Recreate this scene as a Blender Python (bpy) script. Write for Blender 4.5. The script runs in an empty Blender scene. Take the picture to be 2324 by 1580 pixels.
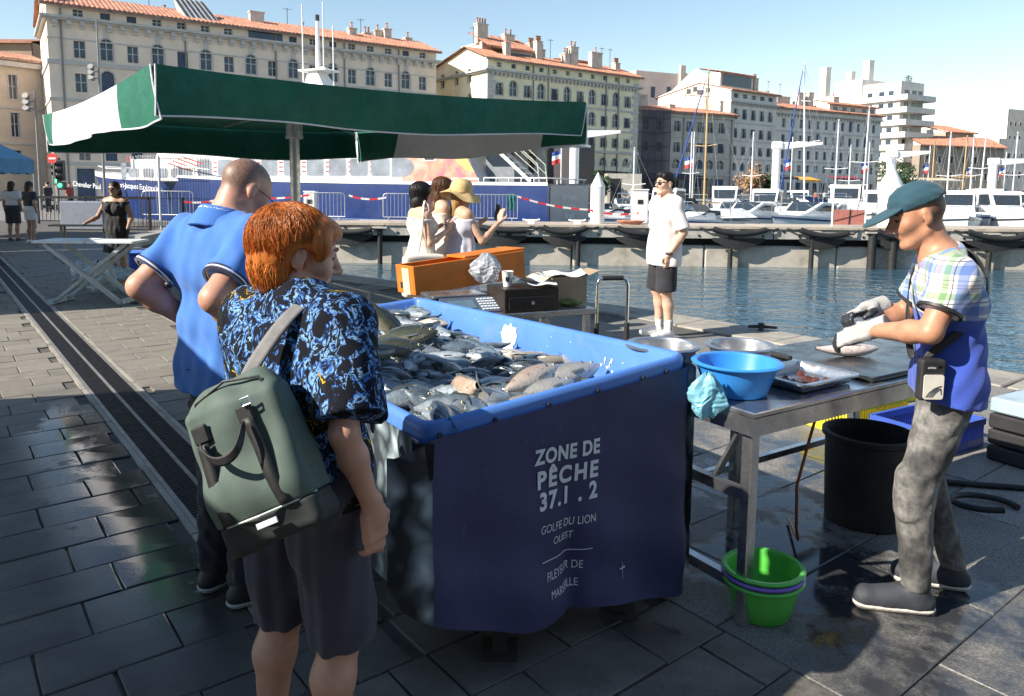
import bpy, bmesh, math, random
import numpy as np
from mathutils import Vector, Matrix, noise as mnoise

SC = bpy.context.scene
COL = SC.collection
random.seed(7)
R = math.radians

# ------------------------------------------------------------------ camera
FPX, PPX, PPY, CAM_H = 1700.0, 1162.0, 616.0, 1.55      # focal length, principal point (on a 2324 x 1580 frame)
PITCH, ROLL = math.atan(186 / 1700), 0.0105
cam = bpy.data.cameras.new('camera')
cam.sensor_width = 36.0
cam.lens = 36.0 * FPX / 2324
cam.shift_y = -(790 - PPY) / 2324
cam.clip_start, cam.clip_end = 0.05, 6000
camo = bpy.data.objects.new('camera', cam)
COL.objects.link(camo)
camo.matrix_world = Matrix.Translation((0, 0, CAM_H)) @ Matrix.Rotation(R(90) - PITCH, 4, 'X') @ Matrix.Rotation(ROLL, 4, 'Z')
SC.camera = camo

# ------------------------------------------------------------------ light
SUN_TRAVEL, SUN_EL = R(25), R(34)                        # heading of the light over the ground, elevation
sx, sy = -math.cos(SUN_TRAVEL), -math.sin(SUN_TRAVEL)    # horizontal direction towards the sun
S3 = Vector((sx * math.cos(SUN_EL), sy * math.cos(SUN_EL), math.sin(SUN_EL)))
sun = bpy.data.lights.new('sun', 'SUN')
sun.energy, sun.angle, sun.color = 4.3, R(0.5), (1.0, 0.92, 0.80)
suno = bpy.data.objects.new('sun', sun)
COL.objects.link(suno)
suno.rotation_euler = S3.to_track_quat('Z', 'Y').to_euler()
world = bpy.data.worlds.new('World')
SC.world = world
world.use_nodes = True
wn = world.node_tree
bg = wn.nodes['Background']
sky = wn.nodes.new('ShaderNodeTexSky')
sky.sky_type = 'NISHITA'
sky.sun_disc = False
sky.sun_elevation = SUN_EL
sky.sun_rotation = math.atan2(sx, sy)
sky.air_density, sky.dust_density, sky.ozone_density = 1.25, 0.0, 1.5
wn.links.new(sky.outputs[0], bg.inputs[0])
bg.inputs[1].default_value = 0.08
SC.view_settings.view_transform = 'Standard'
SC.view_settings.look = 'None'
SC.view_settings.exposure = 1.15
SC.view_settings.gamma = 1.0
SC.render.film_transparent = False

# ------------------------------------------------------------------ rays: a point of the place seen at a place of the frame
_cp, _sp = math.cos(PITCH), math.sin(PITCH)
def ray(px, py):
    a, b = (px - PPX) / FPX, -(py - PPY) / FPX
    c, s = math.cos(ROLL), math.sin(ROLL)
    a, b = a * c - b * s, a * s + b * c
    return Vector((a, _cp + b * _sp, b * _cp - _sp))
def at(px, py, Y):
    r = ray(px, py)
    return Vector((0, 0, CAM_H)) + r * (Y / r.y)
def G(px, py, z=0.0):
    r = ray(px, py)
    return Vector((0, 0, CAM_H)) + r * ((z - CAM_H) / r.z)

# ------------------------------------------------------------------ materials
MATS = {}
class NT:
    """small helper round a node tree"""
    def __init__(s, m):
        s.t = m.node_tree; s.n = s.t.nodes; s.b = s.n['Principled BSDF']
    def new(s, typ, **kw):
        n = s.n.new('ShaderNode' + typ)
        for k, v in kw.items():
            if hasattr(n, k): setattr(n, k, v)
        return n
    def link(s, a, b): s.t.links.new(a, b)
    def coord(s, kind='Object', scale=(1, 1, 1), rot=(0, 0, 0), loc=(0, 0, 0)):
        c = s.new('TexCoord'); m = s.new('Mapping')
        m.inputs['Scale'].default_value = scale; m.inputs['Rotation'].default_value = rot; m.inputs['Location'].default_value = loc
        s.link(c.outputs[kind], m.inputs[0]); return m.outputs[0]
    def noise(s, co, scale, detail=4, rough=0.6, dist=0.0):
        n = s.new('TexNoise'); n.inputs['Scale'].default_value = scale; n.inputs['Detail'].default_value = detail
        n.inputs['Roughness'].default_value = rough; n.inputs['Distortion'].default_value = dist
        s.link(co, n.inputs['Vector']); return n.outputs['Fac']
    def ramp(s, fac, stops, interp='LINEAR'):
        r = s.new('ValToRGB'); r.color_ramp.interpolation = interp
        e = r.color_ramp.elements
        while len(e) < len(stops): e.new(0.5)
        for i, (p, c) in enumerate(stops):
            e[i].position = p
            e[i].color = (c, c, c, 1) if isinstance(c, (int, float)) else (*c, 1)
        s.link(fac, r.inputs[0]); return r.outputs[0]
    def mix(s, fac, a, b, typ='MIX'):
        m = s.new('MixRGB'); m.blend_type = typ
        for i, x in ((0, fac), (1, a), (2, b)):
            if isinstance(x, (int, float)): m.inputs[i].default_value = x if i == 0 else (x, x, x, 1)
            elif isinstance(x, tuple): m.inputs[i].default_value = (*x, 1)
            else: s.link(x, m.inputs[i])
        return m.outputs[0]
    def math(s, op, a, b=0.0, c=None):
        m = s.new('Math'); m.operation = op
        for i, x in enumerate((a, b) if c is None else (a, b, c)):
            if isinstance(x, (int, float)): m.inputs[i].default_value = x
            else: s.link(x, m.inputs[i])
        return m.outputs[0]
    def sep(s, co):
        m = s.new('SeparateXYZ'); s.link(co, m.inputs[0]); return m.outputs
    def bump(s, h, strength=0.3, dist=0.01):
        b = s.new('Bump'); b.inputs['Strength'].default_value = strength; b.inputs['Distance'].default_value = dist
        s.link(h, b.inputs['Height']); s.link(b.outputs[0], s.b.inputs['Normal'])
    def col(s, c): s.link(c, s.b.inputs['Base Color'])
    def rough(s, c): s.link(c, s.b.inputs['Roughness'])

def mat(name, color, rough=0.6, metal=0.0, var=0.18, vscale=6.0, bump=0.0, bscale=40.0, bdist=0.004, spec=0.5, rvar=0.12,
        coat=0.0, sss=0.0, trans=0.0, alpha=1.0, stretch=(1, 1, 1), emit=0.0, sheen=0.0, dirt=None, kind='Object'):
    if name in MATS: return MATS[name]
    m = bpy.data.materials.new(name); m.use_nodes = True
    t = NT(m); b = t.b
    b.inputs['Base Color'].default_value = (*color, 1); b.inputs['Roughness'].default_value = rough
    b.inputs['Metallic'].default_value = metal; b.inputs['Specular IOR Level'].default_value = spec
    b.inputs['Coat Weight'].default_value = coat
    if sss: b.inputs['Subsurface Weight'].default_value = sss; b.inputs['Subsurface Scale'].default_value = 0.012; b.inputs['Subsurface Radius'].default_value = (1, .35, .2)
    if trans: b.inputs['Transmission Weight'].default_value = trans
    if alpha < 1: b.inputs['Alpha'].default_value = alpha
    if sheen: b.inputs['Sheen Weight'].default_value = sheen
    if emit: b.inputs['Emission Color'].default_value = (*color, 1); b.inputs['Emission Strength'].default_value = emit
    co = t.coord(kind, scale=stretch)
    if var:
        f = t.noise(co, vscale, 6, 0.65)
        lo = tuple(max(0, c * (1 - var)) for c in color); hi = tuple(min(1, c * (1 + var)) for c in color)
        c = t.ramp(f, [(0.3, lo), (0.7, hi)])
        if dirt:
            dcol, amt, dsc = dirt
            g = t.ramp(t.noise(co, dsc, 8, 0.7, 0.4), [(0.52, 0.0), (0.72, 1.0)])
            c = t.mix(t.math('MULTIPLY', g, amt), c, dcol)
        t.col(c)
        if rvar:
            t.rough(t.ramp(t.noise(co, vscale * 1.7, 5), [(0.3, max(0.02, rough - rvar)), (0.7, min(1, rough + rvar))]))
    if bump: t.bump(t.noise(co, bscale, 5, 0.6), bump, bdist)
    MATS[name] = m
    return m

# ------------------------------------------------------------------ mesh builder
class MB:
    def __init__(s): s.v, s.f, s.m = [], [], []
    def add(s, vs, fs, mi=0, M=None):
        o = len(s.v)
        s.v += [tuple(M @ Vector(v)) if M else tuple(v) for v in vs]
        s.f += [tuple(i + o for i in f) for f in fs]
        s.m += [mi] * len(fs); return s
    def box(s, a, b, mi=0, M=None):
        (x0, y0, z0), (x1, y1, z1) = a, b
        return s.add([(x0, y0, z0), (x1, y0, z0), (x1, y1, z0), (x0, y1, z0), (x0, y0, z1), (x1, y0, z1), (x1, y1, z1), (x0, y1, z1)],
              [(0, 3, 2, 1), (4, 5, 6, 7), (0, 1, 5, 4), (1, 2, 6, 5), (2, 3, 7, 6), (3, 0, 4, 7)], mi, M)
    def cbox(s, c, d, mi=0, M=None):
        return s.box([c[i] - d[i] / 2 for i in range(3)], [c[i] + d[i] / 2 for i in range(3)], mi, M)
    def bar(s, p, q, w, h=None, mi=0, up=(0, 0, 1)):
        p, q = Vector(p), Vector(q); h = h or w
        d = (q - p).normalized(); u = Vector(up)
        if abs(d.dot(u)) > 0.98: u = Vector((1, 0, 0))
        r = d.cross(u).normalized(); u = r.cross(d)
        vs = [e + r * a * w / 2 + u * b * h / 2 for e in (p, q) for a, b in ((-1, -1), (1, -1), (1, 1), (-1, 1))]
        return s.add(vs, [(0, 1, 2, 3), (7, 6, 5, 4), (0, 4, 5, 1), (1, 5, 6, 2), (2, 6, 7, 3), (3, 7, 4, 0)], mi)
    def tube(s, pts, r, n=8, mi=0, caps=True):
        pts = [Vector(p) for p in pts]; k = len(pts)
        rs = r if isinstance(r, (list, tuple)) else [r] * k
        prev = None; vs = []
        for i, p in enumerate(pts):
            d = (pts[min(i + 1, k - 1)] - pts[max(i - 1, 0)]).normalized()
            if prev is None:
                u = Vector((0, 0, 1)) if abs(d.z) < 0.9 else Vector((1, 0, 0))
            else: u = prev
            a = (u - d * u.dot(d)).normalized(); prev = a; b = d.cross(a)
            vs += [p + (a * math.cos(t) + b * math.sin(t)) * rs[i] for t in [2 * math.pi * j / n for j in range(n)]]
        fs = [(i * n + j, i * n + (j + 1) % n, (i + 1) * n + (j + 1) % n, (i + 1) * n + j) for i in range(k - 1) for j in range(n)]
        if caps: fs += [tuple(range(n))[::-1], tuple((k - 1) * n + j for j in range(n))]
        return s.add(vs, fs, mi)
    def lathe(s, prof, n=24, c=(0, 0, 0), sx=1, sy=1, mi=0, M=None, caps=True):
        vs = [(c[0] + r * math.cos(2 * math.pi * j / n) * sx, c[1] + r * math.sin(2 * math.pi * j / n) * sy, c[2] + z) for r, z in prof for j in range(n)]
        k = len(prof)
        fs = [(i * n + j, i * n + (j + 1) % n, (i + 1) * n + (j + 1) % n, (i + 1) * n + j) for i in range(k - 1) for j in range(n)]
        if caps:
            if prof[0][0] > 1e-4: fs.append(tuple(range(n))[::-1])
            if prof[-1][0] > 1e-4: fs.append(tuple((k - 1) * n + j for j in range(n)))
        return s.add(vs, fs, mi, M)
    def prism(s, poly, z0, z1, mi=0, M=None):
        n = len(poly)
        vs = [(x, y, z0) for x, y in poly] + [(x, y, z1) for x, y in poly]
        return s.add(vs, [tuple(range(n))[::-1], tuple(range(n, 2 * n))] + [(i, (i + 1) % n, n + (i + 1) % n, n + i) for i in range(n)], mi, M)
    def grid(s, P, mi=0, closed=False):
        """P: rows of points"""
        a, b = len(P), len(P[0])
        fs = [(i * b + j, i * b + (j + 1) % b, (i + 1) * b + (j + 1) % b, (i + 1) * b + j) for i in range(a - 1) for j in range(b if closed else b - 1)]
        return s.add([p for row in P for p in row], fs, mi)
    def mesh(s, name, mats, smooth=None, bevel=0.0, merge=False):
        me = bpy.data.meshes.new(name)
        me.from_pydata([tuple(v) for v in s.v], [], s.f)
        for m in (mats if isinstance(mats, (list, tuple)) else [mats]): me.materials.append(m)
        me.polygons.foreach_set('material_index', s.m)
        if bevel or merge or smooth is not None:
            bm = bmesh.new(); bm.from_mesh(me)
            if merge: bmesh.ops.remove_doubles(bm, verts=bm.verts, dist=1e-4)
            bmesh.ops.recalc_face_normals(bm, faces=bm.faces)
            if bevel:
                es = [e for e in bm.edges if len(e.link_faces) == 2 and e.calc_face_angle(0) > 0.5]
                bmesh.ops.bevel(bm, geom=es, offset=bevel, segments=1, affect='EDGES', clamp_overlap=True)
            bm.to_mesh(me); bm.free()
        if smooth is not None:
            me.polygons.foreach_set('use_smooth', [True] * len(me.polygons))
            me.set_sharp_from_angle(angle=smooth)
        me.update()
        return me
    def build(s, name, mats, parent=None, smooth=None, bevel=0.0, merge=False, world=False):
        return link(name, s.mesh(name, mats, smooth, bevel, merge), parent, world)

def link(name, data, parent=None, world=False, loc=None, rz=0.0):
    o = bpy.data.objects.new(name, data); COL.objects.link(o)
    if parent is not None:
        o.parent = parent
        if world: o.matrix_parent_inverse = parent.matrix_basis.inverted()
    if loc is not None: o.location = loc
    if rz: o.rotation_euler.z = rz
    return o
def tag(o, label=None, cat=None, group=None, kind=None):
    if label: o['label'] = label
    if cat: o['category'] = cat
    if group: o['group'] = group
    if kind: o['kind'] = kind
    return o
def thing(name, label, cat, loc=(0, 0, 0), rz=0.0, group=None):
    o = bpy.data.objects.new(name, None); COL.objects.link(o)
    o.empty_display_size = 0.2
    o.location = loc; o.rotation_euler = (0, 0, rz)
    return tag(o, label, cat, group)
def struct(name, mb, m, **kw):
    return tag(mb.build(name, m, **kw), kind='structure')
def copy_tree(o, parent=None):
    c = o.copy(); COL.objects.link(c)
    if parent is not None: c.parent = parent
    for ch in list(o.children): copy_tree(ch, c)
    return c
def text_mesh(body, size, depth=0.0, align='CENTER', spacing=1.0, shear=0.0, bold=0.0):
    cu = bpy.data.curves.new('t', 'FONT'); cu.body = body; cu.size = size; cu.align_x = align; cu.align_y = 'CENTER'
    cu.extrude = depth; cu.space_character = spacing; cu.shear = shear; cu.offset = bold
    o = bpy.data.objects.new('t', cu); COL.objects.link(o)
    dg = bpy.context.evaluated_depsgraph_get(); dg.update()
    me = bpy.data.meshes.new_from_object(o.evaluated_get(dg))
    bpy.data.objects.remove(o); bpy.data.curves.remove(cu)
    return me
def text(name, body, size, M, m, parent, world=True, warp=None, **kw):
    """flat lettering laid on a surface: M maps the text plane (x right, y up) to the place"""
    me = text_mesh(body, size, **kw)
    for v in me.vertices:
        p = M @ v.co
        v.co = warp(p) if warp else p
    me.materials.clear(); me.materials.append(m)
    return link(name, me, parent, world)
def frame(o, x, y):
    """matrix with origin o, axes x and y"""
    x, y = Vector(x).normalized(), Vector(y).normalized(); z = x.cross(y)
    return Matrix(((x.x, y.x, z.x, o[0]), (x.y, y.y, z.y, o[1]), (x.z, y.z, z.z, o[2]), (0, 0, 0, 1)))
ORD = ['first', 'second', 'third', 'fourth', 'fifth', 'sixth', 'seventh', 'eighth', 'ninth', 'tenth', 'eleventh', 'twelfth', 'thirteenth', 'fourteenth', 'fifteenth', 'sixteenth', 'seventeenth', 'eighteenth', 'nineteenth', 'twentieth', 'twenty-first', 'twenty-second', 'twenty-third', 'twenty-fourth', 'twenty-fifth', 'twenty-sixth', 'twenty-seventh', 'twenty-eighth']
# ================================================================== SETTING
E1 = Vector((math.cos(R(38)), math.sin(R(38)), 0)); E2 = Vector((-E1.y, E1.x, 0))     # across / along the quay
def EE(a, b, z=0.0): return E1 * a + E2 * b + Vector((0, 0, z))
QUAY = [(16, -7.6), (4.45, 6.3), (3.15, 8.0), (1.55, 9.9), (-1.97, 12.4), (-9.5, 18.8), (-11.2, 22.5), (-12.2, 27.5), (-13, 31), (-16.5, 34), (-24.5, 42), (-37, 57),
        (150, 178), (900, 664), (900, 3500), (-2500, 3500), (-2500, -600), (16, -600)]
WATER_Z = -1.2

def m_paving(name, base, speck, wet_shade_col, big):
    m = bpy.data.materials.new(name); m.use_nodes = True; t = NT(m)
    geo = t.new('NewGeometry'); pos = geo.outputs['Position']
    def dot(v):
        d = t.new('VectorMath'); d.operation = 'DOT_PRODUCT'; t.link(pos, d.inputs[0]); d.inputs[1].default_value = v; return d.outputs['Value']
    e1, e2 = dot(tuple(E1)), dot(tuple(E2))
    n1 = t.noise(pos, 1.1, 6, 0.65, 0.5); n2 = t.noise(pos, 7, 6, 0.7); n3 = t.noise(pos, 105 if big else 90, 3, 0.8); n4 = t.noise(pos, 0.45, 3)
    inf = t.new('ObjectInfo')
    c = t.mix(t.ramp(n2, [(0.3, 0.0), (0.75, 1.0)]), tuple(x * 0.72 for x in base), tuple(min(1, x * 1.25) for x in base))
    c = t.mix(t.ramp(n3, [(0.42, 0.0), (0.62, 0.75)]), c, speck)
    c = t.mix(t.math('MULTIPLY', inf.outputs['Random'], 0.45), c, tuple(x * 0.55 for x in base))
    # dark stains and black spots
    st = t.ramp(t.noise(pos, 2.6, 8, 0.72, 0.8), [(0.55, 0.0), (0.72, 0.75)])
    c = t.mix(st, c, tuple(x * 0.38 for x in base))
    # wet areas: hosed strip beside the drain and the floor round the fish stall
    def band(x, a, b, w): 
        u = t.new('MapRange'); u.interpolation_type = 'SMOOTHSTEP'; t.link(x, u.inputs[0]); u.inputs[1].default_value = a - w; u.inputs[2].default_value = a + w
        v = t.new('MapRange'); v.interpolation_type = 'SMOOTHSTEP'; t.link(x, v.inputs[0]); v.inputs[1].default_value = b + w; v.inputs[2].default_value = b - w
        return t.math('MULTIPLY', u.outputs[0], v.outputs[0])
    wet1 = t.math('MULTIPLY', band(e1, 0.35, 0.92, 0.3), band(e2, 2.4, 6.2, 0.8))
    wet2 = t.math('MULTIPLY', band(e1, 1.9, 4.4, 0.35), band(e2, -0.2, 6.0, 0.7))
    nn = t.math('ADD', t.math('MULTIPLY', n1, 0.7), t.math('MULTIPLY', n2, 0.3))
    w = t.math('MAXIMUM', t.math('MULTIPLY', wet1, t.ramp(nn, [(0.38, 0.0), (0.47, 1.0)])), t.math('MULTIPLY', wet2, t.ramp(nn, [(0.45, 0.0), (0.56, 1.0)])))
    shade_damp = t.math('MULTIPLY', t.math('MULTIPLY', band(e1, -9, 2.2, 0.5), band(e2, -6, 5.6, 1.2)), t.ramp(n1, [(0.36, 0.12), (0.6, 0.8)]))  # foreground shade put into the stone colour, with patchy wetness
    c = t.mix(shade_damp, c, wet_shade_col)
    c = t.mix(w, c, wet_shade_col)
    t.col(c)
    wd = t.math('MAXIMUM', w, t.math('MULTIPLY', shade_damp, 0.4))
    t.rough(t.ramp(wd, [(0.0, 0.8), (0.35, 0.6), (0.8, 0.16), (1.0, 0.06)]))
    b = t.new('Bump'); b.inputs['Distance'].default_value = 0.004
    t.link(t.math('SUBTRACT', 0.55, t.math('MULTIPLY', w, 0.5)), b.inputs['Strength'])
    t.link(t.math('ADD', t.math('MULTIPLY', n3, 0.5), n2), b.inputs['Height']); t.link(b.outputs[0], t.b.inputs['Normal'])
    return m
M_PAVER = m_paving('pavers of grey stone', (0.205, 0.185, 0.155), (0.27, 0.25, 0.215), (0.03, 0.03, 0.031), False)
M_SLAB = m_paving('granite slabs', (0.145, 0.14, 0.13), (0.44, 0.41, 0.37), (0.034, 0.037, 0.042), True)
M_MORTAR = mat('dirty joint mortar', (0.085, 0.078, 0.068), 0.9, var=0.35, vscale=9)
M_CONC = mat('pale concrete', (0.44, 0.41, 0.36), 0.85, var=0.2, vscale=2.5, bump=0.3, bscale=30, dirt=((0.16, 0.14, 0.11), 0.7, 1.3))
M_CAP = mat('quay coping stone', (0.30, 0.275, 0.235), 0.75, var=0.25, vscale=4, bump=0.35, bscale=50, dirt=((0.09, 0.08, 0.07), 0.75, 2.2))

# ground: the quay we stand on, the street on the left and the far quay are one sheet of land
mb = MB(); n = len(QUAY)
mb.add([(x, y, -0.014) for x, y in QUAY] + [(x, y, -4.0) for x, y in QUAY], [tuple(range(n))] + [(i, (i + 1) % n, n + (i + 1) % n, n + i) for i in range(n)])
quay = struct('quay', mb, M_MORTAR)
mb = MB(); mb.box((-12, 59.5, 0), (-11, 60, .1)); 
# far street surface, a pale sheet in front of the far houses and the road on the left
mb = MB(); mb.add([(-60, 31, -0.008), (-14, 32.2, -0.008), (-25.2, 42.2, -0.008), (-37.6, 57.6, -0.008), (150, 179, -0.008), (148, 300, -0.008), (-160, 130, -0.008), (-160, 31, -0.008)], [tuple(range(8))])
struct('street', mb, mat('street asphalt', (0.17, 0.16, 0.15), 0.85, var=0.25, vscale=0.7))

# water
mw = bpy.data.materials.new('harbour water'); mw.use_nodes = True; t = NT(mw)
t.b.inputs['Base Color'].default_value = (0.035, 0.085, 0.12, 1); t.b.inputs['Roughness'].default_value = 0.035; t.b.inputs['IOR'].default_value = 1.333
co = t.coord('Object')
cs = t.coord('Object', scale=(1.0, 1.55, 1), rot=(0, 0, R(14)))
h = t.math('ADD', t.math('MULTIPLY', t.noise(cs, 0.85, 3, 0.5, 0.9), 1.0), t.math('MULTIPLY', t.noise(cs, 3.4, 2, 0.5, 0.5), 0.33))
h = t.math('ADD', h, t.math('MULTIPLY', t.noise(co, 0.33, 2, 0.5), 0.9))
t.bump(h, 0.75, 0.18)
mb = MB(); mb.add([(-60, -80, WATER_Z), (900, -80, WATER_Z), (900, 700, WATER_Z), (-60, 700, WATER_Z)], [(0, 1, 2, 3)])
struct('water', mb, mw)

# ---- paving: courses of small pavers left and right of the drain, granite slabs round the stall
def inside(p):
    x, y = p; c = False; P = QUAY
    for i in range(len(P)):
        (x1, y1), (x2, y2) = P[i], P[i - 1]
        if (y1 > y) != (y2 > y) and x < (x2 - x1) * (y - y1) / (y2 - y1) + x1: c = not c
    return c
def edge_dist(p):
    d = 1e9; q = Vector(p)
    for a, b in zip(QUAY[:8], QUAY[1:9]):
        a, b = Vector(a), Vector(b); tt = max(0, min(1, (q - a).dot(b - a) / (b - a).length_squared)); d = min(d, (q - a - (b - a) * tt).length)
    return d
DR0, DR1 = 0.885, 1.195
def paver_mesh(L, W, name, m, seed):
    rr = random.Random(seed); mb = MB(); T = 0.05; c = 0.004
    def ring(dx, z):
        return [(sx * (L / 2 - dx) + rr.uniform(-.004, .004), sy * (W / 2 - dx) + rr.uniform(-.003, .003), z) for sx, sy in ((-1, -1), (0, -1), (1, -1), (1, 0), (1, 1), (0, 1), (-1, 1), (-1, 0))]
    P = [ring(0, -T), ring(0, -c), ring(c, 0)]
    mb.grid(P, 0, True); mb.add([*P[2], (0, 0, rr.uniform(0, .0015))], [(i, (i + 1) % 8, 8) for i in range(8)])
    return mb.mesh(name, m)
def lay(e1a, e1b, e2a, e2b, L, W, gap, m, nvar, limit, pname, rest):
    vs = [paver_mesh(L - gap, W - gap, pname, m, 100 + i) for i in range(nvar)]
    spots = []
    r = 0; b = e2a
    while b < e2b:
        off = (L / 2 if r % 2 else 0) + random.uniform(-.06, .06)
        a = e1a - off
        while a < e1b:
            lo, hi = max(a, e1a), min(a + L, e1b)
            if hi - lo > 0.25 * L:
                c = EE((lo + hi) / 2, b + W / 2)
                spots.append((c, (hi - lo - gap) / (L - gap)))
            a += L
        b += W; r += 1
    out = []
    for c, sxl in spots:
        if not inside((c.x, c.y)) or edge_dist((c.x, c.y)) < 0.62: continue
        if c.y < 1.2 or c.y > 27: continue
        px = PPX + c.x / c.y * FPX; py = 430 + CAM_H / c.y * FPX
        vis = -120 < px < 2440 and py < 1720
        if not vis and not (-1200 < px < 3300 and c.y < 16): continue
        out.append((not vis, c.length, c, sxl))
    out.sort(key=lambda q: (q[0], q[1]))
    rot = R(38)
    for v, d, c, sxl in out[:limit]:
        o = link(pname, random.choice(vs), quay, loc=(c.x, c.y, random.uniform(-.003, .002)))
        o.rotation_euler = (random.uniform(-.006, .006), random.uniform(-.004, .004), rot + random.choice((0, math.pi)))
        o.scale.x = sxl
    mb = MB()
    for v, d, c, sxl in out[limit:]:
        M = Matrix.Translation((c.x, c.y, random.uniform(-.003, .002))) @ Matrix.Rotation(rot, 4, 'Z') @ Matrix.Diagonal((sxl, 1, 1, 1))
        me = random.choice(vs); mb.add([tuple(x.co) for x in me.vertices], [tuple(p.vertices) for p in me.polygons], 0, M)
    if mb.v: tag(mb.build(rest, m, quay), kind='stuff')
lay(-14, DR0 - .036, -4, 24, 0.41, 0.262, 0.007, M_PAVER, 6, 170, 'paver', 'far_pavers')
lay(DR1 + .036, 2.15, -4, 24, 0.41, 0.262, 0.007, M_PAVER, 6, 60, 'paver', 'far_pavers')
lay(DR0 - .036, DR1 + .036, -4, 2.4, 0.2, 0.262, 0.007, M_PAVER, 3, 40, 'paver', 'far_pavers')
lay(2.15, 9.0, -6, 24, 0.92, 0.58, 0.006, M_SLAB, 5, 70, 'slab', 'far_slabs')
# coping stones along the water
mb0 = None
for (a, b) in zip(QUAY[:8], QUAY[1:9]):
    a, b = Vector((*a, 0)), Vector((*b, 0)); d = (b - a).normalized(); nrm = Vector((-d.y, d.x, 0)); Lg = (b - a).length
    k = max(1, round(Lg / 1.2)); st = Lg / k
    for i in range(k):
        p0 = a + d * (i * st + .006); p1 = a + d * ((i + 1) * st - .006)
        mb = MB(); mb.add([(p0 - nrm * .04)[:], (p1 - nrm * .04)[:], (p1 + nrm * .58)[:], (p0 + nrm * .58)[:]], [(0, 1, 2, 3)])
        q = [Vector(v) for v in mb.v]; mb = MB()
        mb.add([(v.x, v.y, -.28) for v in q] + [(v.x, v.y, random.uniform(.004, .012)) for v in q], [(3, 2, 1, 0), (4, 5, 6, 7), (0, 1, 5, 4), (1, 2, 6, 5), (2, 3, 7, 6), (3, 0, 4, 7)])
        mb.build('coping_stone', M_CAP, quay, bevel=.012)
# drain: stone kerbs, three steel rails and two lines of grating
M_RAIL = mat('worn galvanised rail', (0.30, 0.285, 0.26), 0.5, metal=0.6, var=0.3, vscale=9)
M_GRATE = mat('dark steel grating', (0.055, 0.055, 0.058), 0.5, metal=0.5, var=0.3, vscale=12)
mb = MB(); q = [EE(DR0, 2.4, -.011), EE(DR1, 2.4, -.011), EE(DR1, 22, -.011), EE(DR0, 22, -.011)]
mb.add(q, [(0, 1, 2, 3)])
drain = struct('drain', mb, mat('drain bottom', (0.012, 0.012, 0.012), 0.9, var=0.3), parent=None)
for x, w in ((DR0 + .012, .024), ((DR0 + DR1) / 2, .022), (DR1 - .012, .024)):
    mb = MB(); mb.bar(EE(x, 2.4, -.006), EE(x, 22, -.006), w, .014); mb.build('rail', M_RAIL, drain)
for x in (DR0 - .018, DR1 + .018):
    for k in range(19):
        mb = MB(); mb.bar(EE(x, 2.4 + k * 1.0 + .006, -.02), EE(x, 3.4 + k * 1.0 - .006, -.02 + random.uniform(-.002, .003)), .03, .045); mb.build("kerb_stone", M_CAP, drain)
mb = MB()
for x0, x1 in ((DR0 + .026, (DR0 + DR1) / 2 - .012), ((DR0 + DR1) / 2 + .012, DR1 - .026)):
    b = 2.4
    while b < 17:
        mb.bar(EE(x0, b, -.004), EE(x1, b, -.004), .011, .010); b += .03
    for x in (x0 + .045, x1 - .045): mb.bar(EE(x, 2.4, -.0065), EE(x, 17, -.0065), .006, .006)
tag(mb.build('grating', M_GRATE, drain), kind='stuff')
# ================================================================== FAR HOUSES
M_GLASS = mat('window glass', (0.035, 0.055, 0.09), 0.12, var=0.5, vscale=0.8, spec=0.6, rvar=0.05)
M_SHUT = mat('blue grey shutters', (0.07, 0.10, 0.16), 0.6, var=0.3, vscale=2)
M_WFRAME = mat('white window frame', (0.55, 0.55, 0.53), 0.6, var=0.1)
M_TRIM = mat('pale stone trim', (0.50, 0.48, 0.45), 0.8, var=0.15, vscale=1.5)
M_ROOF = mat('terracotta tiles', (0.44, 0.20, 0.125), 0.85, var=0.5, vscale=1.6, bump=0.3, bscale=8, bdist=.05, dirt=((0.16, 0.10, 0.07), 0.7, 0.5))
M_CHIM = mat('chimney render', (0.55, 0.49, 0.42), 0.9, var=0.25, vscale=1.5)
M_PIPE = mat('drain pipe', (0.22, 0.21, 0.20), 0.6, var=0.2)
M_IRON = mat('black ironwork', (0.02, 0.02, 0.022), 0.5, var=0.2)
def wall_mat(name, c, dirt=(0.16, 0.13, 0.10), amt=0.22): return mat(name, c, 0.9, var=0.14, vscale=0.35, bump=0.25, bscale=4, bdist=.03, dirt=(dirt, amt, 0.25))

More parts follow.
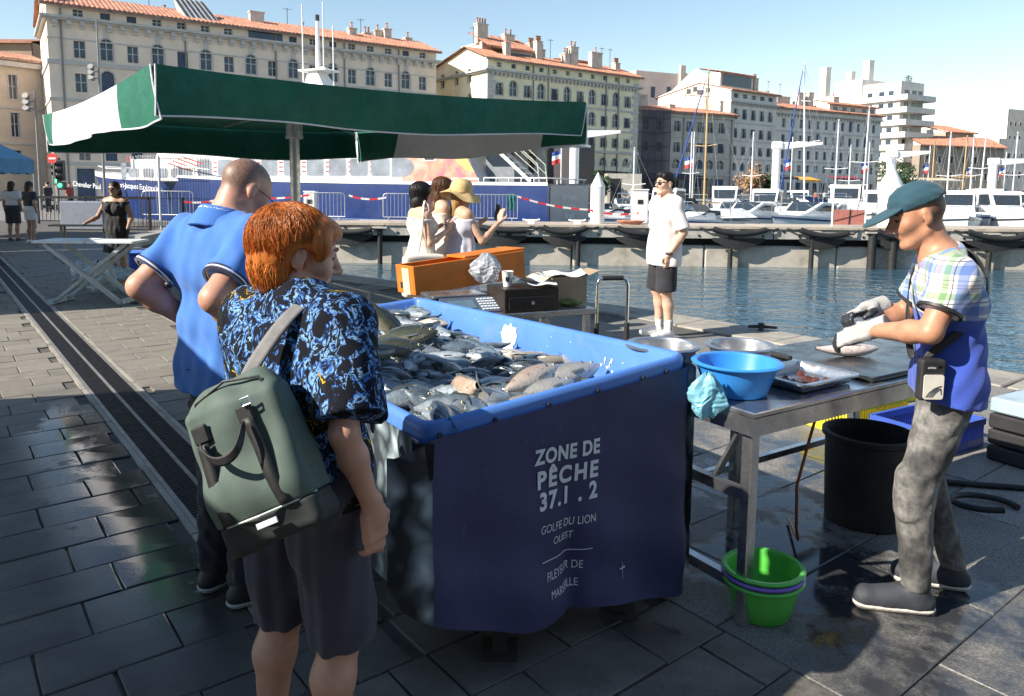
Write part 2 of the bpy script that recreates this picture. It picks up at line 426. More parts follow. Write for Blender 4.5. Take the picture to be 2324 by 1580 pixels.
_winmesh = {}
def window_mesh(w, h, arch, style, wallm, d=0.28):
    key = (round(w, 2), round(h, 2), arch, style, wallm.name)
    if key in _winmesh: return _winmesh[key]
    # outline of the opening
    if arch:
        hs = h - w / 2
        out = [(-w / 2, 0), (w / 2, 0), (w / 2, hs)] + [(w / 2 * math.cos(a), hs + w / 2 * math.sin(a)) for a in [math.pi * k / 8 for k in range(1, 8)]] + [(-w / 2, hs)]
    else: out = [(-w / 2, 0), (w / 2, 0), (w / 2, h), (-w / 2, h)]
    mb = MB(); k = len(out)
    mb.grid([[(x, 0, z) for x, z in out] + [(out[0][0], 0, out[0][1])], [(x, d, z) for x, z in out] + [(out[0][0], d, out[0][1])]])       # reveal
    if arch:                                                                        # spandrels closing the square hole in the wall
        A = out[2:]; right = A[:len(A) // 2 + 1]; left = A[len(A) // 2:]
        mb.add([(x, 0, z) for x, z in right] + [(w / 2, 0, h)], [tuple(range(len(right) + 1))])
        mb.add([(x, 0, z) for x, z in left] + [(-w / 2, 0, h)], [tuple(range(len(left) + 1))])
    sw = 0.13
    if style != 'plain':
        for a, b in (((-w / 2 - sw, -.05, -.12), (w / 2 + sw, .0, 0)),): mb.box(a, b, 1)
        if not arch:
            mb.box((-w / 2 - sw, -.035, 0), (-w / 2, 0, h), 1); mb.box((w / 2, -.035, 0), (w / 2 + sw, 0, h), 1); mb.box((-w / 2 - sw, -.045, h), (w / 2 + sw, 0, h + sw), 1)
        else:
            ring = [(w / 2, 0)] + out[2:] + [(-w / 2, 0)]
            for (x0, z0), (x1, z1) in zip(ring, ring[1:]):
                def o_(x, z): 
                    if z <= h - w / 2 + 1e-6: return (x + math.copysign(sw, x), z)
                    r_ = math.hypot(x, z - (h - w / 2)); f = (r_ + sw) / r_; return (x * f, (h - w / 2) + (z - h + w / 2) * f)
                a, b = o_(x0, z0), o_(x1, z1)
                mb.add([(x0, -.035, z0), (x1, -.035, z1), (b[0], -.035, b[1]), (a[0], -.035, a[1]), (a[0], 0, a[1]), (b[0], 0, b[1])], [(0, 1, 2, 3), (3, 2, 5, 4)], 1)
            if style == 'key': mb.box((-.22, -.09, h + .03), (.22, 0, h + 1.0), 1)
    if style == 'rail':
        mb.bar((-w / 2, -.08, .85), (w / 2, -.08, .85), .04, .04, 3)
        for i in range(6): mb.bar((-w / 2 + w * i / 5, -.08, 0), (-w / 2 + w * i / 5, -.08, .85), .03, .03, 3)
    me = mb.mesh('window', [wallm, M_TRIM, M_WFRAME, M_IRON])
    pb = MB(); pb.add([(x, d - .02, z) for x, z in out], [tuple(range(k))])
    fr = MB()
    fr.box((-.04, d - .08, 0), (.04, d - .021, h - .02)); fr.box((-w / 2, d - .08, h * .52), (w / 2, d - .021, h * .52 + .06))
    for s in (-1, 1): fr.box((s * (w / 2 - .03) - .03, d - .08, 0), (s * (w / 2 - .03) + .03, d - .021, h - (w / 2 if arch else 0)))
    res = (me, pb.mesh('pane', M_GLASS), pb.mesh('closed_shutter', M_SHUT), fr.mesh('sash', M_WFRAME))
    _winmesh[key] = res
    return res

def wall_grid(mb, L, z0, z1, holes, M, mi=0):
    us = sorted({0, L, *[h[0] for h in holes], *[h[1] for h in holes]}); zs = sorted({z0, z1, *[h[2] for h in holes], *[h[3] for h in holes]})
    for i in range(len(us) - 1):
        for j in range(len(zs) - 1):
            uc, zc = (us[i] + us[i + 1]) / 2, (zs[j] + zs[j + 1]) / 2
            if us[i + 1] - us[i] < 1e-4 or zs[j + 1] - zs[j] < 1e-4 or any(h[0] < uc < h[1] and h[2] < zc < h[3] for h in holes): continue
            mb.add([(us[i], 0, zs[j]), (us[i + 1], 0, zs[j]), (us[i + 1], 0, zs[j + 1]), (us[i], 0, zs[j + 1])], [(0, 1, 2, 3)], mi, M)

def tiles(root, x0, x1, y0, z0, y1, z1, pitch=0.42, name='roof'):
    """a slope of half-round tiles, ridges running down the slope"""
    mb = MB(); k = max(4, int((x1 - x0) / pitch) * 4); rows = []
    for (y, z) in ((y0, z0), (y1, z1)):
        rows.append([(x0 + (x1 - x0) * i / k, y, z + .09 * abs(math.sin(math.pi * i / 4))) for i in range(k + 1)])
    rows.append([(p[0], y1, z1 - .22) for p in rows[1]]); rows.insert(0, [(p[0], y0, z0 - .14) for p in rows[0]])
    mb.grid(rows); return mb.build(name, M_ROOF, root)

def chimney(root, x, y, z, w=1.0, d=0.7, h=1.6, pots=3):
    c = MB(); c.box((x - w / 2, y - d / 2, z - .6), (x + w / 2, y + d / 2, z + h)); c.box((x - w / 2 - .08, y - d / 2 - .08, z + h), (x + w / 2 + .08, y + d / 2 + .08, z + h + .14))
    o = c.build('chimney', M_CHIM, root)
    p = MB()
    for i in range(pots):
        px_ = x - w / 2 + w * (i + .5) / pots; p.tube([(px_, y, z + h + .14), (px_, y, z + h + .75)], [.13, .10], 8); p.box((px_ - .14, y - .14, z + h + .78), (px_ + .14, y + .14, z + h + .84))
    if pots: p.build('chimney_pot', M_ROOF, o)
    return o
def aerial(root, x, y, z, h=2.2):
    a = MB(); a.tube([(x, y, z), (x, y, z + h)], .035, 5); a.bar((x - .5, y, z + h - .2), (x + .5, y, z + h - .1), .03)
    for i in range(4): a.bar((x - .4 + .25 * i, y - .25, z + h - .18), (x - .4 + .25 * i, y + .25, z + h - .18), .02)
    a.build('aerial', M_IRON, root)

def house(name, label, A, B, H, wallm, rows, cols, depth=14, attic=None, bands=(), quoin=None, eave=0.55, roof=True, roofh=2.4, side=None, base=None, pipes=(), ridge=6.0):
    """rows: list of (z0, z1, width, kind or function of column); kind in 'r','a','k'(arch with keystone),'s'"""
    A, B = Vector((*A, 0)), Vector((*B, 0)); d = (B - A); L = d.length; rz = math.atan2(d.y, d.x)
    root = thing(name, label, 'building', A, rz)
    holes, wins = [], []
    for z0, z1, w, kind, cs in rows:
        for i, u in enumerate(cs if cs is not None else cols):
            k = kind(i) if callable(kind) else kind
            if k is None: continue
            za, zb, wi = z0, z1, w
            if k in 'ak': zb = z1 + .45; wi = w * 1.12
            holes.append((u - wi / 2, u + wi / 2, za, zb)); wins.append((u, za, wi, zb - za, k))
    mb = MB(); I = Matrix.Identity(4)
    wall_grid(mb, L, 0, H, holes, I)
    sh = []; sw_ = []
    if side:
        for (v, z0, z1, w, k) in side: sh.append((v - w / 2, v + w / 2, z0, z1)); sw_.append((v, z0, w, z1 - z0, k))
    MS = Matrix.Translation((0, depth, 0)) @ Matrix.Rotation(R(-90), 4, 'Z')       # left end wall, seen from outside
    wall_grid(mb, depth, 0, H, sh, MS)
    mb.add([(L, 0, 0), (L, depth, 0), (L, depth, H), (L, 0, H)], [(0, 1, 2, 3)]); mb.add([(L, depth, 0), (0, depth, 0), (0, depth, H), (L, depth, H)], [(0, 1, 2, 3)]); mb.add([(0, 0, H), (L, 0, H), (L, depth, H), (0, depth, H)], [(0, 1, 2, 3)])
    mb.build('wall', wallm, root)
    def put(u, z, w, h, k, M):
        arch = k in 'ak'
        st = {'r': 'trim', 'a': 'trim', 'k': 'key', 's': 'plain', 'b': 'rail'}[k]
        me, pane, shut, sash = window_mesh(w, h, arch, st, wallm)
        o = link('window', me, root); o.matrix_local = M @ Matrix.Translation((u, 0, z))
        if random.random() < 0.3: link('shutter', shut, o)
        else: link('pane', pane, o); link('sash', sash, o)
    for u, z, w, h, k in wins: put(u, z, w, h, k, I)
    for u, z, w, h, k in sw_: put(u, z, w, h, k, MS)
    for z, hh, pr, m in bands:
        b = MB(); b.box((-pr, -pr, z), (L + pr, -.001, z + hh)); b.box((-pr, 0, z), (-.001, depth, z + hh)); b.build('string_course', m, root)
    if quoin:
        for x in (0, L):
            zc = 0.2; i = 0
            q = MB()
            while zc < H - 1.2:
                w = 1.3 if i % 2 else .9
                xa, xb = (x - .03, x + w) if x == 0 else (x - w, x + .03)
                q.box((xa, -.04, zc), (xb, -.001, zc + .5))
                if x == 0: q.box((-.04, .0, zc), (-.001, w, zc + .5))
                zc += .56; i += 1
            q.build('quoins', quoin, root)
    if roof:
        r = tiles(root, -eave, L + eave, ridge, H + roofh, -eave, H)
        tiles(root, -eave, L + eave, ridge, H + roofh, depth + eave, H, name='rear_roof')
        g = MB(); 
        g.add([(0, 0, H), (0, depth, H), (0, ridge, H + roofh - .05)], [(0, 1, 2)]); g.build('gable', wallm, root)
        g = MB(); g.add([(L, 0, H), (L, depth, H), (L, ridge, H + roofh - .05)], [(0, 1, 2)]); g.build('gable', wallm, root)
        b = MB(); b.box((-eave, -eave, H - .16), (L + eave, .0, H - .02)); b.build('eave_board', M_TRIM, root)
    for u in pipes:
        p = MB(); p.tube([(u, -.1, 0), (u, -.1, H - .3)], .085, 6); p.build('drain_pipe', M_PIPE, root)
    return root, L
def brackets(root, L, z, n, w=.42, h=.62, pr=.42, start=.6):
    mb = MB(); mb.box((-w / 2, -pr, h * .45), (w / 2, 0, h)); mb.box((-w / 2, -pr * .55, 0), (w / 2, 0, h * .45)); me = mb.mesh('bracket', M_TRIM)
    for i in range(n): link('bracket', me, root, loc=(start + (L - 2 * start) * i / (n - 1), 0, z))

# ---- long beige house on the left
W1 = wall_mat('beige render', (0.80, 0.66, 0.53))
c1 = [2.55 + 2.267 * i for i in range(17)]
b1, L1 = house('long_house', 'long beige house with red tiled roof, arched and square windows, behind the green parasol', (-43.09, 71), (-9.56, 94), 18.15, W1,
    [(13.45, 15.0, 1.0, lambda i: 'k' if i % 2 else 's', None), (10.3, 12.0, 1.0, lambda i: 'a' if i % 2 else 's', None), (6.9, 8.9, 1.0, lambda i: 'a' if i % 2 else 's', None), (3.9, 5.8, 1.0, 's', None),
     (0.05, 3.1, 1.5, 'r', c1[::2]), (17.25, 17.85, 0.85, 's', [c for c in c1 if c < 17] + c1[9:])], c1, depth=12,
    bands=((16.9, .22, .55, M_TRIM), (16.75, .14, .35, M_TRIM), (12.75, .4, .12, M_TRIM), (15.05, .12, .05, M_TRIM), (9.4, .25, .1, M_TRIM), (3.4, .3, .1, M_TRIM)), roofh=2.0, ridge=5,
    side=[(10.5, 13.2, 15.2, .55, 's'), (10.5, 10.2, 12.0, .55, 's'), (10.5, 7, 9, .55, 's'), (7.5, 10.2, 12.2, .55, 's'), (7.5, 7, 9, .55, 's'), (4.5, 7, 9, .6, 's')], pipes=(1.1, 11.9, 21, 28.8, 35.6))
brackets(b1, L1, 16.1, 36)
g = MB(); g.box((-.1, 1.5, 18.1), (2.2, 10, 19.2)); g.add([(-.1, .5, 19.2), (-.1, 11, 19.2), (-.1, 5.5, 22.5), (.6, .5, 19.2), (.6, 11, 19.2), (.6, 5.5, 22.5)], [(0, 1, 2), (3, 5, 4), (0, 2, 5, 3), (1, 4, 5, 2)]); g.build('parapet_gable', W1, b1)
for x, y, h, p in ((20.2, 4, 1.3, 0), (31.2, 3.5, .9, 1), (34, 5.5, .8, 2), (35.2, 5, 1.2, 1), (36.2, 4.5, 1.5, 1), (39.3, 5, .8, 1), (26, 5.5, .3, 1), (11, 5, .1, 1)): chimney(b1, x, y, 18.9 + y * .12, 1.5 if p == 0 else .9, .8, h, p)
for x in (9.5, 24, 33): aerial(b1, x, 5, 19.8)
mb = MB()                                                                            # striped skylight lean-to on the roof
mb.add([(12.2, .6, 18.6), (15.4, .6, 18.6), (14.6, 3.6, 21.0), (11.6, 3.6, 21.0), (12.2, 3.6, 18.6), (15.4, 3.6, 18.6)], [(0, 1, 2, 3), (0, 3, 4), (1, 5, 2)])
sk = mb.build('roof_dormer', M_CHIM, b1)
for i in range(6):
    q = MB(); a = i / 6 + .02; b_ = a + .08
    f = lambda s, v: (12.2 + 3.2 * s - (.6 + .2 * s) * v, .6 + 3 * v - .05, 18.6 + 2.4 * v + .06)
    q.add([f(a, .02), f(b_, .02), f(b_, .98), f(a, .98)], [(0, 1, 2, 3)]); q.build('glazing_strip', M_GLASS, sk)
q = MB(); q.box((18.2, -.03, 16.98), (21.8, 0, 17.95)); q.build('ribbon_window', M_GLASS, b1)

# ---- yellow house in the middle
W2 = wall_mat('yellow ochre render', (0.82, 0.73, 0.50), amt=0.2)
c2 = [1.7 + 2.17 * i for i in range(11)]
b2, L2 = house('yellow_house', 'yellow house with white quoins, red roofs and many chimneys, right of the parasol edge', (-3.18, 92), (17.46, 107), 17.2, W2,
    [(13.0, 14.4, 1.05, lambda i: 'a' if i % 2 else 'b', None), (10.2, 11.5, 1.05, lambda i: 'a' if i % 2 else 'b', None), (7.4, 8.6, 1.05, 'b', None), (4.9, 5.5, 1.1, 'a', None), (1.0, 3.4, 1.3, 's', None), (16.3, 16.85, .7, 's', None)], c2, depth=13,
    bands=((15.75, .2, .55, M_TRIM), (15.6, .12, .35, M_TRIM), (12.3, .25, .1, M_TRIM), (9.5, .25, .1, M_TRIM), (6.6, .3, .2, M_TRIM), (4.0, .2, .1, M_TRIM)), quoin=M_TRIM, roofh=1.9, ridge=4.6,
    side=[(v, z, z + 1.7, .8, 'a') for v in (9, 6, 2.5) for z in (15.0 - .3, 11.6, 8.5)] , pipes=(6.9, 9.3, 19.3, 21.6))
brackets(b2, L2, 15.2, 40, .3, .4, .35)
q = MB(); q.box((2.5, 5, 17.2), (9.5, 10, 20.2)); q.box((10.5, 5, 17.2), (14, 9, 19.0)); q.box((17, 5, 17.2), (20.5, 9, 19.4)); q.box((5.4, 3.4, 17.3), (9.3, 5, 19.3)); pent = q.build('penthouse', mat('pale penthouse render', (0.62, 0.56, 0.48), 0.9, vscale=.5), b2)
q = MB(); q.box((5.8, 3.36, 17.95), (9.0, 3.399, 18.95)); q.box((14.2, 6, 18.3), (16.8, 6.04, 19.3)); q.build('penthouse_window', M_GLASS, b2)
tiles(b2, 2, 10, 7.5, 21.6, 3.0, 19.4, name='penthouse_roof'); tiles(b2, 10.2, 14.4, 8, 19.7, 4.4, 19.0, name='penthouse_roof'); tiles(b2, 16.6, 21, 8, 20, 4.4, 19.4, name='penthouse_roof')
for x, y, z, w, h, p in ((3.0, 6, 20.6, 1.6, 1.8, 4), (4.6, 2.6, 18, .8, 1.8, 1), (9.9, 3.0, 18.2, .9, 2.4, 3), (7.6, 6.5, 20.9, 1.6, .8, 2), (12.6, 6, 19.3, 1.2, 1.0, 3), (15.2, 2.2, 17.8, 1.3, 2.6, 2), (14.0, 2.2, 17.8, .9, 1.6, 2), (19.6, 2.6, 18, 1.9, 2.2, 1), (23.9, 3, 18, .9, 1.3, 3), (17.6, 6.5, 19.3, 1.5, .9, 0), (10.6, 5.5, 19.4, .9, 1.4, 3)): chimney(b2, x, y, z, w, .8, h, p)
for x in (1.2, 11.6, 13.6, 23, 24.6): aerial(b2, x, 5, 19.2, 2.6)
q = MB(); q.bar((17.5, -.7, 4.2), (24, -.7, 4.0), 1.2, .1); q.build('awning', M_SHUT, b2)
q = MB(); q.box((9, -5, 0), (13, -.8, 7.2)); q.build('kiosk_tower', mat('dark cladding', (.05, .045, .05), .5, var=.2), b2)

# ---- netted grey house, and the house with the white gable behind it
W3 = wall_mat('grey weathered stone', (0.50, 0.46, 0.41), amt=.5)
c3 = [6.8, 9.0, 11.0, 12.9, 14.9]
b3, L3 = house('scaffolded_house', 'low grey house wrapped in dark netting, between the yellow house and the white gable', (17.82, 109), (33.68, 116), 13.1, W3,
    [(10.3, 11.8, 1.1, 'b', None), (7.3, 8.7, 1.1, 'b', None), (4.9, 5.8, 1.3, 'a', None), (.6, 3.4, 1.6, 's', None), (10.3, 11.6, 1.0, 's', [1.4, 3.6]), (7.3, 8.6, 1.0, 's', [1.4, 3.6])], c3, depth=13,
    bands=((9.4, .2, .1, W3), (6.5, .25, .12, W3), (12.4, .2, .25, W3), (3.9, .25, .15, W3)), roofh=1.5, ridge=6.5, pipes=(7.9, 16.8))
net = MB()
for u in [0, 1.25, 2.5, 3.75, 5.0]: net.tube([(u, -.9, 0), (u, -.9, 13.4)], .05, 5)
for z in (2, 4, 6, 8, 10, 12): net.tube([(0, -.9, z), (5, -.9, z)], .04, 5); net.box((0, -.85, z - .1), (5, -.1, z - .05))
net.build('scaffold', mat('scaffold tube', (.25, .25, .25), .5, metal=.6), b3)
net = MB(); net.grid([[(u / 4, -1.0 + .06 * math.sin(u * 2.3 + z), z * 1.0) for u in range(21)] for z in range(14)]); net.build('safety_net', mat('dark safety net', (.05, .05, .075), .8, alpha=.62, var=.3, vscale=2), b3)
chimney(b3, 3.6, 5, 14, 1.8, 1.2, 1.8, 0); chimney(b3, 8.5, 4.0, 14, 1.0, .7, .5, 0)
ac = MB()
for i in range(4): ac.box((10.5 + 1.2 * i, 3, 16.3 + .4 * (i % 2)), (11.3 + 1.2 * i, 3.6, 17.0 + .4 * (i % 2)))
ac.bar((9.8, 3.3, 16.1), (15.5, 3.3, 16.1), .12); ac.bar((10.5, 3.3, 14), (10.5, 3.3, 16.1), .1); ac.bar((14.5, 3.3, 14), (14.5, 3.3, 16.1), .1); ac.build('air_conditioner', M_CHIM, b3)
W4 = wall_mat('greyish render', (0.68, 0.64, 0.58))
W4w = wall_mat('white gable render', (0.74, 0.68, 0.60), amt=.12)
c4 = [1.2 + 2.2 * i for i in range(5)]
b4, L4 = house('gabled_house', 'tall grey house with sunlit blank white end wall and red roof', (33.65, 118.2), (43.08, 125), 17.25, W4,
    [(12.9, 14.4, .95, 'b', None), (10.0, 11.4, .95, 'b', None), (7.3, 8.6, .95, 'b', None), (4.9, 5.6, 1.0, 'a', None), (.8, 3.3, 1.1, 's', None), (16.1, 16.75, 1.2, 's', None)], c4, depth=15,
    bands=((15.4, .25, .4, M_TRIM), (12.2, .2, .08, M_TRIM), (9.4, .2, .08, M_TRIM), (6.6, .2, .08, M_TRIM)), roofh=1.6, ridge=6)
brackets(b4, L4, 14.95, 18, .25, .4, .3)
g = MB(); P = [(-.35, -.2, 0), (-.35, 15, 0), (-.35, 15, 17.5), (-.35, 12, 18.2), (-.35, 8, 20.7), (-.35, 6.8, 21.2), (-.35, 6.2, 20.8), (-.35, 3.2, 18.2), (-.35, -.2, 17.3)]
k = len(P); g.add(P + [(x + .3, y, z) for x, y, z in P], [tuple(range(k)), tuple(range(k, 2 * k))[::-1]] + [(i, (i + 1) % k, k + (i + 1) % k, k + i) for i in range(k)]); g.build('end_wall', W4w, b4)
q = MB(); q.box((.4, 2.6, 18.0), (8.6, 6, 20.3)); q.build('roof_storey', W4w, b4); q = MB(); q.box((.9, 2.55, 18.3), (8.2, 2.599, 20)); q.build('glazed_band', M_GLASS, b4); tiles(b4, 0, 9, 6.4, 21.2, 2.2, 20.3, name='upper_roof')
chimney(b4, 9.6, 3, 18, .9, .9, 2.0, 2)
W5 = wall_mat('white house render', (0.70, 0.63, 0.55), amt=.15)
A = at(1440, 300, 134); b6 = thing('white_block', 'plain white block with flat roof above the netted house', 'building', (A.x, A.y, 0), R(25))
q = MB(); q.box((0, 0, 0), (10.5, 10, 22.5)); q.build('wall', W5, b6)
q = MB(); q.add([(10.5, 0, 0), (18, 0, 0), (18, 0, 18.5), (10.5, 0, 23.0), (10.5, 10, 23.0), (18, 10, 18.5), (18, 10, 0), (10.5, 10, 0)], [(0, 1, 2, 3), (3, 2, 5, 4), (1, 6, 5, 2), (7, 4, 5, 6)]); q.build('shed_wing', W5, b6)
q = MB()
for x, z in ((3.2, 18), (6.6, 18.2), (3.0, 14.2), (6.6, 14.2)): q = MB(); q.box((x, -.04, z), (x + .9, 0, z + 1.9)); q.build('window', M_GLASS, b6)
q = MB(); q.box((9.2, -.5, 8), (10.3, 0, 24)); q.build('flue', W5, b6)

# ---- long pale house at the right and its roof storeys
W6 = wall_mat('pale grey stone', (0.72, 0.68, 0.62), amt=.4)
c5 = [1.9 + 2.13 * i for i in range(12)]
b5, L5 = house('long_stone_house', 'long pale stone house with rows of narrow arched windows, left of the tower block', (44.11, 128), (68.07, 141), 15.7, W6,
    [(12.5, 14.0, .85, lambda i: 'a' if i in (8, 10) else 's', None), (9.85, 11.3, .85, lambda i: 'a' if i % 3 == 1 else 's', None), (7.25, 8.7, .85, 's', None), (5.0, 6.2, .9, 's', None), (.6, 3.2, 1.3, 's', None)], c5, depth=14,
    bands=((14.7, .2, .4, M_TRIM), (11.8, .18, .08, M_TRIM), (9.1, .18, .08, M_TRIM), (6.7, .18, .08, M_TRIM)), roofh=1.5, ridge=5,
    side=[(12, 12.5, 13.8, .8, 's')])
brackets(b5, L5, 14.2, 34, .22, .45, .3)
q = MB(); q.box((14.5, 1.2, 15.6), (27.2, 9, 17.3)); q.build('roof_storey', W5, b5)
q = MB()
for x in (15.5, 18, 20.3, 23.4, 25.6): q.box((x, 1.15, 15.95), (x + 1.1, 1.199, 16.9))
q.build('dormer_window', M_GLASS, b5); tiles(b5, 14.2, 27.6, 5.5, 18.4, .8, 17.3, name='upper_roof')
for x, y, z, w, h, p in ((3, 5, 16.5, 1.2, 1.8, 2), (7.5, 6, 16.8, 3.2, 1.6, 0), (11, 5, 16.8, 1.6, 2.4, 1), (13.4, 5, 16.8, 1.2, 2.6, 0), (19.5, 4.5, 18, 1.4, 1.0, 1)): chimney(b5, x, y, z, w, 1.4, h, p)
for x, y in ((1.0, 3), (5, 4)): aerial(b5, x, y, 17.5, 3)

# ---- tower block with balconies
A = at(2032, 400, 163); rz = R(30); tw = thing('tower_block', 'white tower block with stacked balconies and rooftop chimneys', 'building', (A.x, A.y, 0), rz)
WT = wall_mat('white concrete', (0.70, 0.66, 0.60), amt=.12)
q = MB(); q.box((0, 0, 0), (8.2, 9, 25.4)); q.box((-.5, 9, 0), (8.2, 16, 26.8)); q.box((-.4, 16, 0), (8, 22, 23.8)); q.build('wall', WT, tw)
for k in range(7):
    z = 5.6 + 2.62 * k
    q = MB(); q.box((-.7, -2.0, z), (9.6, -1.82, z + 1.15)); q.box((-.7, -1.82, z), (-.52, 9.5, z + 1.15)); q.box((9.42, -1.82, z), (9.6, 2.5, z + 1.15)); q.box((-.52, -1.82, z), (9.42, 0, z + .16)); q.box((-.52, 0, z), (0, 9.5, z + .16)); q.build('balcony', WT, tw)
    for x in (2.2, 4.8, 7.0):
        q = MB(); q.box((x - .8, -.04, z + .2), (x + .8, 0, z + 2.35)); q.build('window', M_GLASS, tw)
    for y in (2.2, 4.4, 7.2):
        q = MB(); q.box((-.04, y - .6, z + 1.0), (0, y + .6, z + 2.2)); q.build('window', M_GLASS, tw)
for x, y, z0, z1, w in ((1.2, 20, 23, 30.6, 1.7), (3.5, 15, 26, 29.2, 1.5), (4.2, 11, 26, 31.2, 1.7)):
    q = MB(); q.box((x - w / 2, y - w / 2, z0), (x + w / 2, y + w / 2, z1)); q.box((x - w / 2 - .1, y - w / 2 - .1, z1), (x + w / 2 + .1, y + w / 2 + .1, z1 + .25)); q.build('chimney', WT, tw)
q = MB()
for i in range(5): q.tube([(6 + .5 * i, 3, 25.4), (6 + .5 * i, 3, 26.6 + .5 * (i % 3))], .1, 6); q.lathe([(.0, 0), (.45, .12)], 10, (6 + .5 * i, 3, 26.8 + .4 * (i % 2)))
q.build('antenna_cluster', M_PIPE, tw)

# ---- houses at the far right
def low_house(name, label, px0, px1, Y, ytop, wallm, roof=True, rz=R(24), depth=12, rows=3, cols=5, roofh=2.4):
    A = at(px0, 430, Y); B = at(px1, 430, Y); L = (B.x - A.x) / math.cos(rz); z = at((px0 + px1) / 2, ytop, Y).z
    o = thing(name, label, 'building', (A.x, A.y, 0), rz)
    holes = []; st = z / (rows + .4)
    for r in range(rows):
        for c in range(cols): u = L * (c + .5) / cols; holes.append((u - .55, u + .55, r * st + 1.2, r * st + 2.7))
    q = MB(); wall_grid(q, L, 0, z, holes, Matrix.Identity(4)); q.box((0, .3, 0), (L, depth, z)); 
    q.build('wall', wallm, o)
    for h in holes:
        me, pane, shut, sash = window_mesh(1.1, 1.5, False, 'trim', wallm); w = link('window', me, o, loc=((h[0] + h[1]) / 2, 0, h[2])); link('pane', pane, w)
    if roof:
        tiles(o, -.5, L + .5, depth / 2, z + roofh, -.7, z); tiles(o, -.5, L + .5, depth / 2, z + roofh, depth + .7, z, name='rear_roof')
        g = MB(); g.add([(0, 0, z), (0, depth, z), (0, depth / 2, z + roofh - .1)], [(0, 1, 2)]); g.build('gable', W5, o)
    return o
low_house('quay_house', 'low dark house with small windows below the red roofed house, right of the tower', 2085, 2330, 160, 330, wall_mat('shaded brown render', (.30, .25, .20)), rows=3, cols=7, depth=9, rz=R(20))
low_house('red_roof_house', 'house with broad red roof just right of the tower block', 2140, 2225, 180, 300, wall_mat('tan render', (.42, .34, .26)), depth=16, rows=4, cols=4)
low_house('orange_roof_house', 'house with bright orange roof in front of the white office block', 2205, 2262, 172, 340, W5, depth=12, rows=2, cols=3)
low_house('office_block', 'white flat office block with window bands at the right edge', 2262, 2420, 185, 315, W5, roof=False, rows=3, cols=8)
low_house('apartment_slab', 'tall pale slab on the hill at the right edge behind the office block', 2276, 2420, 300, 248, W5, roof=False, rows=6, cols=9)
low_house('side_street_house', 'brownish house with red roof at the left edge behind the long beige house', -160, 90, 120, 95, wall_mat('brown render', (.34, .24, .17)), rows=6, cols=7, rz=R(0), roofh=1.5)
# ---- sunlit street front on the left, running away from the camera
W7 = wall_mat('sunlit cream render', (0.60, 0.50, 0.40), amt=.15)
A = Vector((-55.0, 64.0)); B = Vector((-43.4, 83.5))
cs = [1.1 + 1.62 * i for i in range(13)]
b7, L7 = house('shuttered_house', 'pale sunlit house front with rows of tall grey shutters at the left edge', (-66.5, 58), (-49.5, 80), 14.2, W7,
    [(10.2, 12.6, .75, 'r', [1.2 + 2.0 * i for i in range(13)]), (6.4, 8.8, .75, 'r', [1.2 + 2.0 * i for i in range(13)]), (2.6, 5.0, .75, 'r', [1.2 + 2.0 * i for i in range(13)])], [], depth=6, bands=((13.4, .5, .5, M_TRIM), (9.2, .2, .1, M_TRIM), (5.6, .2, .1, M_TRIM)), roofh=1.0, ridge=3)

# ---- unseen quay house behind the camera, added to block low sky light
b8, L8 = house('sky_block_house', 'long grey quay house added unseen behind the camera to block sky light', (62, -24), (-34, -22), 17, W4, [(z, z + 1.8, 1.1, 's', None) for z in (4, 8, 12)], [3 + 4 * i for i in range(23)], depth=10)
# ================================================================== PIER, SHIPS, MARINA
M_WHITE = mat('white gloss paint', (0.80, 0.79, 0.76), 0.35, var=0.06, vscale=1.5, rvar=.08)
M_NAVY = mat('navy hull paint', (0.022, 0.045, 0.16), 0.3, var=0.2, vscale=.6, dirt=((.05, .07, .14), .4, .4))
M_GALV = mat('galvanised steel', (0.55, 0.56, 0.57), 0.38, metal=0.75, var=0.15, vscale=8)
M_BLACKR = mat('black rubber', (0.018, 0.018, 0.019), 0.65, var=0.3, vscale=8, bump=.2)
M_SHIPGLASS = mat('tinted cabin glass', (0.22, 0.25, 0.30), 0.1, var=0.35, vscale=1.2)
M_CHROME = mat('chrome tube', (0.75, 0.76, 0.78), 0.16, metal=1.0, var=0.05)
M_RED = mat('red paint', (0.62, 0.04, 0.03), 0.5, var=.1)
M_BLUEC = mat('blue canvas', (0.02, 0.06, 0.25), 0.8, var=.25, vscale=3)
PIER_Y, PIER_Z = 27.2, 0.30
pr = thing('pier', 'pale floating pier with bolted beam and hanging rubber fenders across the basin', 'pier', (-12.4, PIER_Y, WATER_Z))
X0, X1 = -12.4, 46
M_WOOD = mat('bleached planks', (0.42, 0.36, 0.29), 0.8, var=.25, vscale=2, stretch=(1, 6, 1), bump=.3, bscale=12)
mb = MB(); mb.box((X0, PIER_Y, WATER_Z - .6), (X1, PIER_Y + 2.4, .02)); 
M_FLOAT = mat('tide marked concrete', (0.46, 0.42, 0.36), .85, var=.22, vscale=1.2, bump=.4, bscale=18, dirt=((.14, .13, .06), .8, .9))
n_ = 12; st = (X1 - X0) / n_
for i in range(n_):
    mb = MB(); mb.box((X0 + i * st + .02, PIER_Y + .25, WATER_Z - .6), (X0 + (i + 1) * st - .02, PIER_Y + 2.4, -.42)); mb.build('float', M_FLOAT, pr, bevel=.05, world=True)
mb = MB(); mb.box((X0, PIER_Y + .5, -.42), (X1, PIER_Y + 2.2, .12)); mb.build('core', M_BLACKR, pr, world=True)
i = 0; x = X0
while x < X1:
    mb = MB(); mb.box((x + .006, PIER_Y - .06, .21), (x + 1.2 - .006, PIER_Y + 2.5, PIER_Z + random.uniform(-.006, .006))); mb.build('deck_plank', M_WOOD, pr, world=True); x += 1.2
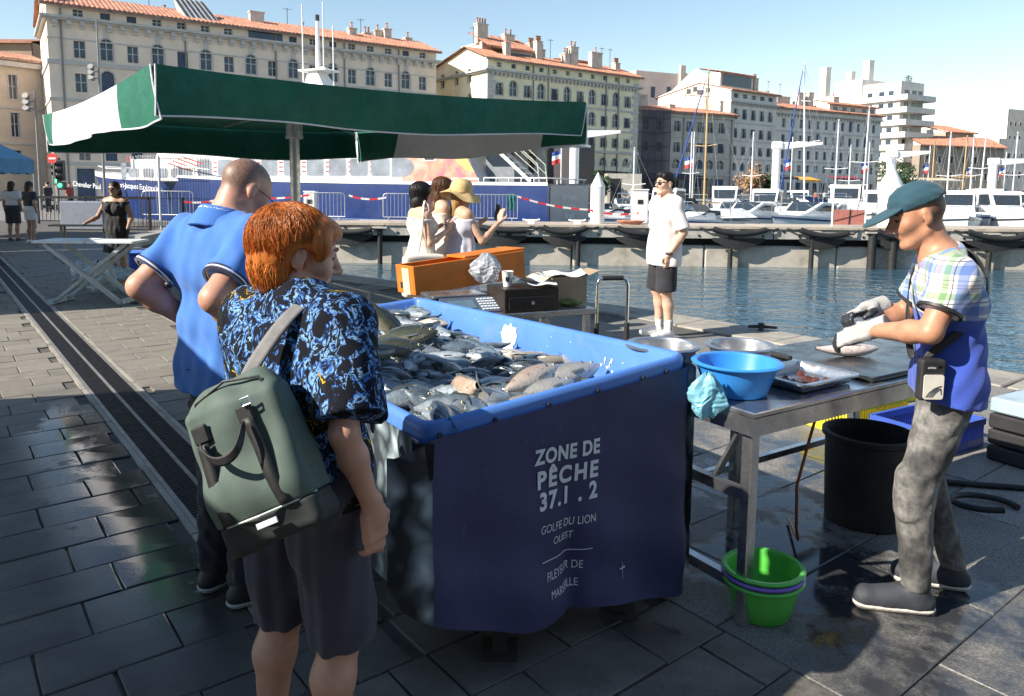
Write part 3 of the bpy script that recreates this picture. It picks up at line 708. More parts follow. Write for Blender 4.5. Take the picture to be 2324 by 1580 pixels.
for i in range(16):
    xa = X0 + i * 3.65
    mb = MB(); mb.box((xa + .02, PIER_Y, -.16), (xa + 3.63, PIER_Y + .2, .205)); be = mb.build('beam', M_CONC, pr, bevel=.015, world=True)
    bb = MB()
    for k in range(6):
        for z in (-.05, .12):
            if (k + (z > 0)) % 2: bb.tube([(xa + .35 + k * .58, PIER_Y - .025, z), (xa + .35 + k * .58, PIER_Y + .01, z)], .045, 8)
    tag(bb.build('bolts', M_IRON, be, world=True), kind='stuff')
def pxx(px, Y=PIER_Y): return at(px, 500, Y).x
for k, (p0, p1, sag) in enumerate(((560, 660, .2), (730, 845, .26), (955, 1060, .2), (1085, 1195, .07), (1232, 1330, .24), (1400, 1505, .18), (1618, 1738, .22), (1815, 1920, .2), (1990, 2080, .3), (2195, 2330, .26), (2390, 2500, .2))):
    a, b = pxx(p0), pxx(p1); P = []
    for j in range(13):
        u = j / 12; P.append((a + (b - a) * u, PIER_Y - .14 - .05 * math.sin(math.pi * u), .2 - sag * 4 * u * (1 - u) * .7 - .12 * u * (k % 2)))
    mb = MB(); mb.tube(P, .105, 12); fe = mb.build('fender', M_BLACKR, pr, smooth=.8, world=True)
    ch = MB()
    for e, dx in ((P[0], -.5), (P[-1], .5)):
        ch.tube([e, (e[0] + dx * .5, e[1] + .02, e[2] - .02), (e[0] + dx, PIER_Y - .02, .24)], .035, 6)
    ch.build('chain', M_IRON, fe, world=True)
    nt = MB(); nt.grid([[(a + (b - a) * u / 10, PIER_Y - .02 - .1 * math.sin(math.pi * u / 10), -.12 - v * (.10 + .3 * math.sin(math.pi * u / 10)) / 3) for u in range(11)] for v in range(4)]); nt.build('rubber_skirt', M_BLACKR, fe, world=True)
for px in (862, 1155, 1313, 1660, 1845, 1982, 2030, 2250):
    x = pxx(px); mb = MB(); mb.tube([(x, PIER_Y - .02, WATER_Z - 1), (x, PIER_Y - .02, .1)], .15 if px in (1982, 2030) else .09, 10); mb.build('pile', M_BLACKR, pr, smooth=.8, world=True)
    mb = MB(); mb.box((x - .28, PIER_Y - .18, .1), (x + .28, PIER_Y + .1, .16)); mb.build('bracket_plate', M_CONC, pr, world=True)
# white mooring piles with pointed caps
for px, yt, yb, r, lab in ((1355, 392, 512, .27, 'white mooring pile with pointed cap left of the man in the white shirt'), (2016, 372, 518, .44, 'thick white mooring pile with pointed cap behind the fishmonger')):
    p = at(px, yb, PIER_Y + 1.2); zt = at(px, yt, PIER_Y + 1.2).z
    t_ = thing('mooring_pile', lab, 'pile', (p.x, p.y, PIER_Z), group='white mooring piles')
    hh = zt - PIER_Z; mb = MB(); mb.lathe([(r, -1.6), (r, hh - r * 2.1), (r * 1.0, hh - r * 2.0)], 24); mb.build('shaft', M_WHITE, t_, smooth=.6)
    mb = MB(); mb.lathe([(r * 1.04, hh - r * 2.02), (r * 1.02, hh - r * 1.9), (.02, hh), (0, hh)], 24); mb.build('cap', M_WHITE, t_, smooth=.6)
# crowd barriers on the pier
def barrier(x, L, label, y=PIER_Y + .7, z=PIER_Z, rz=0):
    t_ = thing('crowd_barrier', label, 'barrier', (x, y, z), rz, 'crowd barriers on the pier')
    fr = MB(); c = .12; P = [(0, 0, .18), (0, 0, 1.05 - c), (c * .3, 0, 1.05 - c * .3), (c, 0, 1.05), (L - c, 0, 1.05), (L - c * .3, 0, 1.05 - c * .3), (L, 0, 1.05 - c), (L, 0, .18), (0, 0, .18)]
    fr.tube(P, .02, 8); fr.build('frame', M_GALV, t_, smooth=.7)
    k = max(6, int(L / .13))
    b0 = MB(); b0.tube([(0, 0, .18), (0, 0, 1.04)], .009, 6); me = b0.mesh('bar', M_GALV)
    for i in range(1, k): link('bar', me, t_, loc=(L * i / k, 0, 0))
    for xx in (.2, L - .2):
        f = MB(); f.tube([(xx, -.3, 0), (xx, -.02, .16), (xx, .3, 0)], .015, 6); f.build('foot', M_GALV, t_)
    return t_
for px0, px1, lab in ((325, 440, 'steel crowd barrier behind the wire fence, left of the shaven-headed man'), (690, 783, 'steel crowd barrier right of the parasol pole'), (870, 972, 'steel crowd barrier behind the black bobbed woman'), (1048, 1174, 'steel crowd barrier with a green towel over its end')):
    barrier(pxx(px0, PIER_Y + .7), pxx(px1, PIER_Y + .7) - pxx(px0, PIER_Y + .7), lab)
tw_ = MB(); xa = pxx(1152, PIER_Y + .7); tw_.grid([[(xa + .03 * u + .015 * math.sin(v), PIER_Y + .7 + (-.04 if v < 6 else .04) + .02 * math.sin(u * 1.4), PIER_Z + 1.09 - abs(v - 6) * .1) for u in range(10)] for v in range(11)])
tag(tw_.build('towel', mat('green towel', (.03, .13, .12), .95, var=.3, vscale=12), smooth=1.2), 'dark green towel hung over the crowd barrier end', 'towel')
# red and white warning tape
m = bpy.data.materials.new('warning tape'); m.use_nodes = True; t = NT(m); x_, y_, z_ = t.sep(t.coord('Object'))
t.col(t.ramp(t.math('FRACT', t.math('MULTIPLY', x_, 1.6)), [(0.0, (.75, .72, .7)), (.5, (.65, .03, .04))], 'CONSTANT'))
def tape(pts, label):
    mb = MB(); rows = []
    for a, b in zip(pts, pts[1:]):
        for j in range(9):
            u = j / 8; p = Vector(a).lerp(Vector(b), u); p.z -= .10 * 4 * u * (1 - u); rows.append([p[:], (p.x, p.y, p.z - .07)])
    mb.grid(rows); tag(mb.build('warning_tape', m), label, 'tape')
yb = PIER_Y + .68
tape([(pxx(783), yb, 1.3), (pxx(870), yb, 1.24)], 'red and white tape between the two steel barriers right of the pole')
tape([(pxx(1174), yb, 1.33), (pxx(1340), yb + .3, .86), (pxx(1460), yb + .4, .74)], 'red and white tape running from the towel barrier past the white pile')
tape([(pxx(400), yb, 1.0), (pxx(500), yb, 1.2), (pxx(692), yb, 1.3)], 'red and white tape behind the shaven-headed man')
# cleats, power pedestals, gate
for px, lab in ((955, 'white mooring cleat on the pier behind the three women'), (1312, 'white mooring cleat left of the pointed pile'), (1206, 'white mooring cleat below the towel barrier')):
    x = pxx(px); mb = MB(); mb.box((x - .12, PIER_Y + .3, .3), (x + .12, PIER_Y + .42, .42)); mb.tube([(x - .32, PIER_Y + .36, .46), (x - .2, PIER_Y + .36, .43), (x + .2, PIER_Y + .36, .43), (x + .32, PIER_Y + .36, .46)], .035, 8); tag(mb.build('mooring_cleat', M_WHITE), lab, 'cleat', 'mooring cleats')
for px, w, h, lab in ((706, .42, 1.05, 'white power pedestal right of the parasol pole'), (1450, .62, 1.25, 'white power pedestal left of the man in the white shirt')):
    p = at(px, 505, PIER_Y + 1.5); t_ = thing('power_pedestal', lab, 'power box', (p.x, p.y, PIER_Z))
    mb = MB(); mb.box((-w / 2, -.2, 0), (w / 2, .2, h)); mb.box((-w / 2 - .03, -.23, h), (w / 2 + .03, .23, h + .06)); mb.build('cabinet', M_WHITE, t_, bevel=.03); mb = MB(); mb.box((-.1, -.215, h * .6), (.1, -.2, h * .6 + .16)); mb.build('socket', M_IRON, t_)
p = at(1925, 520, PIER_Y + 1.0); t_ = thing('gangway_gate', 'white gate frame with reddish panel behind the fishmonger', 'gate', (p.x, p.y, PIER_Z))
mb = MB(); mb.tube([(-.62, 0, 0), (-.62, 0, 1.55), (.62, 0, 1.55), (.62, 0, 0)], .04, 8); mb.build('frame', M_WHITE, t_)
mb = MB(); mb.box((-.57, -.02, .06), (.57, .02, .62)); mb.build('panel', mat('faded red panel', (.42, .16, .13), .6), t_)
mb = MB(); mb.bar((0, -.03, .06), (.02, -.03, .62), .03); mb.bar((-.55, -.03, .2), (.55, -.03, .5), .02); mb.build('strap', M_IRON, t_)
rr = MB()
for k in range(7):
    a0 = random.random() * 6; rr.tube([(pxx(1425) + .2 + (.35 + .03 * k) * math.cos(a0 + j * .7), PIER_Y + .6 + (.2 + .02 * k) * math.sin(a0 + j * .7), .32 + .02 * k) for j in range(9)], .02, 5)
tag(rr.build('rope_coil', mat('salmon rope', (.5, .22, .15), .9)), 'heap of salmon coloured rope beside the white pile', 'rope')

# ---- passenger ships ------------------------------------------------------------
def hull_mesh(L, W, h_stern, h_bow, draft, bowlen, flare=.45):
    """local x runs from the stern to the bow, the near side is y=0, the far side y=W"""
    mb = MB(); rows = []; N = 26
    for i in range(N + 1):
        u = i / N; x = L * u
        s = 0 if x < L - bowlen else (x - (L - bowlen)) / bowlen
        half = W / 2 * (1 - s ** 2.2); top = h_stern + (h_bow - h_stern) * u ** 3
        sec = []
        for k, (fz, fw) in enumerate(((0, .80), (.3, .92), (.62, .97), (.9, 1.0), (1.0, 1.0))):
            z = -draft + (top + draft) * fz
            w = half * (fw if s == 0 else fw - (1 - fz) * flare * s)
            xx = x + (fz - 1) * s * 2.2
            sec.append((xx, W / 2 - max(w, .01), z))
        rows.append(sec + [(q[0], W - q[1], q[2]) for q in sec[::-1]])
    mb.grid(rows); k = len(rows[0])
    mb.add(rows[0], [tuple(range(k))]); return mb, rows
SH_A = Vector((1.42, 31, 0)); SH_D = Vector((-.915, .403, 0)).normalized(); SH_RZ = math.atan2(SH_D.y, SH_D.x)
ship = thing('passenger_ship', 'white and navy passenger ship with striped windows moored behind the pier', 'ship', (SH_A.x, SH_A.y, WATER_Z), SH_RZ)
ship.scale = (1, -1, 1)          # local +y points away from the camera
DK = 1.78 - WATER_Z
mb, rows = hull_mesh(25.4, 5.6, DK, 2.25 - WATER_Z, .8, 7.5); hull = mb.build('hull', M_NAVY, ship, smooth=.6, merge=True)
mb = MB(); dr = [[r[4], r[5]] for r in rows]; mb.grid([[(p[0], p[1], p[2] - .04) for p in r] for r in dr]); mb.build('deck', M_WHITE, ship)
mb = MB()
for r0, r1 in zip(rows, rows[1:]):
    for k in (4, 5):
        a, b = r0[k], r1[k]; mb.add([(a[0], a[1] - (.02 if k == 4 else -.02), a[2] - .06), (b[0], b[1] - (.02 if k == 4 else -.02), b[2] - .06), (b[0], b[1], b[2] + .07), (a[0], a[1], a[2] + .07)], [(0, 1, 2, 3)])
mb.build('gunwale', M_WHITE, ship)
mb = MB(); mb.box((-.02, .3, .3), (-.012, 5.3, DK - .05)); mb.build('transom_plate', mat('grey transom', (.20, .24, .30), .35, var=.1), ship)
for z in (1.15, 1.28): mb = MB(); mb.tube([(.2, -.02, z), (17, -.02, z + .02)], .035, 6); mb.build('rubbing_strake', mat('blue rubbing strake', (.06, .12, .3), .4), ship)
Z0 = DK; SUP = 3.5                                   # main saloon, from x=3.6 to 23.0
def ss(x, z): return (x, .55, z)
mb = MB(); prof = [(3.3, 0), (4.1, 1.45), (22.6, 1.75), (23.4, 0)]
mb.add([(x, .5, Z0 + z - .02) for x, z in prof] + [(x, 5.1, Z0 + z - .02) for x, z in prof], [(0, 1, 2, 3), (7, 6, 5, 4), (0, 3, 7, 4), (1, 5, 6, 2), (0, 4, 5, 1), (3, 2, 6, 7)])
sal = mb.build('saloon', M_WHITE, ship, bevel=.06)
mb = MB(); mb.box((9.2, .9, Z0 + 1.5), (21.0, 4.7, Z0 + 3.1)); mb.box((14.2, 1.0, Z0 + 3.1), (18.6, 4.6, Z0 + 4.4)); mb.build('upper_deck', M_WHITE, ship, bevel=.06)
for i in range(7): mb = MB(); mb.box((9.7 + 1.6 * i, .87, Z0 + 2.0), (10.9 + 1.6 * i, .9, Z0 + 2.8)); mb.build('upper_window', M_SHIPGLASS, ship)
def rrect(w, h, r, n=4):
    P = []
    for cx, cz, a0 in ((w / 2 - r, h / 2 - r, 0), (-w / 2 + r, h / 2 - r, 90), (-w / 2 + r, -h / 2 + r, 180), (w / 2 - r, -h / 2 + r, 270)):
        P += [(cx + r * math.cos(R(a0 + 90 * k / n)), cz + r * math.sin(R(a0 + 90 * k / n))) for k in range(n + 1)]
    return P
def sx_of(px, py=385):                                # local x of the ship's near side below a pixel column
    r = ray(px, py); nx = Vector((SH_D.y, -SH_D.x)); tt = (SH_A.xy.dot(nx)) / (r.xy.dot(nx)); return (r.xy * tt - SH_A.xy).dot(SH_D.xy)
wxs = [sx_of(p) for p in (700, 751, 800, 849)] + [sx_of(p) for p in (647, 595, 545, 495, 447)]
for x in wxs:
    P = rrect(.98, .78, .12); mb = MB(); mb.add([(x + a, .482, Z0 + .72 + b) for a, b in P], [tuple(range(len(P)))]); fr = MB(); P2 = rrect(1.08, .88, .15)
    fr.add([(x + a, .488, Z0 + .72 + b) for a, b in P2], [tuple(range(len(P2)))])
    w_ = fr.build('window_frame', mat('grey rubber seal', (.45, .46, .48), .6), ship); mb.build('pane', M_SHIPGLASS, w_)
    for s in range(3):
        d_ = MB(); d_.box((x - .85, .484, Z0 + .5 + .22 * s), (x - .62, .49, Z0 + .56 + .22 * s)); d_.build('stripe', M_RED, ship)
x = sx_of(900); P = [(x + .95 * a, Z0 + .72 + .42 * b) for a, b in [(.6, 1), (-.1, 1), (-.45, .8), (-.62, .3), (-.65, 0), (-.62, -.3), (-.45, -.8), (-.1, -1), (.6, -1)]]
mb = MB(); mb.add([(a, .48, b) for a, b in P], [tuple(range(len(P)))]); mb.build('end_window', M_SHIPGLASS, ship)
for p in (286, 319, 350, 384, 405):
    x = sx_of(p); P = rrect(.8, .5, .12); mb = MB(); mb.add([(x + a, .482, Z0 + .45 + b) for a, b in P], [tuple(range(len(P)))]); mb.build('forward_window', M_SHIPGLASS, ship)
x = sx_of(263); mb = MB(); mb.box((x - .2, .48, Z0 + .1), (x + .2, .49, Z0 + 1.0)); mb.build('forward_door', M_SHIPGLASS, ship)
# painted sunset at the saloon's after end
ma = bpy.data.materials.new('painted sunset'); ma.use_nodes = True; t = NT(ma); co = t.coord('Object'); a_, b_, c_ = t.sep(co)
n_ = t.noise(co, 2.0, 3, .5, .6); pk = t.ramp(n_, [(.3, (.72, .16, .22)), (.5, (.80, .30, .20)), (.7, (.82, .42, .35))])
dist = t.math('SQRT', t.math('ADD', t.math('POWER', t.math('SUBTRACT', a_, 3.4), 2), t.math('POWER', t.math('SUBTRACT', c_, Z0 + 1.9), 2)))
t.col(t.mix(t.ramp(t.math('MULTIPLY', dist, .4), [(0, (.8, .78, .72)), (.27, (.80, .55, .15)), (.47, (0, 0, 0))], 'CONSTANT'), pk, (.8, .6, .2)) if False else t.mix(t.ramp(t.math('MULTIPLY', dist, .4), [(0, 1.0), (.56, 0.0)], 'CONSTANT'), pk, t.ramp(t.math('MULTIPLY', dist, .4), [(0, (.8, .78, .74)), (.33, (.80, .56, .16))], 'CONSTANT')))
t.b.inputs['Roughness'].default_value = .4
mb = MB(); x1 = sx_of(908); prof = [(3.34, .05), (4.12, 1.38), (x1, 1.38), (x1 + .35, .7), (x1 + .15, .05)]
mb.add([(x, .485, Z0 + z) for x, z in prof], [tuple(range(5))]); mb.build('painted_panel', ma, ship)
P = rrect(.7, .22, .1); x = sx_of(962); mb = MB(); mb.add([(x + a, .478, Z0 + 1.1 + b) for a, b in P], [tuple(range(len(P)))]); pr_ = mb.build('porthole_rim', M_WHITE, ship); P = rrect(.5, .12, .05); mb = MB(); mb.add([(x + a, .472, Z0 + 1.1 + b) for a, b in P], [tuple(range(len(P)))]); mb.build('porthole_slot', M_IRON, pr_)
# after end: open stair, canopy and rails
mb = MB(); mb.box((-.2, .5, Z0 + 1.75), (4.2, 5, Z0 + 1.86)); mb.build('aft_canopy', M_WHITE, ship)
mb = MB(); mb.box((2.2, 1.6, Z0), (3.6, 5, Z0 + 1.74)); mb.build('aft_bulkhead', mat('shaded grey panel', (.2, .22, .24), .5), ship)
st_ = MB(); st_.bar((1.0, .6, Z0 + .1), (3.1, .6, Z0 + 1.9), .06, .14); st_.bar((1.0, 1.5, Z0 + .1), (3.1, 1.5, Z0 + 1.9), .06, .14); st_.build('stair_stringer', M_WHITE, ship)
for k in range(8): u = (k + .5) / 8; q = MB(); q.box((1.0 + 2.1 * u - .12, .63, Z0 + .1 + 1.8 * u), (1.0 + 2.1 * u + .12, 1.47, Z0 + .14 + 1.8 * u)); q.build('stair_tread', M_GALV, ship)
for y in (.6, 1.5):
    q = MB(); q.tube([(.6, y, Z0), (.7, y, Z0 + .85), (2.9, y, Z0 + 2.7)], .03, 6); q.tube([(.65, y, Z0 + .45), (2.9, y, Z0 + 2.3)], .025, 6); q.build('stair_rail', M_CHROME, ship)
q = MB(); q.tube([(.1, .2, Z0 + .25), (3.0, .2, Z0 + .25)], .03, 6); q.tube([(.1, .2, Z0 + .25), (.1, 5.3, Z0 + .25)], .03, 6)
for k in range(6): q.tube([(.1 + .58 * k, .2, Z0), (.1 + .58 * k, .2, Z0 + .25)], .025, 6)
for k in range(5): q.tube([(.1, .2 + 1.2 * k, Z0), (.1, .2 + 1.2 * k, Z0 + .25)], .025, 6)
q.build('aft_rail', M_WHITE, ship)
q = MB(); q.tube([(sx_of(1018), .3, Z0), (sx_of(1018), .3, Z0 + .2), (sx_of(1080), .3, Z0 + .2), (sx_of(1080), .3, Z0)], .05, 6); q.build('mooring_bitt', M_WHITE, ship)
q = MB(); q.tube([(25.2, 2.8, Z0 + .95), (21.2, .35, Z0 + .85), (18.5, .1, Z0 + .6)], .035, 6); q.tube([(25.2, 2.8, Z0 + .95), (21.2, 5.3, Z0 + .85), (18.5, 5.5, Z0 + .6)], .035, 6)
for a in (25.0, 23.6, 22.4, 21.2, 19.8): q.tube([(a, 2.8 - min(2.5, (25.2 - a) * .65), Z0 + .3), (a, 2.8 - min(2.5, (25.2 - a) * .65), Z0 + .88)], .03, 6)
q.build('bow_rail', M_WHITE, ship)
# mast, radome and wheelhouse top above the parasol
x = sx_of(640, 150) + .0; zt = 9.9 - WATER_Z
q = MB(); q.add([(x - 1.1, 2, Z0 + 4.3), (x + .6, 2, Z0 + 4.3), (x + .6, 3.4, Z0 + 4.3), (x - 1.1, 3.4, Z0 + 4.3), (x - .2, 2.3, Z0 + 5.6), (x + .3, 2.3, Z0 + 5.6), (x + .3, 3.1, Z0 + 5.6), (x - .2, 3.1, Z0 + 5.6)], [(0, 1, 5, 4), (1, 2, 6, 5), (2, 3, 7, 6), (3, 0, 4, 7), (4, 5, 6, 7)])
q.box((x - .9, 2.1, Z0 + 5.6), (x + .8, 3.3, Z0 + 5.68)); q.build('mast_pylon', M_WHITE, ship)
q = MB(); q.tube([(x, 2.7, Z0 + 5.6), (x, 2.7, zt)], [.13, .09], 10); q.build('mast', M_WHITE, ship, smooth=.6)
q = MB(); q.tube([(x, 2.7, zt), (x, 2.7, zt + .3)], .1, 8); q.build('mast_light', M_IRON, ship)
for dx, h0, h1 in ((.95, 6.6, 10.8), (-.95, 6.6, 9.6), (-.35, 7.6, 10.8)):
    q = MB(); q.tube([(x + dx, 2.7, h0 - WATER_Z), (x + dx, 2.7, h1 - WATER_Z)], .035, 6); q.bar((x, 2.7, h0 - WATER_Z), (x + dx, 2.7, h0 - WATER_Z), .05); q.build('whip_aerial', M_WHITE, ship)
q = MB(); q.lathe([(.45, 0), (.5, .12), (.42, .3), (0, .36)], 16, (sx_of(593, 165), 2.7, Z0 + 4.4)); q.build('radome', M_WHITE, ship, smooth=.8)
q = MB(); xg = sx_of(800, 320); q.tube([(xg - .8, 2, Z0 + 2.2), (xg + .8, 2, Z0 + 2.2)], .3, 12); q.tube([(xg + .4, 2.6, Z0 + 1.6), (xg + .4, 2.6, Z0 + 3.0)], .3, 12); q.build('deck_machinery', M_GALV, ship)
# lettering
M_TXTW = mat('white lettering', (.78, .78, .78), .5, var=.05); M_TXTR = mat('red lettering', (.6, .08, .05), .5, var=.05); M_TXTG = mat('grey lettering', (.35, .37, .4), .5, var=.05)
def ship_text(name, body, size, px, py, m, off=.02, sp=1.0, A=SH_A, D=SH_D, par=ship, tilt=0.0, yoff=0.0):
    r = ray(px, py); nx = Vector((D.y, -D.x)); A2 = A.xy - nx * 0 ; tt = (A2.dot(nx)) / (r.xy.dot(nx)); P = r * tt + Vector((0, 0, CAM_H))
    nn = Vector((nx.x, nx.y, 0)).normalized(); nn = nn if nn.y < 0 else -nn
    M = frame(P + nn * off, Vector((-D.x, -D.y, tilt)), Vector((0, 0, 1)))
    o = text(name, body, size, M, m, None, spacing=sp); 
    o.parent = par; o.matrix_parent_inverse = (Matrix.Translation(par.location) @ Matrix.Rotation(par.rotation_euler.z, 4, 'Z') @ Matrix.Diagonal((*par.scale, 1))).inverted()
    return o
q = at(330, 420, 40)
ship_text('ship_name', 'Henri-Jacques Espérandieu', .40, 322, 424, M_TXTW, off=.30, sp=.85, tilt=-.06)
ship_text('operator_lettering', 'LA MÉTROPOLE', .26, 312, 357, M_TXTG, off=-.3); ship_text('operator_logo', '13', .42, 280, 361, M_TXTR, off=-.3)
P0 = ship.location + Matrix.Rotation(SH_RZ, 3, 'Z') @ Vector((-.04, -1.6, 2.2))
for k, s_ in enumerate(('Henri-Jacques', 'Espérandieu', 'Marseille')):
    d2 = Vector((-SH_D.y, SH_D.x, 0)) * -1; d2 = d2 if d2.y > 0 else -d2
    M = frame(SH_A + d2 * 2.6 - SH_D * .05 + Vector((0, 0, 1.25 - .42 * k)), d2, Vector((0, 0, 1)))
    o = text('transom_lettering', s_, .36, M, M_TXTW, None); o.parent = ship; o.matrix_parent_inverse = (Matrix.Translation(ship.location) @ Matrix.Rotation(SH_RZ, 4, 'Z') @ Matrix.Diagonal((1, -1, 1, 1))).inverted()
for k in range(4):                                     # orange slashes on the white bow
    o = MB(); x = sx_of(395 - 10 * k, 360); o.add([(x, .47, Z0 + 1.35 - .12 * k), (x - 1.5, .47, Z0 + .95 - .12 * k), (x - 1.5, .47, Z0 + .9 - .12 * k), (x, .47, Z0 + 1.3 - .12 * k)], [(0, 1, 2, 3)]); o.build('orange_slash', M_RED, ship)
# second ship behind, only its bow shows
S2B = Vector((-33, 55, 0)); L2s = 24; S2A = S2B - SH_D * L2s
ship2 = thing('passenger_ship', 'second navy passenger ship, only its bow showing behind the first at the left', 'ship', (S2A.x, S2A.y, WATER_Z), SH_RZ); ship2.scale = (1, -1, 1)
mb, rows = hull_mesh(L2s, 5.6, DK, 2.35 - WATER_Z, .8, 8); mb.build('hull', M_NAVY, ship2, smooth=.6, merge=True)
mb = MB(); mb.grid([[(p[0], p[1], p[2] - .04) for p in (r[4], r[5])] for r in rows]); mb.build('deck', M_WHITE, ship2)
mb = MB()
for r0, r1 in zip(rows, rows[1:]):
    for k in (4, 5): a, b = r0[k], r1[k]; mb.add([(a[0], a[1], a[2] - .05), (b[0], b[1], b[2] - .05), (b[0], b[1], b[2] + .28), (a[0], a[1], a[2] + .28)], [(0, 1, 2, 3)])
mb.build('gunwale', M_WHITE, ship2)
mb = MB(); mb.box((3, .6, DK), (17.5, 5, DK + 1.6)); mb.build('saloon', M_WHITE, ship2, bevel=.06)
mb = MB(); mb.tube([(23.6, 2.8, DK + 1.2), (19.6, .4, DK + .95), (17.4, .2, DK + .9)], .04, 6); mb.tube([(23.6, 2.8, DK + 1.2), (19.6, 5.2, DK + .95), (17.4, 5.4, DK + .9)], .04, 6); mb.build('bow_rail', M_WHITE, ship2)
ship_text('ship_name', 'Chevalier Paul', .5, 204, 421, M_TXTW, off=.25, A=S2A, par=ship2, tilt=-.08)

# ---- black railing and wire fence on the left quay
M_FENCE = mat('black painted railing', (.012, .013, .016), .45, var=.2)
def railing(px0, px1, Y, z0, h, label, name='railing', step=.13):
    a, b = at(px0, 500, Y).x, at(px1, 500, Y).x; t_ = thing(name, label, 'railing', (a, Y, z0)); L = b - a
    f = MB(); f.bar((0, 0, h), (L, 0, h), .07, .09); f.bar((0, 0, .12), (L, 0, .12), .04); f.build('rail', M_FENCE, t_)
    for k in range(int(L / 2.2) + 1): p = MB(); p.bar((min(L, k * 2.2), 0, 0), (min(L, k * 2.2), 0, h), .07); p.build('post', M_FENCE, t_)
    b0 = MB(); b0.bar((0, 0, .12), (0, 0, h), .016); me = b0.mesh('bar', M_FENCE)
    for k in range(1, int(L / step)): link('bar', me, t_, loc=(k * step, 0, 0))
    return t_
railing(88, 195, 29.8, 0, 1.05, 'thin black railing at the left behind the tent leg', step=.16)
railing(196, 352, 26.0, 0, 1.12, 'heavy black railing behind the woman with sunglasses', step=.15)
xa, xb = at(352, 500, 26.6).x, at(432, 500, 26.6).x; fe = thing('wire_fence', 'tall wire mesh fence panel with white post left of the shaven-headed man', 'fence', (xa, 26.6, 0))
f = MB(); f.tube([(0.2, 0, 0), (0.2, 0, 2.6)], .04, 8); f.build('post', M_WHITE, fe)
f = MB(); f.tube([(1.0, 0, 0), (1.0, 0, 1.15)], .05, 8); f.build('lower_post', M_FENCE, fe)
b0 = MB(); b0.tube([(0, 0, .05), (0, 0, 2.55)], .008, 5); me = b0.mesh('wire', M_FENCE)
for k in range(28): link('wire', me, fe, loc=(-.6 + k * .095, 0, 0))
for z in (.1, 1.1, 1.72, 2.5): f = MB(); f.tube([(-.6, .01, z), (xb - xa + .7, .01, z)], .01, 5); f.build('cross_wire', M_FENCE, fe)

# ---- boats ------------------------------------------------------------
M_GEL = mat('white gelcoat', (.78, .78, .77), .25, var=.06, vscale=2, rvar=.06); M_BWIN = mat('dark boat window', (.03, .04, .05), .08, var=.3)
M_DECKB = mat('cream deck', (.6, .57, .5), .6, var=.1); M_WOODM = mat('varnished mast', (.50, .33, .14), .4, var=.2, vscale=3, stretch=(3, 3, .3)); M_ALU = mat('white mast alloy', (.74, .74, .75), .35, var=.06, metal=.2); M_WIRE = mat('rigging wire', (.45, .45, .46), .4, metal=.6)
M_NAVYC = mat('navy sail cover', (.012, .03, .12), .85, var=.3, vscale=4); M_TEALC = mat('teal boat cover', (.02, .22, .20), .8, var=.3, vscale=4)
def small_hull(L, W, hb, hs, draft=.3):
    """local +x is the bow"""
    rows = []; N = 14
    for i in range(N + 1):
        u = i / N; s = max(0, (u - .45) / .55); w = W / 2 * (1 - s ** 2.3) * (.92 + .08 * min(1, u * 3)); top = hs + (hb - hs) * u ** 2; x = -L / 2 + L * u
        sec = []
        for fz, fw in ((0, .35), (.28, .78), (.62, .93), (.92, 1.0), (1.0, 1.0)):
            sec.append((x + (fz - 1) * s * L * .09, -max(.01, w * (fw - (1 - fz) * .3 * s)), -draft + (top + draft) * fz))
        rows.append(sec + [(p[0], -p[1], p[2]) for p in sec[::-1]])
    return rows
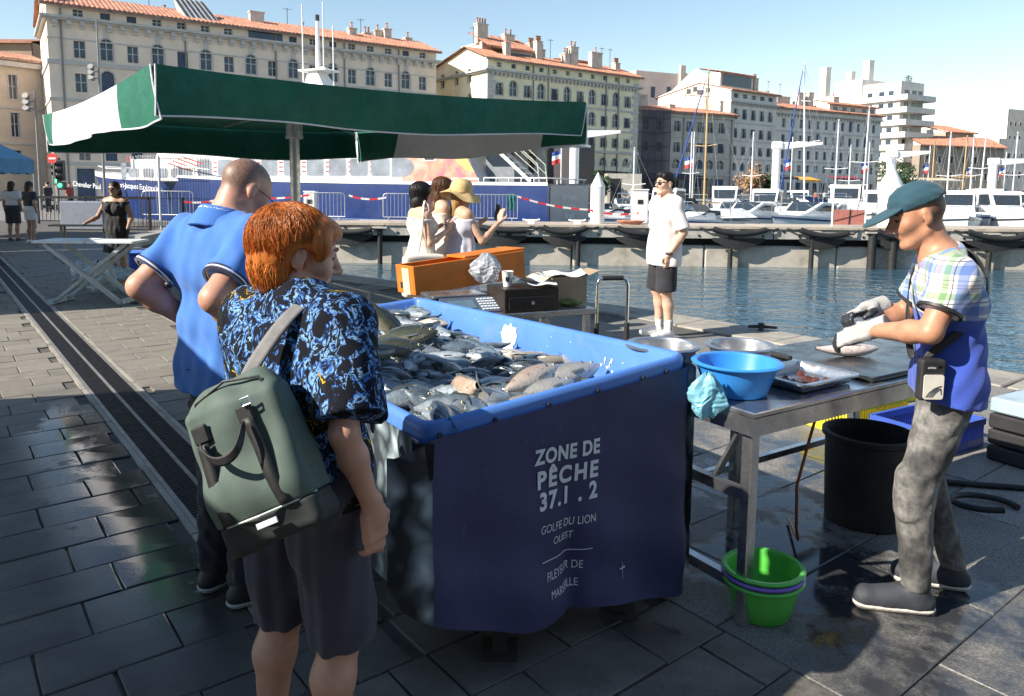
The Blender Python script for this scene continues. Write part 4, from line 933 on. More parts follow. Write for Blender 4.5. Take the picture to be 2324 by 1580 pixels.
def motor_boat(loc, rz, L, label, style=0, cover=None):
    t_ = thing('motor_boat', label, 'boat', loc, rz, 'motor boats in the marina'); W = L * .35
    rows = small_hull(L, W, 1.15 * L / 7, .85 * L / 7); k = len(rows[0])
    mb = MB(); mb.grid(rows); mb.add(rows[0], [tuple(range(k))]); mb.build('hull', M_GEL, t_, smooth=.7, merge=True)
    mb = MB(); mb.grid([[(p[0], p[1] * .96, p[2] - .06) for p in (r[4], r[5])] for r in rows]); mb.build('deck', M_DECKB, t_)
    st = MB()
    for r0, r1 in zip(rows[:-1], rows[1:]):
        for c, s in ((3, -1), (6, 1)):
            a, b = r0[c], r1[c]; st.add([(a[0], a[1] + s * .012, a[2] - .1), (b[0], b[1] + s * .012, b[2] - .1), (b[0], b[1] + s * .012, b[2]), (a[0], a[1] + s * .012, a[2])], [(0, 1, 2, 3)])
    st.build('rubbing_strake', M_NAVYC if style != 1 else M_BWIN, t_)
    c = L / 7; h0 = .85 * c
    if style == 0:      # low cabin with raked windscreen
        P = [(-.6, 0), (-.4, .75), (.7, .8), (1.7, .35), (2.6, .15)]; w = .85
    elif style == 1:    # pilot house
        P = [(-.9, 0), (-.9, 1.55), (.5, 1.6), (.9, .75), (2.3, .45), (2.6, .1)]; w = .82
    else:               # open boat with screen
        P = [(-.1, 0), (.1, .5), (.5, .55), (2.0, .3), (2.6, .1)]; w = .85
    mb = MB(); kk = len(P); ws = [w * (1 - .45 * max(0, (x - .4) / 2.4)) for x, z in P]
    mb.add([(x * c, -ws[i] * c, h0 + z * c) for i, (x, z) in enumerate(P)] + [(x * c, ws[i] * c, h0 + z * c) for i, (x, z) in enumerate(P)], [tuple(range(kk)), tuple(range(kk, 2 * kk))[::-1]] + [(i, i + 1, kk + i + 1, kk + i) for i in range(kk - 1)])
    cab = mb.build('cabin', M_GEL, t_, bevel=.04)
    mb = MB()
    if style == 1:
        for s in (-1, 1): mb.add([(x * c, s * (w + .012) * c, h0 + z * c) for x, z in ((-.8, .8), (-.8, 1.4), (.4, 1.42), (.68, .85))], [(0, 1, 2, 3)])
        mb.add([(.54 * c, -.7 * c, h0 + 1.5 * c), (.54 * c, .7 * c, h0 + 1.5 * c), (.9 * c, .62 * c, h0 + .82 * c), (.9 * c, -.62 * c, h0 + .82 * c)], [(0, 1, 2, 3)])
    else:
        x0, z0, x1, z1 = (.72, .79, 1.65, .39) if style == 0 else (.12, .52, .5, .95)
        mb.add([(x0 * c, -w * .8 * c, h0 + z0 * c + .02), (x0 * c, w * .8 * c, h0 + z0 * c + .02), (x1 * c, w * .55 * c, h0 + z1 * c + .02), (x1 * c, -w * .55 * c, h0 + z1 * c + .02)], [(0, 1, 2, 3)])
        for s in (-1, 1): mb.add([(-.3 * c, s * (w + .01) * c, h0 + .62 * c), (.6 * c, s * (w + .01) * c, h0 + .66 * c), (1.2 * c, s * (w * .86 + .01) * c, h0 + .42 * c), (-.35 * c, s * (w + .01) * c, h0 + .35 * c)], [(0, 1, 2, 3)])
    mb.build('windscreen', M_BWIN, cab)
    r = MB(); hb = 1.15 * c
    for s in (-1, 1): r.tube([(L * .15, s * W * .42, hb + .02), (L * .3, s * W * .32, hb + .45 * c), (L * .48, s * .06, hb + .5 * c)], .022, 5); r.tube([(L * .36, s * W * .25, hb), (L * .36, s * W * .25, hb + .45 * c)], .02, 5)
    r.build('bow_rail', M_CHROME, t_)
    if style != 1:
        a = MB(); a.tube([(-1.3 * c, -.8 * c, h0), (-1.2 * c, -.8 * c, h0 + 1.2 * c), (-1.2 * c, .8 * c, h0 + 1.2 * c), (-1.3 * c, .8 * c, h0)], .03, 6); a.build('arch', M_CHROME, t_)
    e = MB(); e.box((-L / 2 - .35 * c, -.22 * c, .2), (-L / 2, .22 * c, 1.15 * c)); e.build('outboard', M_BWIN, t_, bevel=.05)
    if cover:
        q = MB(); q.grid([[(-L * .47 + L * .45 * u / 6, -W * .46 + W * .92 * v / 6, h0 + (.22 + .5 * (1 - abs(v - 3) / 3)) * c) for v in range(7)] for u in range(7)]); q.build('cover', cover, t_, smooth=.8)
    for s in (-1, 1):
        q = MB(); q.lathe([(0, 0), (.09, .06), (.09, .4), (0, .48)], 8, (.1 * L, s * (W / 2 + .08), .25)); q.build('fender', M_GEL, t_)
    return t_
def sail_boat(loc, rz, L, mast_h, label, rake=0.0, m=None, jib=None, cover=None, spread=1):
    t_ = thing('sailing_boat', label, 'sailing boat', loc, rz, 'sailing boats in the marina'); W = L * .32; m = m or M_ALU
    rows = small_hull(L, W, 1.2, .95, .4); k = len(rows[0]); mb = MB(); mb.grid(rows); mb.add(rows[0], [tuple(range(k))]); mb.build('hull', M_GEL, t_, smooth=.7, merge=True)
    mb = MB(); mb.grid([[(p[0], p[1] * .96, p[2] - .04) for p in (r[4], r[5])] for r in rows]); mb.build('deck', M_DECKB, t_)
    mb = MB(); mb.add([(-L * .15, -W * .28, .95), (L * .22, -W * .2, 1.0), (L * .22, W * .2, 1.0), (-L * .15, W * .28, .95), (-L * .14, -W * .24, 1.45), (L * .14, -W * .16, 1.4), (L * .14, W * .16, 1.4), (-L * .14, W * .24, 1.45)], [(4, 5, 6, 7), (0, 1, 5, 4), (1, 2, 6, 5), (2, 3, 7, 6), (3, 0, 4, 7)]); mb.build('cabin', M_GEL, t_)
    top = Vector((L * .08 - rake, 0, mast_h)); mb = MB(); mb.tube([(L * .08, 0, .9), top], [.075, .055], 10); ma_ = mb.build('mast', m, t_, smooth=.8)
    for j in range(spread):
        zz = mast_h * (.52 + .25 * j); q = MB(); q.tube([(L * .08, -1.1 + .3 * j, zz + .1), (L * .08, 0, zz), (L * .08, 1.1 - .3 * j, zz + .1)], .032, 6); q.build('spreader', m, ma_)
    q = MB(); q.tube([(L * .07, 0, 1.9), (-L * .36, 0, 1.85)], .06, 8); bo = q.build('boom', m, t_)
    if cover: q = MB(); q.tube([(L * .07, 0, 2.35), (L * .0, 0, 2.2), (-L * .2, 0, 2.05), (-L * .35, 0, 1.95)], [.16, .2, .16, .08], 8); q.build('sail_cover', cover, t_, smooth=.8)
    w = MB()
    for e in ((L * .49, 0, 1.2), (-L * .49, 0, 1.0), (L * .06, W * .48, 1.0), (L * .06, -W * .48, 1.0)): w.tube([top, e], .014, 4)
    w.build('rigging', M_WIRE, t_)
    if jib: q = MB(); q.tube([top + (Vector((L * .49, 0, 1.2)) - top) * .06, top + (Vector((L * .49, 0, 1.2)) - top) * .5, Vector((L * .49, 0, 1.3))], [.03, .06, .07], 8); q.build('furled_jib', jib, t_, smooth=.8)
    return t_
def wl(px, Y): p = at(px, 470, Y); return (p.x, p.y, WATER_Z)
# motor boats: column in the frame, distance, heading, length, style
BO = [(1405, 50, 200, 6, 2, None, 'small open white boat left of the power pedestal'), (1470, 62, 240, 7, 0, None, 'white cabin cruiser just behind the man in the white shirt'),
      (1600, 46, 215, 6.2, 2, M_GEL, 'white covered boat just right of the man in the white shirt'), (1645, 64, 250, 7.5, 1, None, 'white pilot house boat below the wooden mast'),
      (1715, 50, 225, 7.2, 0, None, 'white cruiser with bow towards the pier, below the grey facade'), (1775, 66, 262, 8, 0, M_TEALC, 'white cruiser with teal cover left of the tall white mast'),
      (1850, 46, 218, 7.6, 0, None, 'large white cruiser right of the tall white mast, bow rail gleaming'), (1915, 60, 250, 8, 1, None, 'white pilot house boat behind the reddish gate panel'),
      (1965, 70, 255, 8, 0, M_NAVYC, 'white cruiser with navy cover left of the thick pile'), (2168, 50, 250, 7, 1, None, 'white pilot house boat right of the fishmonger cap'),
      (2235, 62, 262, 7.5, 1, None, 'second pilot house boat right of the fishmonger cap'), (2296, 58, 268, 7, 0, None, 'white cruiser at the right edge of the marina'), (2345, 66, 262, 7, 1, None, 'white boat cut by the right edge'),
      (1545, 74, 262, 7, 0, M_NAVYC, 'distant white boat with navy cover behind the bay'), (1690, 80, 262, 7, 0, None, 'far white boat below the arched windows'), (1810, 84, 262, 7, 1, None, 'far white boat near the orange parasols'), (2090, 74, 255, 8, 1, None, 'far white pilot boat above the fishmonger cap'), (2140, 88, 255, 7, 0, None, 'far white boat left of the slim masts'), (2262, 92, 258, 7, 0, None, 'far white boat below the right crane')] + [(px, Y, rz, 7, k % 3, None, 'small white boat in the back row, ' + ORD[k] + ' from the left') for k, (px, Y, rz) in enumerate(((1420, 72, 255), (1515, 58, 235), (1565, 60, 240), (1675, 56, 230), (1740, 58, 240), (1800, 56, 230), (1885, 54, 232), (1990, 58, 240), (2130, 60, 250), (2200, 54, 255), (2270, 52, 260)))]
for px, Y, rz, L, stl, cv, lab in BO: motor_boat(wl(px, Y), R(rz), L * 1.22, lab, stl, cv)
ms = lambda px, py, Y: at(px, py, Y).z - WATER_Z
SB = [(1613, 58, 160, M_WOODM, M_BLUEC, None, .0, 'sailing boat with varnished mast and blue furled jib'), (1838, 62, 145, M_ALU, M_BLUEC, M_NAVYC, -1.0, 'sailing boat with the tallest white mast and navy furled jib'),
      (1447, 60, 335, M_ALU, None, None, 0, 'small sailing boat with white cross shaped mast left of the white shirt'), (1715, 66, 300, M_ALU, None, M_BLUEC, 0, 'sailing boat with slim white mast in front of the grey house'),
      (1575, 76, 300, M_ALU, None, None, .0, 'sailing boat with short mast left of the varnished mast'), (1900, 70, 272, M_ALU, None, M_BLUEC, 0, 'sailing boat with white mast left of the tower block'),
      (1960, 68, 240, M_ALU, None, None, .6, 'sailing boat with leaning white mast in front of the stone house'), (1930, 78, 330, M_ALU, None, None, 0, 'sailing boat with short mast and flag near the thick pile'),
      (2155, 70, 300, M_ALU, None, None, 0, 'sailing boat with twin pale mast right of the cap'), (2186, 74, 308, M_WOODM, None, M_BLUEC, .4, 'sailing boat with brownish mast right of the cap'),
      (2205, 80, 305, M_ALU, None, None, 0, 'sailing boat with slim mast below the orange roof'), (2230, 66, 262, M_ALU, None, None, .5, 'sailing boat with tall leaning mast at the right'), (2300, 76, 300, M_ALU, None, None, .2, 'sailing boat with mast near the right edge'), (2120, 78, 318, M_WOODM, None, None, 0, 'sailing boat with brown mast just right of the tower')]
for px, Y, pt, m_, jb, cv, rk, lab in SB: sail_boat(wl(px, Y), R(random.uniform(205, 235)), random.uniform(8, 10), ms(px, pt, Y), lab, rk, m_, jb, cv, 1 if pt > 200 else 2)
# ---- white davit cranes on the far pontoons
for px, Y, yt, wcol, arm, lab in ((1302, 60, 302, .75, 3.6, 'white davit crane beside the parasol corner'), (1759, 66, 328, .7, 3.9, 'white davit crane in front of the stone house'), (2019, 66, 348, .75, 3.3, 'white davit crane behind the thick mooring pile'), (2250, 70, 365, .75, 4.5, 'white davit crane at the right edge')):
    p = at(px, 430, Y); zt = at(px, yt, Y).z; t_ = thing('davit_crane', lab, 'crane', (p.x, p.y, WATER_Z), group='white davit cranes')
    h = zt - WATER_Z; mb = MB(); mb.lathe([(wcol / 2, -.5), (wcol / 2, h - .4)], 14); mb.build('column', M_WHITE, t_, smooth=.6)
    mb = MB(); mb.box((-wcol * .55, -.35, h - .4), (wcol * .55, .35, h + .25)); mb.build('head', M_WHITE, t_, bevel=.06)
    mb = MB(); mb.add([(wcol * .4, -.22, h - .45), (wcol * .4, .22, h - .45), (wcol * .4, .22, h + .2), (wcol * .4, -.22, h + .2), (arm, -.12, h + .02), (arm, .12, h + .02), (arm, .12, h + .25), (arm, -.12, h + .25)], [(0, 1, 2, 3), (7, 6, 5, 4), (0, 4, 5, 1), (1, 5, 6, 2), (2, 6, 7, 3), (3, 7, 4, 0)]); mb.build('arm', M_WHITE, t_)
# ---- flags along the far quay
M_FB = mat('flag blue', (.03, .07, .30), .8, var=.1); M_FW = mat('flag white', (.75, .75, .74), .8, var=.05); M_FR = mat('flag red', (.60, .05, .05), .8, var=.1)
for k, (px, py, lab) in enumerate(((1261, 353, 'tricolour flag by the dark kiosk near the yellow house'), (1562, 364, 'tricolour flag left of the varnished mast'), (1786, 370, 'tricolour flag right of the second davit crane'), (1961, 377, 'tricolour flag before the stone house end'), (2099, 381, 'tricolour flag below the tower block'), (2198, 388, 'tricolour flag amid slim masts'), (2273, 388, 'tricolour flag at the right edge'))):
    Y = 82 + 9 * k; p = at(px, py, Y); t_ = thing('flagpole', lab, 'flag', (p.x + .62, p.y, 0), group='flags along the far quay')
    mb = MB(); mb.tube([(0, 0, 0), (0, 0, p.z + 3.4)], .07, 6); mb.build('pole', M_ALU, t_)
    mb = MB()
    for b, (u0, u1) in enumerate(((.0, .33), (.33, .66), (.66, 1.0))):
        mb.grid([[(-.05 - .95 * v / 6, .1 * math.sin(v * 1.1 + k), p.z + .6 - 1.35 * (u0 + (u1 - u0) * u / 2) - .05 * v) for v in range(7)] for u in range(3)], b)
    mb.build('flag', [M_FB, M_FW, M_FR], t_)
# ---- awnings, shop fronts and parasols of the far quay
def far_awning(px0, px1, Y, yt, yb, m, label, name='cafe_awning'):
    a, b = at(px0, 420, Y), at(px1, 420, Y); zt, zb = at(px0, yt, Y).z, at(px0, yb, Y).z; L = b.x - a.x; t_ = thing(name, label, 'awning', (a.x, a.y, 0), R(25))
    mb = MB(); mb.add([(0, 0, zb), (L, 0, zb), (L, 2.5, zt), (0, 2.5, zt), (0, 0, zb - .3), (L, 0, zb - .3)], [(0, 1, 2, 3), (4, 5, 1, 0)]); mb.build('canopy', m, t_)
    for u in (0.05, .35, .65, .95): q = MB(); q.tube([(L * u, .05, 0), (L * u, .05, zb)], .05, 6); q.build('post', M_IRON, t_)
    return t_
M_ORG = mat('orange parasol cloth', (.72, .36, .05), .8, var=.2); M_DKC = mat('dark awning cloth', (.05, .045, .05), .8, var=.2); M_CRM = mat('cream awning cloth', (.6, .52, .4), .8, var=.15); M_BURG = mat('burgundy awning', (.25, .04, .06), .8, var=.2)
far_awning(1818, 1880, 118, 400, 408, M_ORG, 'orange cafe awning below the stone house'); far_awning(1470, 1640, 104, 392, 402, M_DKC, 'long dark shop awning behind the man in the white shirt'); far_awning(1890, 1990, 122, 398, 404, M_BURG, 'burgundy cafe awning left of the thick pile'); far_awning(2070, 2250, 135, 402, 408, M_CRM, 'long cream awning right of the tower foot'); far_awning(1370, 1445, 98, 392, 398, M_DKC, 'dark shop awning below the yellow house'); far_awning(1760, 1830, 116, 396, 402, M_DKC, 'dark awning behind the second davit crane')
mb = MB(); A = at(1378, 412, 92); mb.box((A.x, A.y, 0), (A.x + 4.2, A.y + 3, 3.6)); k_ = thing('stone_kiosk', 'small pale stone kiosk with dark doorway right of the white pile', 'kiosk', (A.x, A.y, 0)); mb.build('wall', M_CONC, k_, world=True); mb = MB(); mb.box((A.x + .4, A.y - .03, 0), (A.x + 1.7, A.y, 3.0)); mb.build('doorway', M_IRON, k_, world=True)

# ---- trees on the far quay: leafy crowns of many small faces
M_LEAF = mat('dark leaves', (.035, .07, .025), .7, var=.5, vscale=2.5); M_BARK = mat('bark', (.12, .09, .065), .9, var=.3, vscale=6)
M_PINK = mat('pinkish oleander', (.35, .20, .10), .8, var=.5, vscale=2)
def tree(px, Y, h, rad, label, m=None, name='tree'):
    p = at(px, 430, Y); t_ = thing(name, label, 'tree', (p.x, p.y, 0)); rg = random.Random(px)
    tr = MB(); tr.tube([(0, 0, 0), (.1, 0, h * .3), (0, .1, h * .6)], [.22, .16, .1], 8)
    for k in range(5): a = k * 1.26; tr.tube([(0, .05, h * .45), (rad * .5 * math.cos(a), rad * .5 * math.sin(a), h * .75)], [.1, .04], 6)
    tr.build('trunk', M_BARK, t_)
    mb = MB(); cl = [(Vector((rg.gauss(0, .42) * rad, rg.gauss(0, .42) * rad, h * .66 + rg.gauss(0, .16) * h)), rg.uniform(.35, .6) * rad) for k in range(16)]
    for k in range(1500):
        c, r = rg.choice(cl); d = Vector((rg.gauss(0, 1), rg.gauss(0, 1), rg.gauss(0, 1))).normalized(); q = c + d * r * rg.uniform(.6, 1.0); s = rg.uniform(.12, .24)
        u = Vector((rg.gauss(0, 1), rg.gauss(0, 1), rg.gauss(0, 1))).normalized(); v = u.cross(d).normalized()
        mb.add([q - u * s, q + v * s * .6, q + u * s, q - v * s * .6], [(0, 1, 2, 3)])
    mb.build('crown', m or M_LEAF, t_)
tree(2012, 128, 7.2, 3.2, 'dark leafy tree at the foot of the tower block'); tree(2045, 130, 6.8, 3.0, 'dark leafy tree right of the third davit crane'); tree(1712, 106, 4.6, 2.0, 'pinkish flowering shrub below the grey gabled house', M_PINK); tree(1740, 108, 4.2, 1.8, 'low green shrub right of the pinkish one'); tree(1365, 90, 3.0, 1.2, 'small planted shrub by the stone kiosk'); tree(2078, 132, 3.4, 2.0, 'low reddish shrub right of the dark trees', M_PINK)

# ---- street furniture on the left
def signal(px, Y, yt, label):
    p = at(px, 420, Y); z = at(px, yt, Y).z; t_ = thing('traffic_light', label, 'traffic light', (p.x, p.y, 0)); mb = MB(); mb.tube([(0, 0, 0), (0, 0, z)], .06, 8); mb.build('pole', M_PIPE, t_)
    mb = MB(); mb.box((.05, -.15, z - 1.1), (.4, .15, z)); hd = mb.build('head', M_IRON, t_, bevel=.03)
    for k in range(3): q = MB(); q.tube([(.22, -.16, z - .2 - .35 * k), (.22, -.34, z - .22 - .35 * k)], .13, 8, caps=False); q.build('hood', M_IRON, hd)
    q = MB(); q.lathe([(0, 0), (.11, .0)], 10, M=Matrix.Translation((.22, -.17, z - 1.35)) @ Matrix.Rotation(R(90), 4, 'X')); mb = MB(); mb.box((.05, -.15, z - 1.6), (.4, .15, z - 1.15)); mb.build('walk_box', M_IRON, t_); q.build('green_lamp', mat('green signal', (.05, .7, .3), .5, var=0, emit=2.5), t_)
signal(122, 44, 358, 'traffic light with green lamp left of the no entry sign'); signal(131, 41, 364, 'traffic light with green lamp right of the no entry sign')
p = at(124, 420, 43); t_ = thing('no_entry_sign', 'round red no entry sign with white bar on a pole', 'sign', (p.x, p.y, 0)); z = at(124, 360, 43).z
mb = MB(); mb.tube([(0, 0, 0), (0, 0, z)], .04, 6); mb.build('pole', M_PIPE, t_); mb = MB(); mb.tube([(0, -.05, z), (0, -.08, z)], .3, 20); d_ = mb.build('disc', M_RED, t_); mb = MB(); mb.box((-.2, -.095, z - .05), (.2, -.085, z + .05)); mb.build('white_bar', M_WHITE, d_)
for px, Y, yt, lab in ((237, 52, 45, 'tall lamp post with spotlights in front of the long beige house'), (91, 46, 205, 'lamp post with round lamps at the corner of the sunlit facade')):
    p = at(px, 420, Y); z = at(px, yt, Y).z; t_ = thing('lamp_post', lab, 'lamp post', (p.x, p.y, 0)); mb = MB(); mb.tube([(0, 0, 0), (0, 0, z)], [.1, .05], 8); mb.build('pole', M_PIPE, t_)
    z2 = at(px, yt + (100 if px > 200 else 5), Y).z
    for k in range(3): mb = MB(); mb.tube([(0, 0, z2 - .5 * k), (-.45, -.1, z2 - .35 * k - .25)], .035, 6); a_ = mb.build('lamp_arm', M_PIPE, t_); q = MB(); q.tube([(-.45, -.25, z2 - .35 * k - .2), (-.45, .1, z2 - .35 * k - .35)], [.2, .12], 10); q.build('spotlight', M_PIPE, a_)
# ================================================================== FISH STALL
V3 = lambda *a: Vector(a)
M_TUB = mat('blue tub gelcoat', (0.075, 0.20, 0.56), 0.42, var=.10, vscale=3, bump=.06, bscale=25, rvar=.1, dirt=((.16, .24, .45), .6, 7))
CN = V3(-.247, 2.162, 0); CA = V3(.852, .523, 0).normalized(); CB = V3(-CA.y, CA.x, 0); CW, CL = 1.03, 2.326
def rimz(u, v): return .858 + .10 * u / CW - .0405 * v
def C(u, v, dz=0.0, z=None):
    p = CN + CA * u + CB * v; p.z = rimz(u, v) + dz if z is None else z; return p
cart = thing('fish_cart', 'blue fish stall tub wrapped in dark vinyl with white lettering', 'stall', (CN + CA * CW / 2 + CB * CL / 2)[:])
# tub: rounded rim, sloping inner walls, floor
mb = MB(); prof = [(-.018, -.085), (-.022, -.022), (-.017, -.005), (-.004, .002), (.008, -.003), (.016, -.02), (.04, -.24), (.05, -.26)]   # inward offset, height
rows = []
for off, dz in prof:
    r_ = .05 - off * .4; ring = []
    for cu, cv, a0 in ((0, 0, 180), (CW, 0, 270), (CW, CL, 0), (0, CL, 90)):
        su = 1 if cu == 0 else -1; sv = 1 if cv == 0 else -1; rr_ = max(.012, .05 - off)
        cx, cy = cu + su * .05, cv + sv * .05
        for k in range(5): a = R(a0 + 90 * k / 4); ring.append(C(cx + rr_ * math.cos(a), cy + rr_ * math.sin(a), dz)[:])
    rows.append(ring)
mb.grid(rows, 0, True); mb.build('tub', M_TUB, cart, smooth=.9, world=True)
mb = MB(); mb.add([C(.08, .08, z=.60)[:], C(CW - .08, .08, z=.60)[:], C(CW - .08, CL - .08, z=.56)[:], C(.08, CL - .08, z=.56)[:]], [(0, 1, 2, 3)]); mb.build('ice_bed', mat('crushed ice', (.6, .66, .7), .4, var=.2, bump=.6, bscale=60, bdist=.01), cart, world=True)
# rivets along the front rim
for u in (.03, .22, .42, .62, .82, .93): mb = MB(); mb.tube([C(u, -.020, -.04)[:], C(u, -.031, -.04)[:]], .007, 8); mb.build('rivet', M_IRON, cart, world=True)
# worn white patches on the far inner wall
def wall_patch(v0, dz0, rv, rz_, seed, name='worn_patch', m=None):
    rg = random.Random(seed); k = 26; P = []
    for i in range(k):
        a = 2 * math.pi * i / k; r_ = 1 + .16 * rg.uniform(-1, 1) + .06 * math.sin(3 * a); P.append((v0 + rv * r_ * math.cos(a), dz0 + rz_ * r_ * math.sin(a)))
    mb = MB(); mb.add([C(CW - .0165 - (-dz) * .112, v, dz)[:] for v, dz in P], [tuple(range(k))]); return mb.build(name, m or mat('bare white gelcoat', (.78, .78, .77), .4, var=.08), cart, world=True)
wall_patch(1.19, -.10, .07, .075, 3)
rg = random.Random(5)
for k in range(7): wall_patch(.40 + rg.gauss(0, .03) + (.0 if k < 7 else .07), -.09 + rg.gauss(0, .04), rg.uniform(.002, .008), rg.uniform(.004, .016), 40 + k)
for k in range(12): wall_patch(rg.uniform(.3, 2.1), rg.uniform(-.17, -.04), .003, .0025, 80 + k)
# vinyl wrap: front sheet with a wavy hem, left sheet with printed fish
def front_uz(px, py):
    n_ = V3(CA.y, -CA.x, 0); o = CN - CB * .03; r = ray(px, py); tt = (o.xy.dot(n_.xy)) / (r.xy.dot(n_.xy)); p = r * tt + V3(0, 0, CAM_H); return (p - o).dot(CA), p.z
HEM = sorted(front_uz(*q) for q in ((893, 1378), (935, 1408), (980, 1420), (1090, 1432), (1190, 1440), (1240, 1428), (1290, 1397), (1360, 1378), (1440, 1362), (1520, 1353), (1535, 1350)))
HU = [q[0] for q in HEM]; HZ = [q[1] for q in HEM]
def bulge(u, z):
    h = max(0.0, min(1.0, (rimz(max(0, u), 0) - .05 - z) / .6))
    b = .012 * h * math.sin(u * 7.5 + .6) + .008 * h * math.sin(u * 19 + z * 5) + .006 * math.sin(z * 21 + u * 9) * h
    b -= .03 * h * h * math.exp(-((u - .50 - .1 * (.6 - z)) / .035) ** 2)
    if u < .0: b -= (u / .11) ** 2 * .05
    if u > CW - .03: b -= ((u - CW + .03) / .05) ** 2 * .02
    return b
def FP(u, z, lift=0.0):
    p = CN + CA * u - CB * (.030 + bulge(u, z) + lift); p.z = z; return p
M_VINYL = bpy.data.materials.new('navy vinyl with printed fish'); M_VINYL.use_nodes = True; t = NT(M_VINYL)
co = t.coord('Object')
navy = t.ramp(t.noise(co, 2.2, 6, .65), [(.3, (.034, .036, .10)), (.7, (.055, .058, .15))])
scr = t.ramp(t.noise(t.coord('Object', scale=(1, 1, .35)), 34, 5, .75), [(.62, 0.0), (.72, .35)])
navy = t.mix(scr, navy, (.14, .17, .30))
vo = t.new('TexVoronoi'); vo.feature = 'SMOOTH_F1'; vo.inputs['Scale'].default_value = 11; vo.inputs['Smoothness'].default_value = .1; wm_ = t.new('VectorMath'); wm_.operation = 'ADD'; nz = t.new('TexNoise'); nz.inputs['Scale'].default_value = 5; t.link(co, nz.inputs['Vector']); ns = t.new('VectorMath'); ns.operation = 'SCALE'; ns.inputs['Scale'].default_value = .22; t.link(nz.outputs['Color'], ns.inputs[0]); t.link(t.coord('Object', scale=(1, 1, .6), rot=(.5, .6, .3)), wm_.inputs[0]); t.link(ns.outputs[0], wm_.inputs[1]); t.link(wm_.outputs[0], vo.inputs['Vector'])
fishp = t.ramp(vo.outputs['Distance'], [(.05, (.60, .66, .70)), (.25, (.34, .40, .44)), (.45, (.13, .17, .19)), (.65, (.025, .032, .04))])
fishp = t.mix(t.ramp(t.noise(co, 3.0, 5, .6), [(.48, .0), (.7, .5)]), fishp, (.012, .016, .02))
uvn = t.new('UVMap'); ux, uy, uz_ = t.sep(uvn.outputs[0])
t.col(t.mix(t.ramp(ux, [(0.0, 1.0), (.1, 0.0)], 'CONSTANT'), navy, fishp)); t.b.inputs['Roughness'].default_value = .6; t.bump(t.noise(co, 14, 5), .35, .01)
mb = MB(); rows = []; uvs = []; NU, NZ = 70, 34; U0, U1 = HU[0] + .005, CW + .02
for i in range(NU + 1):
    u = U0 + (U1 - U0) * i / NU; zt = rimz(max(0, u), 0) - .045 - (.05 * max(0, min(1, -u / .1))); zb = float(np.interp(u, HU, HZ)); rows.append([FP(u, zt + (zb - zt) * j / NZ)[:] for j in range(NZ + 1)])
mb.grid(rows); fb = mb.build('front_banner', M_VINYL, cart, smooth=1.5, world=True)
def uv_from(o, fn):
    l = o.data.uv_layers.new(name='UVMap'); vs = o.data.vertices
    for p in o.data.polygons:
        for li, vi in zip(p.loop_indices, p.vertices): l.data[li].uv = fn(vs[vi].co)
uv_from(fb, lambda c_: (max(0.0, min(1.0, ((c_ - CN).dot(CA) + .0) * 1.0 + .1)), c_.z))
mb = MB(); rows = []
for i in range(41):
    v = -.0 + 1.9 * i / 40; rows.append([])
    for j in range(21):
        z = rimz(0, v) - .05 - (.50 + .04 * math.sin(v * 5)) * j / 20; h = j / 20
        p = CN - CA * (.028 + .02 * h * math.sin(v * 8) + .01 * h * math.sin(v * 17 + 1)) + CB * v; rows[-1].append((p.x, p.y, z))
mb.grid(rows); lb = mb.build('left_banner', M_VINYL, cart, smooth=1.5, world=True); uv_from(lb, lambda c_: (0.02, c_.z))
mb = MB(); mb.add([C(-.0, .12, -.06)[:], C(-.05, .0, -.05)[:], C(.0, -.05, -.05)[:], C(.0, -.04, -.16)[:], C(-.045, .0, -.2)[:], C(-.04, .12, -.1)[:]], [(0, 1, 4, 5), (1, 2, 3, 4)]); mb.build('corner_liner', M_BLACKR, cart, world=True)
mb = MB(); mb.add([C(CW + .05, -.02, -.05)[:], C(CW + .05, CL, -.05)[:], C(CW + .05, CL, z=.3)[:], C(CW + .05, -.02, z=.12)[:]], [(0, 1, 2, 3)]); mb.build('right_banner', M_VINYL, cart, world=True)
# clear plastic strip hanging at the right front corner
mb = MB(); mb.grid([[(C(CW + .055 + .012 * math.sin(j * .9), .02 + .07 * i / 4 + .004 * math.sin(j * 1.7), z=.9 - .036 * j))[:] for i in range(5)] for j in range(15)]); mb.build('plastic_strip', mat('milky plastic', (.5, .55, .66), .3, var=.3, vscale=12), cart, smooth=1, world=True)
# chassis
M_DARKST = mat('dark rusty steel', (.05, .042, .038), .65, metal=.4, var=.4, vscale=8)
for u, v in ((.30, .07), (.80, .05), (.2, 1.9), (.75, 1.9)):
    mb = MB(); p = C(u, v, z=0); mb.bar((p.x, p.y, 0), (p.x, p.y, .5), .05, .05); mb.box((p.x - .06, p.y - .06, 0), (p.x + .06, p.y + .06, .012)); mb.bar((p.x, p.y, .3), (C(u, v, z=.5) + CA * .12)[:], .03, .03); mb.build('leg', M_DARKST, cart, world=True)
for z, (a, b) in ((.2, (.30, .80)),): mb = MB(); mb.bar(C(a, .07, z=z)[:], C(b, .06, z=z)[:], .04, .05); mb.build('cross_bar', M_DARKST, cart, world=True)
mb = MB(); mb.add([C(u, v, z=z)[:] for z in (.42, .55) for u, v in ((.04, .03), (CW - .04, .03), (CW - .04, CL - .05), (.04, CL - .05))], [(3, 2, 1, 0), (4, 5, 6, 7), (0, 1, 5, 4), (1, 2, 6, 5), (2, 3, 7, 6), (3, 0, 4, 7)]); mb.build('tub_base', M_DARKST, cart, world=True)
